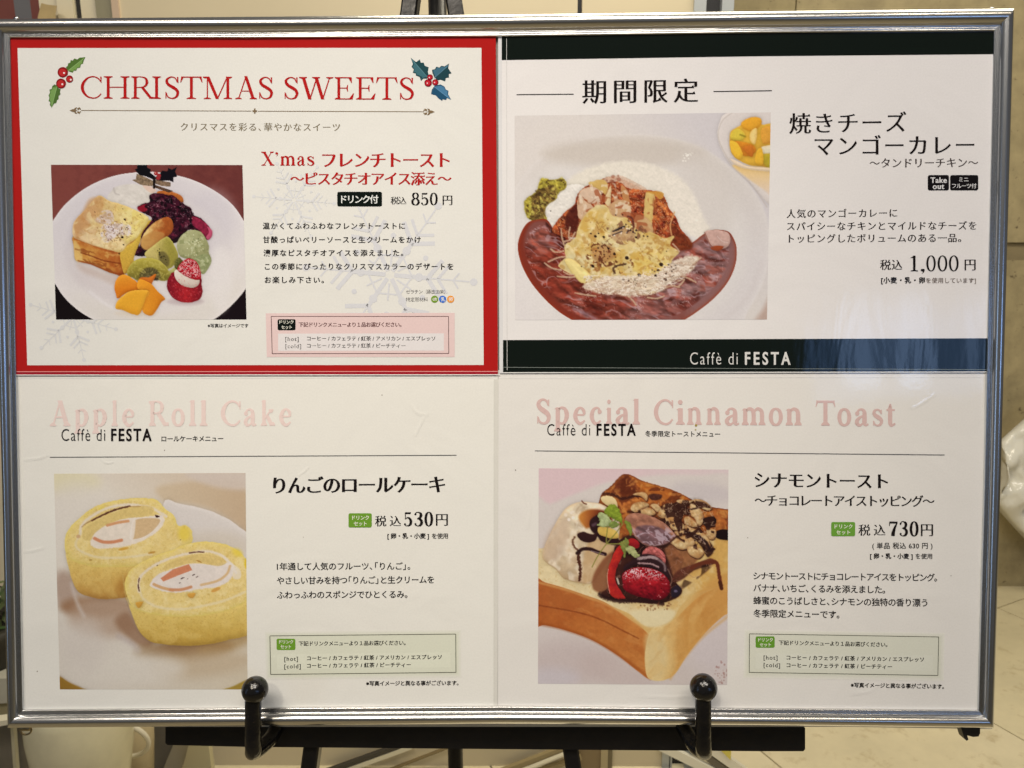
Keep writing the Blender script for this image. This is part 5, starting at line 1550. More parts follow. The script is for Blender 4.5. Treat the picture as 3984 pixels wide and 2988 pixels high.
for nm, (a, b) in IN.items():
    V, F = [], []
    m = len(prof)
    A_, B_ = Bn(a, 0.0012), Bn(b, 0.002)
    # denser along the length
    for j in range(len(a)):
        d = B_[j] - A_[j]
        for s, h in prof:
            q = A_[j] + d * s
            V.append((q[0] - fc[0], q[1] - fc[1], h))
    for j in range(len(a) - 1):
        for k in range(m - 1):
            F.append([j * m + k, j * m + k + 1, (j + 1) * m + k + 1, (j + 1) * m + k])
    o = mesh_obj("frame_rail", V, F, al if nm in ('top', 'bottom') else alv, frame, smooth=True,
                 label={'top': "upper rail of the frame", 'bottom': "lower rail of the frame", 'left': "left rail of the frame", 'right': "right rail of the frame"}[nm])
    # recalc facing
    import bmesh
    bm = bmesh.new(); bm.from_mesh(o.data); bm.faces.ensure_lookup_table()
    if sum(f.normal.z for f in bm.faces) < 0:
        bmesh.ops.reverse_faces(bm, faces=bm.faces)
    bm.to_mesh(o.data); bm.free()
    # back lip that shows as a thin pale line of reflected floor under the rails
q = [np.array(B(x, y, 0)) - fc for x, y in ((-25, 88), (3928, 50), (3852, 2822), (40, 2822))]
V = [(p[0], p[1], z) for z in (-0.012, -0.0012) for p in q]
mesh_obj("backing_board", V, [[3, 2, 1, 0], [4, 5, 6, 7], [0, 1, 5, 4], [1, 2, 6, 5], [2, 3, 7, 6], [3, 0, 4, 7]], backing, frame)
lip = plain_mat("lip_floor_reflection", (0.78, 0.72, 0.55), rough=0.35)  # the rear edge's reflection of the floor is put into this colour
for (x0, y0), (x1, y1) in (((400, 2824), (3300, 2824)), ((3300, 2824), (3860, 2833))):
    p0, p1 = np.array(B(x0, y0 - 6, -0.011)) - fc, np.array(B(x1, y1 - 6, -0.011)) - fc
    r0, r1 = np.array(B(x0, y0 + 3, -0.011)) - fc, np.array(B(x1, y1 + 3, -0.011)) - fc
    V = [(*p[:2], z) for z in (-0.0125, -0.0108) for p in (p0, p1, r1, r0)]
    mesh_obj("back_lip", V, [[0, 1, 2, 3], [7, 6, 5, 4], [0, 4, 5, 1], [1, 5, 6, 2], [2, 6, 7, 3], [3, 7, 4, 0]], lip, frame)
# spring clip and hanging ring under the lower corners
blk = plain_mat("black_easel_paint", (0.007, 0.0065, 0.0065), rough=0.30, noise=0.25, nscale=60, bump=0.25, bscale=90, spec=0.5)
dark = plain_mat("dark_clip_metal", (0.05, 0.045, 0.035), rough=0.45, metal=0.6)
brass = plain_mat("dull_brass", (0.35, 0.28, 0.16), rough=0.35, metal=1.0)


def board_prism(name, P, n0, n1, mat, parent, org, label=None):
    polys = [[Vector((x, -y, 0)) for x, y in P]]
    tr = [list(t) for t in tessellate_polygon(polys)]
    a, b = Bn(P, (n0 + n1) / 2) - org, None
    k = len(P)
    V = [(v[0], v[1], n0 - 0) for v in a] + [(v[0], v[1], n1) for v in a]
    G = []
    for t in tr:
        p, q_, r_ = [V[i] for i in t]
        ar = (q_[0] - p[0]) * (r_[1] - p[1]) - (q_[1] - p[1]) * (r_[0] - p[0])
        t = t if ar > 0 else t[::-1]
        G.append([i + k for i in t]); G.append(t[::-1])
    ar = sum(V[i][0] * V[(i + 1) % k][1] - V[(i + 1) % k][0] * V[i][1] for i in range(k))
    for i in range(k):
        f = [i, (i + 1) % k, (i + 1) % k + k, i + k]
        G.append(f if ar > 0 else f[::-1])
    return mesh_obj(name, V, G, mat, parent, label=label)


clip = board_prism("spring_clip", [(3728, 2822), (3802, 2822), (3802, 2844), (3796, 2856), (3775, 2858), (3752, 2852), (3757, 2868), (3750, 2873), (3742, 2866)], -0.010, -0.004, dark, frame, fc, "black spring clip under the right corner")
V, F = tube_vf([np.array(B(x, 2833, -0.008)) - fc for x in (76, 92, 118)], [0.0012, 0.0016, 0.0016], 14)
ring = mesh_obj("hanging_ring", V, F, brass, frame, smooth=True, label="brass hanging ring under the left corner")
pts = [np.array(B(100 + 22 * math.cos(a), 2840 + 18 * math.sin(a), -0.009)) - fc for a in np.linspace(-0.4, 3.5, 16)]
V, F = tube_vf(pts, 0.0006, 8)
mesh_obj("ring_wire", V, F, brass, ring, smooth=True)
# a burr on each top corner
for x, y in ((62, 72), (3858, 33)):
    V, F = tube_vf([np.array(B(x - 6, y, 0.0)) - fc, np.array(B(x + 8, y, 0.0)) - fc], 0.0008, 10)
    mesh_obj("corner_screw", V, F, alv, frame, smooth=True)

# ------------------------------------------------------------------ the four menu sheets
WHITE = (214, 206, 192)
RED = (168, 28, 26)
DKG = (17, 22, 17)
BLACK = (26, 20, 18)
TXT = (26, 20, 18)

# 1 --- christmas sweets
s1 = Sheet("menu_sheet", "upper left menu sheet, white with a thick red border and french toast picture", 985, 1458, 0.0010)
s1.poly("paper", [(30, 130), (1929, 140), (1937, 1458), (62, 1458)], (164, 28, 25), 0, "red printed border", div=6)
s1.poly("white_field", [(68, 187), (1873, 186), (1882, 1420), (106, 1421)], WHITE, 1, div=6)
s1.poly("film_edge", [(66, 1444), (1936, 1444), (1937, 1458), (66, 1458)], (150, 30, 38), 1)
s1.line("film_seam", [(66, 1446), (1936, 1445)], 2.5, (226, 150, 140), 2)  # film seam; the light caught along it is put into the pale colour
s1.line("film_seam", [(66, 1459), (1945, 1458)], 3.5, (236, 214, 202), 2)


def flake(s, cx, cy, r, rot, rgb, lvl):
    polys = []

    def seg(p, q, wd):
        L = math.hypot(q[0] - p[0], q[1] - p[1])
        nx, ny = -(q[1] - p[1]) / L * wd / 2, (q[0] - p[0]) / L * wd / 2
        polys.append([(p[0] + nx, p[1] + ny), (q[0] + nx, q[1] + ny), (q[0] - nx, q[1] - ny), (p[0] - nx, p[1] - ny)])

    def dot(x, y, rr):
        polys.append([(x + rr * math.cos(k * math.pi / 5), y + rr * math.sin(k * math.pi / 5)) for k in range(10)])
    for k in range(6):
        a = rot + k * math.pi / 3
        U = lambda d, o=0.0: (cx + r * (d * math.cos(a) - o * math.sin(a)), cy + r * (d * math.sin(a) + o * math.cos(a)))
        seg(U(0.05), U(.46), r * .05)
        seg(U(.46), U(.93), r * .018)
        dot(*U(.98), r * .045)
        dot(*U(.34), r * .05)
        for b, ln, wd in ((.44, .22, .05), (.56, .16, .035), (.74, .09, .02)):
            for sg in (-1, 1):
                seg(U(b), U(b + ln * .72, sg * ln), r * wd)
        a2 = a + math.pi / 6
        dot(cx + r * .46 * math.cos(a2), cy + r * .46 * math.sin(a2), r * .032)
        seg((cx + r * .1 * math.cos(a2), cy + r * .1 * math.sin(a2)), (cx + r * .3 * math.cos(a2), cy + r * .3 * math.sin(a2)), r * .02)
        seg(U(.26), (cx + r * .26 * math.cos(a + math.pi / 3), cy + r * .26 * math.sin(a + math.pi / 3)), r * .02)
    return s.shapes("snowflake_print", polys, rgb, lvl, dz=0.12)


flake(s1, 1517, 1069, 334, R(5), (201, 195, 190), 2.0)
flake(s1, 1144, 778, 160, R(5), (205, 199, 192), 2.0)
flake(s1, 285, 1233, 176, R(16), (203, 197, 189), 2.0)

s1.poly("drink_panel", [(1034, 1219), (1769, 1217), (1769, 1389), (1038, 1389)], (214, 184, 174), 2.7)
s1.poly("drink_panel", [(1082, 1298), (1727, 1297), (1727, 1364), (1082, 1365)], (214, 203, 194), 3.0)
s1.line("panel_outline", [(1055, 1231), (1745, 1231), (1746, 1375), (1059, 1376), (1055, 1231)], 2.2, (70, 24, 24), 3.4)

T1, T2 = .122, .042
s1.serif("title_lettering", [('C', 314, 395), ('H', 403, 504), ('R', 510, 602), ('I', 592, 626), ('S', 643, 697), ('T', 701, 788), ('M', 789, 903), ('A', 915, 1000),
         ('S', 1008, 1062), ('S', 1107, 1161), ('W', 1163, 1297), ('E', 1302, 1377), ('E', 1385, 1461), ('T', 1463, 1547), ('S', 1556, 1610)], 383, 388, 87, RED, T1, T2, label="red serif title reading CHRISTMAS SWEETS")
BR = (120, 98, 70)
s1.line("ornament_line", [(316, 429.5), (978, 432)], 2.4, BR, 3)
s1.line("ornament_line", [(1004, 432.5), (1650, 434.5)], 2.4, BR, 3)


def orn(cx, cy, d):
    P = [[(cx + d * 44, cy), (cx + d * 30, cy - 6), (cx + d * 12, cy), (cx + d * 30, cy + 6)]]
    for sg in (-1, 1):
        P += [[(cx + d * 28, cy + sg * 3), (cx + d * 22, cy + sg * 11), (cx + d * 14, cy + sg * 13), (cx + d * 18, cy + sg * 5)],
              [(cx + d * 12, cy + sg * 2), (cx + d * 14, cy + sg * 9), (cx + d * 5, cy + sg * 13), (cx + d * 2, cy + sg * 10), (cx + d * 6, cy + sg * 4)],
              [(cx, cy + sg * 2), (cx - d * 1, cy + sg * 8), (cx + d * 5, cy + sg * 6)]]
    s1.shapes("scroll_ornament", P, BR, 3)


orn(314, 430, -1)
orn(1648, 435, 1)
s1.shapes("cross_ornament", [[(991 + dx - 3, 432 + dy - 3), (991 + dx + 3, 432 + dy - 3), (991 + dx + 3, 432 + dy + 3), (991 + dx - 3, 432 + dy + 3)] for dx, dy in ((0, -7), (0, 7), (-6, 0), (6, 0), (0, 0))], BR, 3)

# holly
def z1(P): return [(x / 2.212, 100 + y / 2.212) for x, y in P]
def z2(P): return [(950 + x / 2.212, 100 + y / 2.212) for x, y in P]


def leaf(P, c, c2, vein):
    s1.poly("holly_leaf", P, c, 3)
    (xa, ya), (xb, yb) = vein
    # paler half on one side of the mid rib
    half = [p for p in P if (xb - xa) * (p[1] - ya) - (yb - ya) * (p[0] - xa) > 0]
    if len(half) > 3:
        k = max(range(len(P)), key=lambda i: 0 if P[i] in half else 1)
        cxm, cym = (xa + xb) / 2, (ya + yb) / 2
        h2 = [(cxm + (x - cxm) * .86, cym + (y - cym) * .86) for x, y in half]
        h2.sort(key=lambda p: (p[0] - xa) * (xb - xa) + (p[1] - ya) * (yb - ya))
        s1.poly("leaf_highlight", [vein[0]] + h2 + [vein[1]], c2, 3.5)
    s1.line("leaf_vein", [vein[0], vein[1]], 2, tuple(min(255, v + 25) for v in c2), 4)


leaf(z1([(735, 270), (685, 275), (665, 290), (640, 282), (625, 300), (608, 295), (605, 318), (585, 325), (583, 345), (568, 355), (575, 385), (600, 395), (625, 405), (635, 385), (655, 388), (665, 365), (690, 360), (695, 335), (715, 325), (718, 300)]), (78, 104, 46), (112, 142, 72), (z1([(580, 392)])[0], z1([(728, 275)])[0]))
leaf(z1([(443, 705), (428, 680), (432, 655), (418, 650), (425, 620), (418, 600), (430, 575), (425, 550), (445, 545), (450, 520), (470, 505), (490, 515), (500, 535), (522, 548), (515, 570), (520, 590), (503, 605), (505, 630), (490, 640), (485, 665), (465, 670)]), (74, 100, 46), (112, 142, 76), (z1([(490, 525)])[0], z1([(445, 700)])[0]))
for (P, c, c2, v) in (
    ([(1433, 275), (1462, 300), (1480, 312), (1512, 290), (1520, 318), (1545, 318), (1555, 345), (1588, 358), (1580, 395), (1590, 430), (1570, 455), (1540, 455), (1522, 475), (1510, 440), (1480, 430), (1475, 410), (1450, 405), (1460, 375), (1440, 355), (1452, 330)], (36, 66, 68), (62, 100, 104), [(1440, 285), (1575, 440)]),
    ([(1763, 325), (1755, 365), (1785, 410), (1762, 415), (1762, 445), (1735, 450), (1730, 478), (1690, 465), (1660, 470), (1635, 440), (1620, 405), (1617, 378), (1640, 375), (1655, 352), (1680, 360), (1697, 345), (1725, 350)], (34, 62, 66), (62, 98, 112), [(1755, 345), (1635, 450)]),
    ([(1780, 637), (1745, 622), (1738, 640), (1708, 632), (1705, 648), (1672, 625), (1650, 600), (1608, 588), (1615, 550), (1640, 515), (1690, 505), (1725, 525), (1735, 550), (1758, 560), (1755, 590)], (36, 74, 98), (70, 112, 140), [(1770, 630), (1635, 525)])):
    leaf(z2(P), c, c2, tuple(z2(v)))


def disc(cx, cy, r, n=18): return [(cx + r * math.cos(2 * math.pi * k / n), cy + r * math.sin(2 * math.pi * k / n)) for k in range(n)]


for x, y, r in ((540, 400, 45), (598, 458, 31), (525, 497, 43)):
    cx, cy = x / 2.212, 100 + y / 2.212
    s1.poly("berry", disc(cx, cy, r / 2.212), (128, 26, 28), 4.2)
    s1.poly("berry_shine", disc(cx - 1, cy + 1, r / 3.1), (176, 42, 40), 4.6)
    s1.poly("berry_shine", disc(cx + 5, cy + 3, 4, 8), (236, 200, 190), 5)
for x, y, r in ((1600, 443, 25), (1645, 487, 27), (1583, 492, 33)):
    cx, cy = 950 + x / 2.212, 100 + y / 2.212
    s1.poly("berry", disc(cx, cy, r / 2.212), (128, 18, 30), 4.2)
    s1.poly("berry_shine", disc(cx - 1, cy, r / 3.3), (178, 36, 44), 4.6)
    s1.poly("berry_shine", disc(cx - 3, cy + 1, 2.6, 8), (240, 190, 190), 5)

s1.text("subtitle_lettering", "クリスマスを彩る、華やかなスイーツ", 703, 1323, 493, 495, 35, (122, 108, 84), 'M')
s1.serif("dish_name_lettering", [('X', 1016, 1068), ("'", 1071, 1082), ('m', 1090, 1149), ('a', 1156, 1187), ('s', 1195, 1223)], 644, 644, 54, RED, .17, .05, label="red serif lettering reading X'mas")
s1.text("dish_name_lettering", "フレンチトースト", 1253, 1750, 622, 622, 67, RED, 'MB')
s1.text("dish_name_lettering", "〜ピスタチオアイス添え〜", 1129, 1757, 695, 695, 57, RED, 'MB')


def badge(s, x0, y0, x1, y1, rgb, dy=0, r=7):
    P = []
    for cx, cy, a0 in ((x1 - r, y1 - r, 0), (x0 + r, y1 - r, 90), (x0 + r, y0 + r, 180), (x1 - r, y0 + r, 270)):
        for k in range(5):
            a = math.radians(a0 + 22.5 * k)
            X = cx + r * math.cos(a)
            P.append((X, cy + r * math.sin(a) + dy * (X - x0) / (x1 - x0)))
    return s.poly("badge", P, rgb, 3.6)


badge(s1, 1312, 746, 1486, 803, DKG)
s1.text("badge_lettering", "ドリンク付", 1327, 1472, 775, 775, 35, (216, 214, 202), 'KB', 4.2)
s1.text("price_lettering", "税込", 1520, 1581, 780, 780, 33, BLACK, 'M')
s1.serif("price_lettering", [('8', 1600, 1633), ('5', 1638, 1667), ('0', 1672, 1703)], 798, 798, 48, BLACK, .17, .045, label="black price digits reading 850")
s1.text("price_lettering", "円", 1722, 1759, 778, 778, 44, BLACK, 'M')
for st, x0, x1, y in (("温かくてふわふわなフレンチトーストに", 1022, 1576, 879), ("甘酸っぱいベリーソースと生クリームをかけ", 1023, 1637, 932.5),
                      ("濃厚なピスタチオアイスを添えました。", 1025, 1569, 984), ("この季節にぴったりなクリスマスカラーのデザートを", 1030, 1764, 1037), ("お楽しみ下さい。", 1030, 1260, 1089)):
    s1.text("description_line", st, x0, x1, y, y, 28, TXT, 'SM')
s1.text("ingredient_line", "ゼラチン（豚皮由来）", 1579, 1732, 1135, 1135, 18, (70, 62, 58), 'SL')
s1.text("ingredient_line", "特定原材料", 1579, 1665, 1165, 1165, 18, (70, 62, 58), 'SL')
for cx, rgb, st, em in ((1691, (112, 140, 40), "小麦", 13), (1722, (46, 100, 182), "乳", 18), (1753, (222, 140, 50), "卵", 18)):
    s1.poly("allergen_dot", disc(cx, 1164, 14, 20), rgb, 3.6)
    s1.text("allergen_lettering", st, cx - 10, cx + 10, 1164, 1164, em, (226, 220, 204), 'S', 4.2) if em == 13 else s1.text("allergen_lettering", st, cx - 7, cx + 7, 1164, 1164, em, (226, 220, 204), 'S', 4.2)


def drink_badge(s, x0, y0, x1, y1, rgb, t1, t2, em, dy=0):
    badge(s, x0, y0, x1, y1, rgb, dy, 6)
    s.text("badge_lettering", "ドリンク", t1[0], t1[1], t1[2], t1[2] + dy * .6, em, (220, 222, 190), 'KB', 4.2)
    s.text("badge_lettering", "セット", t2[0], t2[1], t2[2], t2[2] + dy * .4, em, (220, 222, 190), 'KB', 4.2)


drink_badge(s1, 1080, 1242, 1150, 1285, DKG, (1087, 1142, 1253), (1094, 1136, 1273), 16)
HOT = "コーヒー / カフェラテ / 紅茶 / アメリカン / エスプレッソ"
COLD = "コーヒー / カフェラテ / 紅茶 / ピーチティー"
PICK = "下記ドリンクメニューより１品お選びください。"
s1.text("drink_line", PICK, 1162, 1562, 1263, 1263, 20, (74, 26, 26), 'SM')
s1.text("drink_line", "[hot]", 1110, 1162, 1318, 1318, 23, TXT, 'S')
s1.text("drink_line", HOT, 1194, 1694, 1317, 1317, 19.5, TXT, 'SB')
s1.text("drink_line", "[cold]", 1110, 1172, 1346, 1346, 23, TXT, 'S')
s1.text("drink_line", COLD, 1194, 1578, 1345, 1345, 19.5, TXT, 'SB')
s1.text("footnote", "※写真はイメージです", 808, 966, 1267, 1267, 17, TXT, 'S')

paint_toast([(198, 641), (943, 642), (959, 1243), (218, 1243)]).build(s1, 2.6, "printed picture of french toast, fruit and green ice on a white plate")

# 2 --- limited curry
s2 = Sheet("menu_sheet", "upper right menu sheet, white with dark green bands and mango curry picture", 2895, 1448, 0.0010, True)
CW = (216, 206, 196)
s2.poly("paper", [(1952, 130), (3875, 108), (3838, 1446), (1957, 1449)], CW, 0, div=8)
s2.poly("green_band", [(1952, 131), (3874, 109), (3864, 211), (2950, 219), (1952, 234)], DKG, 1, "dark green band along the top")
s2.poly("green_band", [(1957, 1323), (2950, 1319), (3840, 1316), (3838, 1446), (1957, 1449)], DKG, 1, "dark green band along the bottom")
s2.poly("film_margin", [(1938, 140), (1952, 140), (1957, 1452), (1943, 1452)], (206, 198, 190), 0)
s2.line("film_seam", [(1971, 150), (1973, 1440)], 1.8, (196, 188, 178), 2)
s2.line("film_seam", [(1958, 1429), (2950, 1434), (3836, 1438)], 2.0, (116, 118, 108), 2)
s2.line("film_seam", [(1957, 1450), (3838, 1447)], 3.5, (226, 216, 200), 2)  # bright laminate edge, its glint given by the line colour
s2.text("heading_lettering", "期間限定", 2265, 2716, 357, 351, 101, BLACK, 'M', label="large black heading of four characters")
s2.line("heading_rule", [(2010, 368), (2232, 366)], 3, BLACK, 3)
s2.line("heading_rule", [(2776, 356), (3003, 352.5)], 3, BLACK, 3)
s2.text("dish_name_lettering", "焼きチーズ", 3071, 3526, 480, 474, 88, BLACK, 'M')
s2.text("dish_name_lettering", "マンゴーカレー", 3169, 3791, 567, 563, 86, BLACK, 'M')
s2.text("dish_name_lettering", "〜タンドリーチキン〜", 3384, 3806, 634, 632, 42, (66, 54, 50), 'M')
badge(s2, 3610, 681, 3692, 740, (20, 16, 16))
s2.text("badge_lettering", "Take", 3620, 3684, 711, 711, 30, (206, 198, 190), 'SB', 4.2, latin_base=True)
s2.text("badge_lettering", "out", 3629, 3674, 735, 735, 30, (206, 198, 190), 'SB', 4.2, latin_base=True)
badge(s2, 3697, 681, 3806, 740, (20, 16, 16))
s2.text("badge_lettering", "ミニ", 3731, 3768, 698, 698, 21, (206, 198, 190), 'S', 4.2)
s2.text("badge_lettering", "フルーツ付", 3704, 3799, 723, 723, 21, (206, 198, 190), 'S', 4.2)
for st, x0, x1, y in (("人気のマンゴーカレーに", 3061, 3491, 830), ("スパイシーなチキンとマイルドなチーズを", 3062, 3799, 879), ("トッピングしたボリュームのある一品。", 3069, 3740, 927)):
    s2.text("description_line", st, x0, x1, y + 1, y - 2, 37, (34, 25, 22), 'M')
s2.text("price_lettering", "税込", 3424, 3511, 1030, 1030, 44, (34, 25, 22), 'M')
s2.serif("price_lettering", [('1', 3541, 3572), (',', 3582, 3598), ('0', 3604, 3641), ('0', 3648, 3686), ('0', 3692, 3730)], 1055, 1055, 61, BLACK, .13, .04, label="black price digits reading 1,000")
s2.text("price_lettering", "円", 3753, 3797, 1029, 1029, 50, (34, 25, 22), 'M')
s2.text("ingredient_line", "[小麦・乳・卵", 3428, 3599, 1090, 1090, 26, TXT, 'SB')
s2.text("ingredient_line", "を使用しています]", 3603, 3797, 1091, 1091, 23, (120, 106, 96), 'S')
LG = (206, 198, 186)


def logo(s, a0, a1, b0, b1, base, cap, rgb, lvl=4):
    s.text("logo_lettering", "Caffè di", a0, a1, base, base, cap / .71, rgb, 'SL', lvl, xs=.72, latin_base=True)
    s.text("logo_lettering", "FESTA", b0, b1, base, base, cap / .71, rgb, 'SB', lvl, xs=.72, latin_base=True)


logo(s2, 2685, 2870, 2898, 3076, 1418, 49, LG)

paint_curry([(2002, 450), (2999, 437), (2984, 1243), (2004, 1245)]).build(s2, 1.5, "printed picture of cheese curry with rice on a white plate")

# 3 --- apple roll cake
s3 = Sheet("menu_sheet", "lower left menu sheet, cream paper with roll cake picture", 985, 2750, 0.0003)
W3 = (220, 211, 195)
s3.poly("paper", [(58, 1440), (1938, 1440), (1936, 2762), (84, 2778)], W3, 0, div=8)
s3.line("film_seam", [(75, 1472), (1934, 1469)], 2.2, (234, 228, 212), 2)  # seam with its catch of light painted as a pale line
s3.line("film_seam", [(1922, 1475), (1921, 2748)], 2, (204, 196, 180), 2)
s3.poly("film_edge", [(1923, 1476), (1940, 1476), (1936, 2752), (1922, 2752)], (206, 197, 181), 1)
PK = (221, 194, 180)
s3.serif("title_lettering", [('A', 194, 274), ('p', 289, 344), ('p', 359, 416), ('l', 434, 458), ('e', 475, 522), ('R', 579, 656), ('o', 667, 719), ('l', 735, 763), ('l', 777, 807),
         ('C', 859, 936), ('a', 948, 998), ('k', 1015, 1070), ('e', 1086, 1133)], 1658, 1656, 97, PK, .19, .075, lvl=2, label="pale pink serif title reading Apple Roll Cake")
logo(s3, 239, 409, 432, 590, 1715, 48, BLACK)
s3.text("subtitle_lettering", "ロールケーキメニュー", 628, 868, 1707, 1706, 25, BLACK, 'S')
s3.line("heading_rule", [(194, 1779), (950, 1775), (1776, 1771)], 2.6, (58, 56, 56), 3)
s3.text("dish_name_lettering", "りんごのロールケーキ", 1062, 1732, 1888, 1884, 73, BLACK, 'MB')
GR = (104, 142, 44)
drink_badge(s3, 1356, 1997, 1446, 2052, GR, (1370, 1436, 2014), (1376, 1427, 2037), 19)
s3.text("price_lettering", "税込", 1459, 1560, 2027, 2027, 46, BLACK, 'M')
s3.serif("price_lettering", [('5', 1572, 1604), ('3', 1612, 1646), ('0', 1651, 1685)], 2047, 2047, 55, BLACK, .2, .05, label="black price digits reading 530")
s3.text("price_lettering", "円", 1696, 1741, 2021, 2021, 54, BLACK, 'M')
s3.text("ingredient_line", "[ 卵・乳・小麦 ]", 1507, 1669, 2085, 2085, 23, BLACK, 'SB')
s3.text("ingredient_line", "を使用", 1680, 1743, 2085, 2085, 23, BLACK, 'S')
for st, x0, x1, y0, y1 in (("1年通して人気のフルーツ、「りんご」。", 1077, 1596, 2204, 2202), ("やさしい甘みを持つ「りんご」と生クリームを", 1077, 1689, 2259, 2255), ("ふわっふわのスポンジでひとくるみ。", 1077, 1585, 2315, 2312)):
    s3.text("description_line", st, x0, x1, y0, y1, 32, TXT, 'S')


def glow_panel(s, C, rgb, rin, lvl):
    """soft edged tinted panel: strips of stepped tint towards the paper"""
    (x0, y0), (x1, y1), (x2, y2), (x3, y3) = C
    steps = 5
    for k in range(steps):
        u = (k + 1) / steps
        col = tuple(int(W3[i] + (rgb[i] - W3[i]) * u) for i in range(3))
        m = 16 * (1 - k / (steps - 1))
        s.poly("drink_panel", [(x0 - m, y0 - m), (x1 + m, y1 - m), (x2 + m, y2 + m), (x3 - m, y3 + m)], col, lvl + k * .2)


glow_panel(s3, ((1046, 2474), (1778, 2466), (1779, 2620), (1050, 2628)), (208, 203, 178), 0, 1.2)
s3.poly("drink_panel", [(1078, 2546), (1752, 2538), (1753, 2596), (1078, 2604)], (212, 207, 182), 2.4)
s3.line("panel_outline", [(1050, 2474), (1773, 2467), (1774, 2616), (1053, 2624), (1050, 2474)], 2.4, (56, 52, 34), 3)
drink_badge(s3, 1076, 2485, 1149, 2529, GR, (1086, 1141, 2497), (1091, 1133, 2516), 16)
s3.text("drink_line", PICK, 1162, 1578, 2504, 2501, 20, TXT, 'SM')
s3.text("drink_line", "[hot]", 1106, 1159, 2563, 2562, 23, TXT, 'S')
s3.text("drink_line", HOT, 1194, 1719, 2561, 2556, 20, TXT, 'SB')
s3.text("drink_line", "[cold]", 1106, 1170, 2592, 2591, 23, TXT, 'S')
s3.text("drink_line", COLD, 1194, 1599, 2590, 2586, 20, TXT, 'SB')
s3.text("footnote", "※写真イメージと異なる事がございます。", 1424, 1784, 2659, 2657, 20.5, TXT, 'SM')

def crease(s, P, wd, h, rgb):
    """a small raised crease of the film"""
    P = spline(P, False, 4)
    V, F = [], []
    n = len(P)
    for i, (x, y) in enumerate(P):
        a, b = P[max(0, i - 1)], P[min(n - 1, i + 1)]
        L = math.hypot(*(b - a)) + 1e-9
        nx, ny = -(b - a)[1] / L * wd, (b - a)[0] / L * wd
        k = math.sin(math.pi * i / (n - 1))
        for u, z in ((-1, 0), (0, h * k), (1, 0)):
            q = s.pts([(x + nx * u, y + ny * u)], 1.3)[0]
            V.append((q[0], q[1], q[2] + z))
    for i in range(n - 1):
        for j in (0, 1):
            F.append([i * 3 + j, i * 3 + j + 1, i * 3 + j + 4, i * 3 + j + 3][::-1])
    o = mesh_obj("film_crease", V, F, s.mat(rgb), s.o, smooth=False)
    bm = bmesh.new(); bm.from_mesh(o.data)
    for f in bm.faces:
        if f.normal.z < 0: f.normal_flip()
    bm.to_mesh(o.data); bm.free()


for P, wd in (([(1612, 1697), (1636, 1650), (1650, 1618)], 7), ([(1600, 1570), (1625, 1606), (1668, 1612)], 9), ([(1160, 1850), (1185, 1832), (1200, 1815)], 6), ([(90, 1788), (150, 1782), (190, 1765)], 8), ([(88, 2146), (130, 2142), (175, 2128)], 8), ([(395, 1790), (420, 1802), (445, 1795)], 5)):
    crease(s3, P, wd, 0.00009, W3)
for x, y, r in ((1486, 1537, 2.2), (640, 1752, 2.0), (145, 2612, 2.4), (1180, 2090, 1.5)):
    s3.poly("speck", disc(x, y, r, 7), (120, 104, 84), 1.6)
paint_roll([(210, 1843), (955, 1840), (963, 2682), (233, 2682)]).build(s3, 1.5, "printed picture of two yellow roll cake slices")

# 4 --- cinnamon toast
s4 = Sheet("menu_sheet", "lower right menu sheet, cream paper with cinnamon toast picture", 2895, 2750, 0.0003)
W4 = (216, 206, 192)
s4.poly("paper", [(1939, 1440), (3845, 1436), (3815, 2778), (1937, 2764)], W4, 0, div=8)
s4.line("film_seam", [(1943, 1470), (3832, 1466)], 2.2, (232, 226, 210), 2)  # pale seam colour carries the light on the film's edge
PK4 = (202, 168, 156)
s4.serif("title_lettering", [('S', 2087, 2143), ('p', 2156, 2214), ('e', 2230, 2278), ('c', 2294, 2341), ('i', 2357, 2382), ('a', 2395, 2450), ('l', 2461, 2490), ('C', 2544, 2619), ('i', 2630, 2664),
         ('n', 2673, 2730), ('n', 2748, 2804), ('a', 2820, 2877), ('m', 2886, 2978), ('o', 2991, 3046), ('n', 3057, 3119), ('T', 3173, 3250), ('o', 3258, 3312), ('a', 3326, 3380), ('s', 3394, 3436), ('t', 3449, 3485)],
         1649, 1657, 97, PK4, .19, .075, lvl=2, label="dusty pink serif title reading Special Cinnamon Toast")
logo(s4, 2129, 2296, 2321, 2474, 1694, 46, BLACK)
s4.text("subtitle_lettering", "冬季限定トーストメニュー", 2510, 2802, 1687, 1689, 24, BLACK, 'S')
s4.line("heading_rule", [(2081, 1754), (2950, 1763), (3675, 1770)], 2.6, (58, 56, 56), 3)
s4.text("dish_name_lettering", "シナモントースト", 2936, 3455, 1867, 1872, 67, BLACK, 'MB')
s4.text("dish_name_lettering", "〜チョコレートアイストッピング〜", 2936, 3636, 1946, 1950, 49, BLACK, 'MD')
drink_badge(s4, 3234, 2031, 3327, 2086, (100, 144, 52), (3247, 3317, 2048), (3254, 3308, 2071), 19)
s4.text("price_lettering", "税込", 3340, 3445, 2062, 2062, 48, BLACK, 'M')
s4.serif("price_lettering", [('7', 3459, 3493), ('3', 3500, 3533), ('0', 3539, 3574)], 2085, 2086, 57, BLACK, .2, .05, label="black price digits reading 730")
s4.text("price_lettering", "円", 3583, 3630, 2061, 2061, 55, BLACK, 'M')
s4.text("price_lettering", "( 単品 税込 630 円 )", 3394, 3628, 2123, 2123, 26, TXT, 'S')
s4.text("ingredient_line", "[ 卵・乳・小麦 ]", 3385, 3551, 2163, 2164, 23, BLACK, 'SB')
s4.text("ingredient_line", "を使用", 3562, 3627, 2164, 2164, 23, BLACK, 'S')
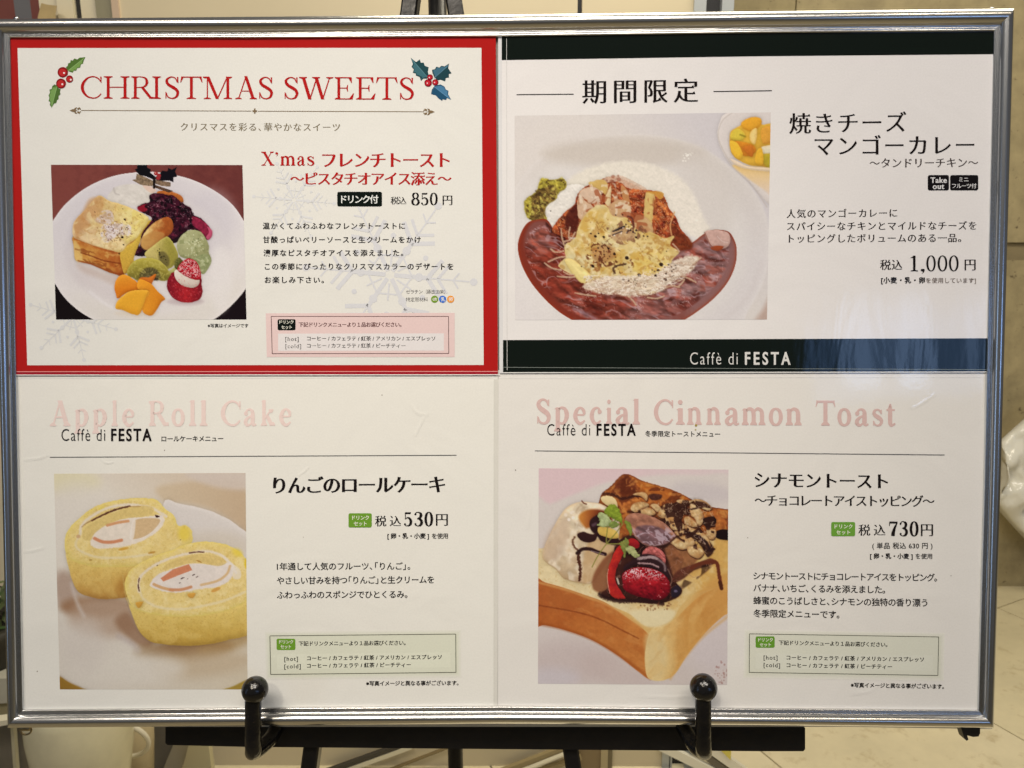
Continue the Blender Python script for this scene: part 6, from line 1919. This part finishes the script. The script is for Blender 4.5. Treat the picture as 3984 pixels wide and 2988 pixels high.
for st, x0, x1, y0, y1 in (("シナモントーストにチョコレートアイスをトッピング。", 2931, 3646, 2240, 2247), ("バナナ、いちご、くるみを添えました。", 2931, 3444, 2287, 2294),
                           ("蜂蜜のこうばしさと、シナモンの独特の香り漂う", 2931, 3608, 2336, 2345), ("冬季限定メニューです。", 2931, 3266, 2386, 2391)):
    s4.text("description_line", st, x0, x1, y0, y1, 33, TXT, 'S')
glow_panel(s4, ((2912, 2466), (3660, 2478), (3656, 2634), (2908, 2622)), (205, 199, 177), 0, 1.2)
s4.poly("drink_panel", [(2940, 2542), (3630, 2550), (3630, 2610), (2940, 2602)], (207, 201, 180), 2.4)
s4.line("panel_outline", [(2916, 2466), (3652, 2478), (3649, 2628), (2915, 2616), (2916, 2466)], 2.2, (56, 52, 34), 3)
drink_badge(s4, 2940, 2476, 3014, 2520, (96, 138, 44), (2950, 3007, 2489), (2956, 3000, 2508), 16)
s4.text("drink_line", PICK, 3030, 3453, 2500, 2508, 20, TXT, 'SM')
s4.text("drink_line", "[hot]", 2971, 3025, 2557, 2558, 23, TXT, 'S')
s4.text("drink_line", HOT, 3060, 3595, 2558, 2566, 20, TXT, 'SB')
s4.text("drink_line", "[cold]", 2971, 3035, 2586, 2588, 23, TXT, 'S')
s4.text("drink_line", COLD, 3060, 3471, 2588, 2594, 20, TXT, 'SB')
s4.text("footnote", "※写真イメージと異なる事がございます。", 3310, 3673, 2665, 2671, 20.5, TXT, 'SM')

for P, wd in (([(3545, 1590), (3590, 1565), (3640, 1532)], 8), ([(2480, 2705), (2620, 2712), (2760, 2700)], 9), ([(3300, 2700), (3380, 2690), (3420, 2660)], 9), ([(2040, 1905), (2060, 1980), (2050, 2060)], 8)):
    crease(s4, P, wd, 0.00008, W4)
s4.poly("stain", disc(2708, 1655, 5, 9), (150, 128, 60), 3.2)
s4.poly("stain", disc(2706, 1672, 3.4, 9), (170, 156, 110), 3.2)
for x, y, r in ((2006, 1829, 2.4), (2909, 2092, 2.0), (3700, 2240, 1.8)):
    s4.poly("speck", disc(x, y, r, 7), (110, 96, 80), 1.6)
paint_cinnamon([(2096, 1822), (2834, 1827), (2829, 2665), (2093, 2660)]).build(s4, 1.5, "printed picture of thick toast with chocolate and strawberry")

# ------------------------------------------------------------------ easel
easel = empty("display_easel", Matrix.Translation((CAMW.x * 0, 0.22, 0)), "black metal display easel carrying the silver poster frame", "easel")
EI = easel.matrix_world.inverted()


def W2E(v): return EI @ (MB_ @ Vector(v))


def bar3(name, a, b, wd, th, parent, nrm=(0, 0, 1), seg=1, label=None, mat=None):
    """flat bar from a to b in board coordinates"""
    a, b = Vector(a), Vector(b)
    t = (b - a).normalized()
    n = Vector(nrm)
    s = t.cross(n).normalized() * wd / 2
    n = n * th / 2
    c = 0.18
    ring = [(-1, -1 + c), (-1 + c * th / wd, -1), (1 - c * th / wd, -1), (1, -1 + c), (1, 1 - c), (1 - c * th / wd, 1), (-1 + c * th / wd, 1), (-1, 1 - c)]
    V = [W2E(p + s * u + n * v) for p in (a, b) for u, v in ring]
    F = [list(range(8))[::-1], list(range(8, 16))] + [[i, (i + 1) % 8, (i + 1) % 8 + 8, i + 8] for i in range(8)]
    o = mesh_obj(name, V, F, mat or blk, parent, label=label)
    bm = bmesh.new(); bm.from_mesh(o.data); bmesh.ops.recalc_face_normals(bm, faces=bm.faces); bm.to_mesh(o.data); bm.free()
    return o


def down_to_floor(p, q):
    """extend the line p->q (board coordinates) until it meets the floor"""
    wp, wq = MB_ @ Vector(p), MB_ @ Vector(q)
    t = wp.z / (wp.z - wq.z)
    return MBI @ (wp + (wq - wp) * t)


NL = -0.024
for (xt, xb) in (((1601, 0), (1212, 2945)), ((1766, 0), (2225, 2945))):
    a, b = B(*xt, NL), B(*xb, NL)
    top = a + (a - b) * 0.16
    bar3("front_leg", top, down_to_floor(a, b), 0.0100, 0.012, easel)
a, b = B(1690, -480, -0.05), B(1772, 2945, -0.16)
V, F = tube_vf([W2E(a), W2E(down_to_floor(a, b))], 0.0062, 16)
mesh_obj("rear_leg", V, F, blk, easel, smooth=True)
# crossbar with rounded corners
P = [(660, 2812), (3118, 2815), (3124, 2822), (3124, 2903), (3117, 2911), (2950, 2911), (1950, 2903), (950, 2894), (662, 2887), (654, 2880), (654, 2818)]
o = board_prism("crossbar", P, -0.021, -0.0135, blk, easel, np.zeros(3))
o.data.transform(EI @ MB_)
# the two support pegs
worn = plain_mat("chipped_black_paint", (0.007, 0.0065, 0.0065), rough=0.16, noise=0.3, nscale=50, bump=0.35, bscale=160, second=(0.12, 0.06, 0.045), thr=(0.70, 0.73))
for cx, cy, rr, xs0, xs1, yb, ax, ay in ((992, 2683, 45, 958, 1012, 2952, 1072, 2838), (2737, 2675, 48, 2709, 2763, 2952, 2655, 2822)):
    nF = 0.017
    c = B(cx, cy, nF)
    k = (c - CAM_C).length / FPX
    x = (xs0 + xs1) / 2
    p = [B(x, cy + 20, nF), B(x, 2800, nF), B(x, 2880, nF), B(x + 1, yb - 38, nF - .001)]
    bot = B(x + 2, yb - 27, nF - .006)
    p += [bot, B(x + (ax - x) * .35, yb - 45, nF - .014), B(x + (ax - x) * .8, ay + 30, nF - .024), B(ax, ay, -0.012)]
    # smooth the path
    Q = []
    for i in range(len(p) - 1):
        g = [p[max(0, i - 1)], p[i], p[i + 1], p[min(len(p) - 1, i + 2)]]
        for j in range(5):
            u = j / 5
            Q.append(0.5 * ((2 * g[1]) + (-g[0] + g[2]) * u + (2 * g[0] - 5 * g[1] + 4 * g[2] - g[3]) * u * u + (-g[0] + 3 * g[1] - 3 * g[2] + g[3]) * u ** 3))
    Q.append(p[-1])
    V, F = tube_vf([W2E(q) for q in Q], k * 28, 18)
    peg = mesh_obj("support_peg", V, F, worn, easel, smooth=True)
    r = rr * k
    V, F = lathe_vf([(0.0001, -r)] + [(r * math.sin(a), -r * math.cos(a)) for a in np.linspace(0.12, math.pi - 0.12, 22)] + [(0.0001, r)], 32)
    M = EI @ MB_ @ Matrix.Translation(c) @ Matrix.Rotation(R(-90), 4, 'X')
    mesh_obj("ball_tip", [M @ Vector(v) for v in V], F, worn, peg, smooth=True)

# ------------------------------------------------------------------ background
JY = CAMW.y + 2.48                                 # stone wall plane


def tangent_quads(name, quads, mat, parent=None):
    V, F = [], []
    for q in quads:
        o = len(V)
        V += q
        F.append([o + i for i in range(len(q))])
    return mesh_obj(name, V, F, mat, parent)


# floor: marble tiles, turned a little against the view
g1a, g1b = Wz(3870, 2370), Wz(3984, 2300)
g2a, g2b = Wz(3870, 2816), Wz(3984, 2890)
d1 = (g1b - g1a).normalized()
d2 = (g2b - g2a).normalized()

marble = [plain_mat("marble_tile_" + k, c, rough=0.22, noise=0.10, nscale=5, bump=0.02, second=c2, thr=(0.56, 0.8))
          for k, c, c2 in (("a", (0.76, 0.68, 0.47), (0.52, 0.42, 0.24)), ("b", (0.79, 0.71, 0.50), (0.56, 0.46, 0.28)), ("c", (0.74, 0.66, 0.44), (0.5, 0.4, 0.22)))]
grout = plain_mat("grout", (0.30, 0.25, 0.15), rough=0.9)
V = [(-9, -7, -0.004), (9, -7, -0.004), (9, 9, -0.004), (-9, 9, -0.004)]
floor = mesh_obj("floor", V, [[0, 1, 2, 3]], grout)
tag(floor, kind='structure')
COL.objects.unlink(_to)
bpy.data.objects.remove(_to)
ANG = R(27)
ux, uy = Vector((math.cos(ANG), math.sin(ANG), 0)), Vector((-math.sin(ANG), math.cos(ANG), 0))
TS, GAP = 0.60, 0.0022
# grout lines pass through two places seen in the photograph
o1 = g1a.dot(uy)
o2 = g2a.dot(ux)
tv, tf = box_vf(GAP, TS - GAP, GAP, TS - GAP, -0.01, 0.0)
tile_me = []
for k in range(3):
    me = bpy.data.meshes.new("floor_tile")
    me.from_pydata([tuple(v) for v in tv], [], tf)
    me.materials.append(marble[k])
    tile_me.append(me)
rg = random.Random(3)
for i in range(-6, 7):
    for j in range(-5, 5):
        p = ux * (o2 + i * TS) + uy * (o1 + j * TS)
        c = p + (ux + uy) * TS / 2
        if not (-0.6 < c.x < 3.4 and 0.0 < c.y < 2.5): continue
        o = bpy.data.objects.new("floor_tile", tile_me[rg.randrange(3)])
        COL.objects.link(o)
        o.parent = floor
        o.location = p
        o.rotation_euler = (0, 0, ANG)

# stone wall on the right
stone = [plain_mat("stone_block_" + k, c, rough=0.75, noise=0.24, nscale=11, bump=0.6, bscale=28, second=(0.085, 0.06, 0.03), thr=(0.61, 0.70))
         for k, c in (("a", (0.33, 0.275, 0.15)), ("b", (0.36, 0.30, 0.17)))]
mortar = plain_mat("dark_mortar", (0.10, 0.085, 0.05), rough=0.9)
z1, z0 = Wy(3950, 943, JY).z, Wy(3950, 1013, JY).z
wall = empty("stone_wall", Matrix.Translation((1.6, JY, 0)), "speckled tan stone wall of large blocks behind the right side of the frame", "wall")


def wbox(name, x0, x1, y0, y1, z0_, z1_, mat, parent, org, label=None):
    v, f = box_vf(x0 - org[0], x1 - org[0], y0 - org[1], y1 - org[1], z0_ - org[2], z1_ - org[2])
    return mesh_obj(name, v, f, mat, parent, label=label)


xj = Wy(3097, 20, JY).x
wbox("wall_core", -2.4, 4.5, JY + 0.018, JY + 0.25, 0, 3.2, mortar, wall, (1.6, JY, 0))
k = 0
for (a, b), joints in (((0.0, z0), (-2.4, -0.9, 0.2, 1.02, 2.35, 4.5)), ((z1, z1 + 0.86), (-2.4, -1.3, -0.3, xj - 1.1, xj, xj + 1.9, 4.5)), ((z1 + 0.865, 3.2), (-2.4, 0.4, 1.9, 4.5))):
    for x0, x1 in zip(joints[:-1], joints[1:]):
        wbox("stone_block", x0 + .002, x1 - .002, JY, JY + 0.02, a, b, stone[k % 2], wall, (1.6, JY, 0))
        k += 1
wbox("recess_strip", -2.4, 4.5, JY + 0.012, JY + 0.02, z0, z1, plain_mat("recess_stone", (0.24, 0.195, 0.11), rough=0.7, noise=0.15, nscale=12), wall, (1.6, JY, 0), "grey brown recessed band between the blocks")

# partition wall of beige panels behind the frame
PY = 1.12
beige = plain_mat("beige_panel", (0.60, 0.525, 0.36), rough=0.42, noise=0.05, nscale=2.2, bump=0.04, bscale=300)
cream = plain_mat("cream_panel", (0.70, 0.64, 0.47), rough=0.4, noise=0.06, nscale=6)
sage = plain_mat("grey_green_strip", (0.28, 0.26, 0.17), rough=0.5, noise=0.1, nscale=20, stretch=(1, 1, .1))
blackg = plain_mat("black_gap", (0.012, 0.012, 0.014), rough=0.5)
greyal = plain_mat("grey_door_profile", (0.42, 0.45, 0.46), rough=0.35, metal=0.3, noise=0.05, nscale=8)
part = empty("panel_wall", Matrix.Translation((0, PY, 0)), "smooth beige panel wall with a black joint behind the silver frame", "wall")


def X(px): return Wy(px, 30, PY).x


for nm, a, b, m, d, lab in (("panel", 466, 2247, beige, 0, "wide beige panel"), ("joint_strip", 2247, 2265, blackg, 0.012, "black vertical joint"), ("panel", 2265, 2698, beige, 0.0, "narrow beige panel"),
                            ("door_profile", 2698, 2745, greyal, -0.006, "grey aluminium profile"), ("joint_strip", 2745, 2806, blackg, 0.01, "black gap between two profiles"), ("door_profile", 2806, 2852, greyal, -0.006, "grey aluminium profile"),
                            ("panel_edge", 438, 466, plain_mat("rosy_edge", (0.55, 0.42, 0.30), rough=.5), -0.004, None), ("panel_strip", 372, 438, sage, 0.0, None), ("panel_strip", 310, 372, cream, 0.004, None), ("joint_strip", 284, 310, blackg, 0.012, None), ("panel", 222, 284, cream, 0.0, "narrow cream panel")):
    wbox(nm, X(a), X(b), PY + d, PY + 0.04, 0, 2.6, m, part, (0, PY, 0), lab)
# far left: dark red and grey upright boards and a folded paper bag
redb = plain_mat("dark_red_board", (0.16, 0.045, 0.035), rough=0.6, noise=0.2, nscale=9)
greyb = plain_mat("slate_board", (0.13, 0.13, 0.14), rough=0.6, noise=0.1, nscale=9)
cab = empty("display_cabinet", Matrix.Translation((X(60), PY, 0)), "dark red cabinet side with a grey stripe at the upper left corner", "cabinet")
for nm, a, b, m, z0_, z1_ in (("side_board", -400, 52, redb, 1.3, 2.6), ("grey_stripe", 52, 116, greyb, 1.3, 2.6), ("side_board", 116, 150, redb, 1.3, 2.6), ("lower_board", -400, 222, cream, 0.0, 1.3), ("upper_board", 150, 222, cream, 1.3, 2.6)):
    wbox(nm, X(a), X(b), PY + .003, PY + 0.04, z0_, z1_, m, cab, (X(60), PY, 0))
bagm = plain_mat("brown_paper", (0.45, 0.34, 0.16), rough=0.8, noise=0.15, nscale=25)
c0 = Wy(182, 40, PY - 0.05)
P = [(147, 62), (160, 12), (185, 18), (222, 22), (215, 55), (188, 70), (150, 69), (100, 130), (120, 200), (190, 210), (225, 140), (212, 72)]
P = [(147, 66), (160, 12), (185, 18), (222, 22), (217, 52), (214, 160), (148, 160)]
V = [Wy(x, y, PY - 0.05) - c0 for x, y in P] + [Wy(x, y, PY - 0.02) - c0 for x, y in P]
n = len(P)
bag = mesh_obj("paper_bag", V, [list(range(n)), list(range(n, 2 * n))[::-1]] + [[i, i + n, (i + 1) % n + n, (i + 1) % n] for i in range(n)], bagm)
bag.location = c0
tag(bag, "small crumpled brown paper bag above the frame's upper left corner", "paper bag")

# slanted strips over the lower panels, standing in for unclear diagonal edges
strip_white = plain_mat("white_strip", (0.72, 0.68, 0.52), rough=0.4)
def slanted_strip(name, A, Bp, wpx, y, mat, label, parent=None):
    """rounded strip between two places of the photograph, on the vertical plane y"""
    a, b = Wy(*A, y), Wy(*Bp, y)
    t = (b - a).normalized()
    n_ = Vector((-t.z, 0, t.x))
    wd = wpx * (a - CAMW).length / FPX / 2
    V = []
    for p in (a, b):
        for u, v in ((-1, 0), (-.9, -.010), (.9, -.010), (1, 0)):
            V.append(p + n_ * wd * u + Vector((0, v, 0)))
    c = (a + b) / 2
    o = mesh_obj(name, [v - (Vector((0, 0, 0)) if parent else c) for v in V], [[0, 1, 5, 4], [1, 2, 6, 5], [2, 3, 7, 6], [3, 0, 4, 7], [0, 3, 2, 1], [4, 5, 6, 7]], mat, parent)
    bm = bmesh.new(); bm.from_mesh(o.data); bmesh.ops.recalc_face_normals(bm, faces=bm.faces); bm.to_mesh(o.data); bm.free()
    if not parent:
        o.location = c
        tag(o, label, "trim strip", "slanted strips under the crossbar")
    return o


slanted_strip("trim_strip", (1150, 3040), (1560, 2893), 16, PY - .012, plain_mat("dark_strip", (0.05, 0.045, 0.035), rough=0.5), "black slanted strip between the left and middle easel legs")  # shadow above the white strip, built as a dark strip
slanted_strip("trim_strip", (1180, 3050), (1600, 2897), 17, PY - .012, strip_white, "white slanted strip just below the black one")
slanted_strip("trim_strip", (1500, 2996), (1800, 2880), 4, PY - .012, plain_mat("brown_strip", (0.2, 0.15, 0.07), rough=0.6), "thin brown slanted strip left of the middle easel leg")
slanted_strip("trim_strip", (1930, 3005), (2230, 2890), 20, PY - .012, plain_mat("tan_strip", (0.33, 0.26, 0.13), rough=0.5), "tan slanted strip right of the middle easel leg")
slanted_strip("trim_strip", (1990, 3010), (2240, 2910), 7, PY - .024, strip_white, "narrow white slanted strip beside the right easel leg")
slanted_strip("trim_strip", (2050, 3010), (2260, 2940), 16, PY - .014, plain_mat("tan_strip", (0.33, 0.26, 0.13), rough=0.5), "lowest tan slanted strip ending at the right easel leg")
brownp = plain_mat("brown_panel", (0.22, 0.16, 0.08), rough=0.5, noise=0.1, nscale=10, stretch=(1, 1, .1))


def upright(name, a, b, m, lab, d=0.01):
    x0, x1 = Wy(a, 2950, PY).x, Wy(b, 2950, PY).x
    z = Wy(a, 2860, PY).z
    v, f = box_vf(-(x1 - x0) / 2, (x1 - x0) / 2, -d, -0.0005, 0, z)
    o = mesh_obj(name, v, f, m)
    o.location = ((x0 + x1) / 2, PY, 0)
    tag(o, lab, "panel")


upright("brown_upright", 2252, 2335, brownp, "brown upright board just right of the right easel leg")
upright("tan_upright", 2335, 2362, plain_mat("tan_upright", (0.42, 0.35, 0.2), rough=.5), "narrow tan upright beside the brown board", 0.014)
upright("dark_upright", 2362, 2380, plain_mat("dark_upright", (0.16, 0.13, 0.07), rough=.5), "dark narrow upright left of the pale panels")
upright("seam_strip", 2602, 2606, plain_mat("dark_strip", (0.05, 0.045, 0.035)), "thin dark vertical seam near the white skirting", 0.006)

# white skirting boards on the marble floor, with a scrap of yellow paper
def skirting(A, Bp, Cp, h, label):
    a, b = Wz(*A), Wz(*Bp)
    t = (b - a).normalized()
    s = Vector((t.y, -t.x, 0)) * Cp
    V = [a, b, b + s, a + s]
    c = (a + b) / 2
    c.z = 0
    v = [p - c for p in V] + [p - c + Vector((0, 0, h)) for p in V]
    o = mesh_obj("skirting_board", v, [[3, 2, 1, 0], [4, 5, 6, 7], [0, 1, 5, 4], [1, 2, 6, 5], [2, 3, 7, 6], [3, 0, 4, 7]], plain_mat("white_skirting", (0.78, 0.75, 0.62), rough=0.35, noise=0.04, nscale=30))
    bm = bmesh.new(); bm.from_mesh(o.data); bmesh.ops.recalc_face_normals(bm, faces=bm.faces); bm.to_mesh(o.data); bm.free()
    o.location = c
    tag(o, label, "skirting board", "white skirting boards on the floor")


# the wall's foot is nearer than the floor seen here, so these stand on the panel's plane as slanted strips
slanted_strip("trim_strip", (2570, 2896), (2790, 3005), 34, PY - .02, plain_mat("white_skirting", (0.78, 0.75, 0.62), rough=0.35), "broad white slanted skirting left of the right support peg's foot")
slanted_strip("trim_strip", (2690, 2896), (2850, 3010), 26, PY - .016, plain_mat("shade_strip", (0.16, 0.14, 0.10), rough=0.6), "dark slanted strip behind the right support peg's foot")  # shade between the two skirtings, put in as a dark strip
slanted_strip("trim_strip", (2740, 2890), (2910, 3010), 34, PY - .02, plain_mat("white_skirting", (0.78, 0.75, 0.62), rough=0.35), "broad white slanted skirting right of the right support peg's foot")
c = Wy(2815, 2925, PY - .03)
V = [Wy(x, y, PY - .031 - d) - c for d in (0, .001) for x, y in ((2785, 2900), (2846, 2900), (2843, 2958))]
o = mesh_obj("yellow_note", V, [[0, 1, 2], [5, 4, 3], [0, 3, 4, 1], [1, 4, 5, 2], [2, 5, 3, 0]], plain_mat("yellow_paper", (0.70, 0.60, 0.12), rough=.7))
o.location = c
tag(o, "scrap of yellow paper just right of the right peg", "paper note")

# cream vase and white pot in front of the panels at the lower left
def lathe_thing(name, px, py, y, prof, mat, label, cat, seg=48):
    c = Wy(px, py, y)
    v, f = lathe_vf(prof, seg)
    o = mesh_obj(name, v, f, mat, smooth=True)
    o.location = c
    bm = bmesh.new(); bm.from_mesh(o.data); bmesh.ops.recalc_face_normals(bm, faces=bm.faces); bm.to_mesh(o.data); bm.free()
    return tag(o, label, cat)


creamg = plain_mat("cream_glaze", (0.62, 0.58, 0.40), rough=0.25, noise=0.08, nscale=14)
whiteg = plain_mat("white_glaze", (0.74, 0.70, 0.56), rough=0.2, noise=0.03, nscale=14)
yv = 0.62
k = (Wy(300, 2900, yv) - CAMW).length / FPX
Rv = 150 * k
lathe_thing("ceramic_vase", 312, 2830, yv, [(0.001, -.19), (Rv * .45, -.19), (Rv * .62, -.17), (Rv * .82, -.10), (Rv * .97, -.035), (Rv, 0.0), (Rv * .99, .04), (Rv * .9, .085), (Rv * .86, .085), (Rv * .9, .04), (Rv * .5, -.15), (0.001, -.16)], creamg,
            "large rounded cream ceramic vase below the frame at lower left", "vase")
Rp = 90 * k
lathe_thing("plant_pot", 500, 2840, yv + .16, [(0.001, -.12), (Rp * .7, -.12), (Rp * .9, -.02), (Rp, .06), (Rp * .96, .06), (Rp * .6, -.1), (0.001, -.1)], plain_mat("tan_glaze", (0.50, 0.42, 0.26), rough=.35, noise=.06, nscale=12), "small tan plant pot half hidden behind the cream vase", "plant pot")
# saucer ring
V, F = tube_vf([Wy(468 + 108 * math.cos(a), 2880 + 96 * math.sin(a), yv + .05) + Vector((0, .02 * math.sin(a), 0)) for a in np.linspace(-1.25, 1.5, 20)], 0.0042, 12)
c = Wy(560, 2880, yv + .05)
o = mesh_obj("white_hoop", [v - c for v in V], F, whiteg, smooth=True)
o.location = c
tag(o, "curved white hoop right of the tan pot at lower left", "hoop")
# boards and ledge at the lower left
slate = plain_mat("grey_brown_board", (0.20, 0.18, 0.14), rough=0.55, noise=0.15, nscale=12)


def board(name, P, y, th, mat, label, cat="board"):
    c = Wy(sum(p[0] for p in P) / len(P), sum(p[1] for p in P) / len(P), y)
    n = len(P)
    V = [Wy(px, py, y) - c for px, py in P]
    V += [v + Vector((0, th, 0)) for v in V]
    o = mesh_obj(name, V, [list(range(n)), list(range(n, 2 * n))[::-1]] + [[i, i + n, (i + 1) % n + n, (i + 1) % n] for i in range(n)], mat)
    bm = bmesh.new(); bm.from_mesh(o.data); bmesh.ops.recalc_face_normals(bm, faces=bm.faces); bm.to_mesh(o.data); bm.free()
    o.location = c
    return tag(o, label, cat)


board("grey_board", [(-60, 2700), (200, 2700), (200, 3050), (-60, 3050)], yv + .3, .02, slate, "grey brown board behind the brass ring at lower left")
board("pale_rod", [(40, 2830), (52, 2830), (66, 3020), (54, 3020)], yv + .28, .01, creamg, "thin pale upright rod below the left corner", "rod")
board("leaning_board", [(585, 2790), (700, 2790), (640, 3040), (540, 3040)], yv + .28, .02, slate, "grey leaning board left of the crossbar's end")
board("leaning_board", [(690, 2860), (745, 2880), (690, 3040), (615, 3040)], yv + .26, .02, plain_mat("pale_grey_board", (0.42, 0.38, 0.27), rough=.5), "pale grey leaning board under the crossbar's left end")
board("ivory_board", [(738, 2880), (810, 2885), (828, 3040), (700, 3040)], yv + .24, .015, plain_mat("ivory_board", (0.58, 0.53, 0.33), rough=.5), "ivory board under the crossbar's left end")
board("window_ledge", [(-300, 2640), (26, 2640), (30, 2735), (-300, 2760)], yv + .18, .12, plain_mat("grey_ledge", (0.42, 0.41, 0.34), rough=.5, noise=.08, nscale=20), "pale grey ledge at the left edge below the plant", "ledge")
board("brown_board", [(-300, 2760), (30, 2735), (34, 2780), (-300, 2830)], yv + .19, .1, plain_mat("ledge_front", (0.30, 0.27, 0.16), rough=.6), "brown front board under the grey ledge", "board")
board("ledge_lip", [(-300, 2850), (40, 2800), (42, 2818), (-300, 2880)], yv + .12, .02, strip_white, "thin pale strip running to the frame's lower left corner", "trim strip")
# planter with leaves at the left edge
soil = plain_mat("dark_planter", (0.03, 0.028, 0.02), rough=.7, noise=.3, nscale=30)
plant = empty("potted_plant", Matrix.Translation(Wy(-30, 2640, yv + .24)), "leafy green plant in a dark pot at the left edge", "plant")
pc = Wy(-30, 2640, yv + .24)
v, f = lathe_vf([(0.001, 0), (.05, 0), (.072, .10), (.075, .115), (.068, .115), (0.001, .10)], 28)
mesh_obj("pot", v, f, soil, plant, smooth=True)
leafm = [plain_mat("plant_leaf_" + q, c_, rough=.45) for q, c_ in (("a", (0.035, 0.07, 0.02)), ("b", (0.10, 0.13, 0.05)))]
rg = random.Random(12)
for i in range(70):
    a, el, L = rg.uniform(0, 6.28), rg.uniform(.1, 1.4), rg.uniform(.03, .055)
    b = Vector((rg.uniform(-.05, .05), rg.uniform(-.04, .04), .09 + rg.uniform(0, .1)))
    d = Vector((math.cos(a) * math.cos(el), math.sin(a) * math.cos(el), math.sin(el)))
    s = d.cross(Vector((0, 0, 1))).normalized() * L * .22
    dn = Vector((0, 0, -L * .18))
    v = [b, b + d * L * .35 + s, b + d * L * .75 + s * .8 + dn * .4, b + d * L + dn, b + d * L * .75 - s * .8 + dn * .4, b + d * L * .35 - s, b + d * L * .55 - dn * .3]
    mesh_obj("leaf", v, [[0, 1, 6], [1, 2, 6], [2, 3, 6], [3, 4, 6], [4, 5, 6], [5, 0, 6]], leafm[i % 2], plant)

# white dimpled object on the stone wall at the right edge
c = Wy(4100, 1835, JY - .10)
k = (c - CAMW).length / FPX
rr = 200 * k
N = 34
XL = (Wy(3898, 1790, JY - .12) - c).x
V, F = [], []
for j in range(N + 1):
    for i in range(N + 1):
        u, v_ = i / N * 2 - 1, j / N * 2 - 1
        X_, Z_ = (u - v_) * .70, (u + v_) * .74
        e = max(abs(u), abs(v_))
        d = .05 * math.sqrt(max(0, 1 - e ** 6))
        nse = float(fbm(np.array([u * 3.1 + 9.0]), np.array([v_ * 3.1 + 4.0]), .9, 7, 3)[0])
        rnd = 1 - .04 * (u * u * v_ * v_)
        X_ = max(X_, XL / rr)
        V.append((X_ * rr * rnd, -d - (nse - .5) * .13 * (1 - e ** 8), Z_ * rr * rnd))
for j in range(N):
    for i in range(N):
        q = j * (N + 1) + i
        F.append([q, q + 1, q + N + 2, q + N + 1])
nb = len(V)
V.append((0, .03, 0))
edge = [i for i in range(N + 1)] + [j * (N + 1) + N for j in range(1, N + 1)] + [N * (N + 1) + i for i in range(N - 1, -1, -1)] + [j * (N + 1) for j in range(N - 1, 0, -1)]
for a_, b_ in zip(edge, edge[1:] + edge[:1]): F.append([b_, a_, nb])
o = mesh_obj("dimpled_ornament", V, F, plain_mat("glossy_white", (0.80, 0.79, 0.72), rough=.12, noise=.02, nscale=20), smooth=True)
bm = bmesh.new(); bm.from_mesh(o.data); bmesh.ops.recalc_face_normals(bm, faces=bm.faces); bm.to_mesh(o.data); bm.free()
o.location = c
tag(o, "glossy white dimpled diamond shape in front of the stone wall", "ornament")
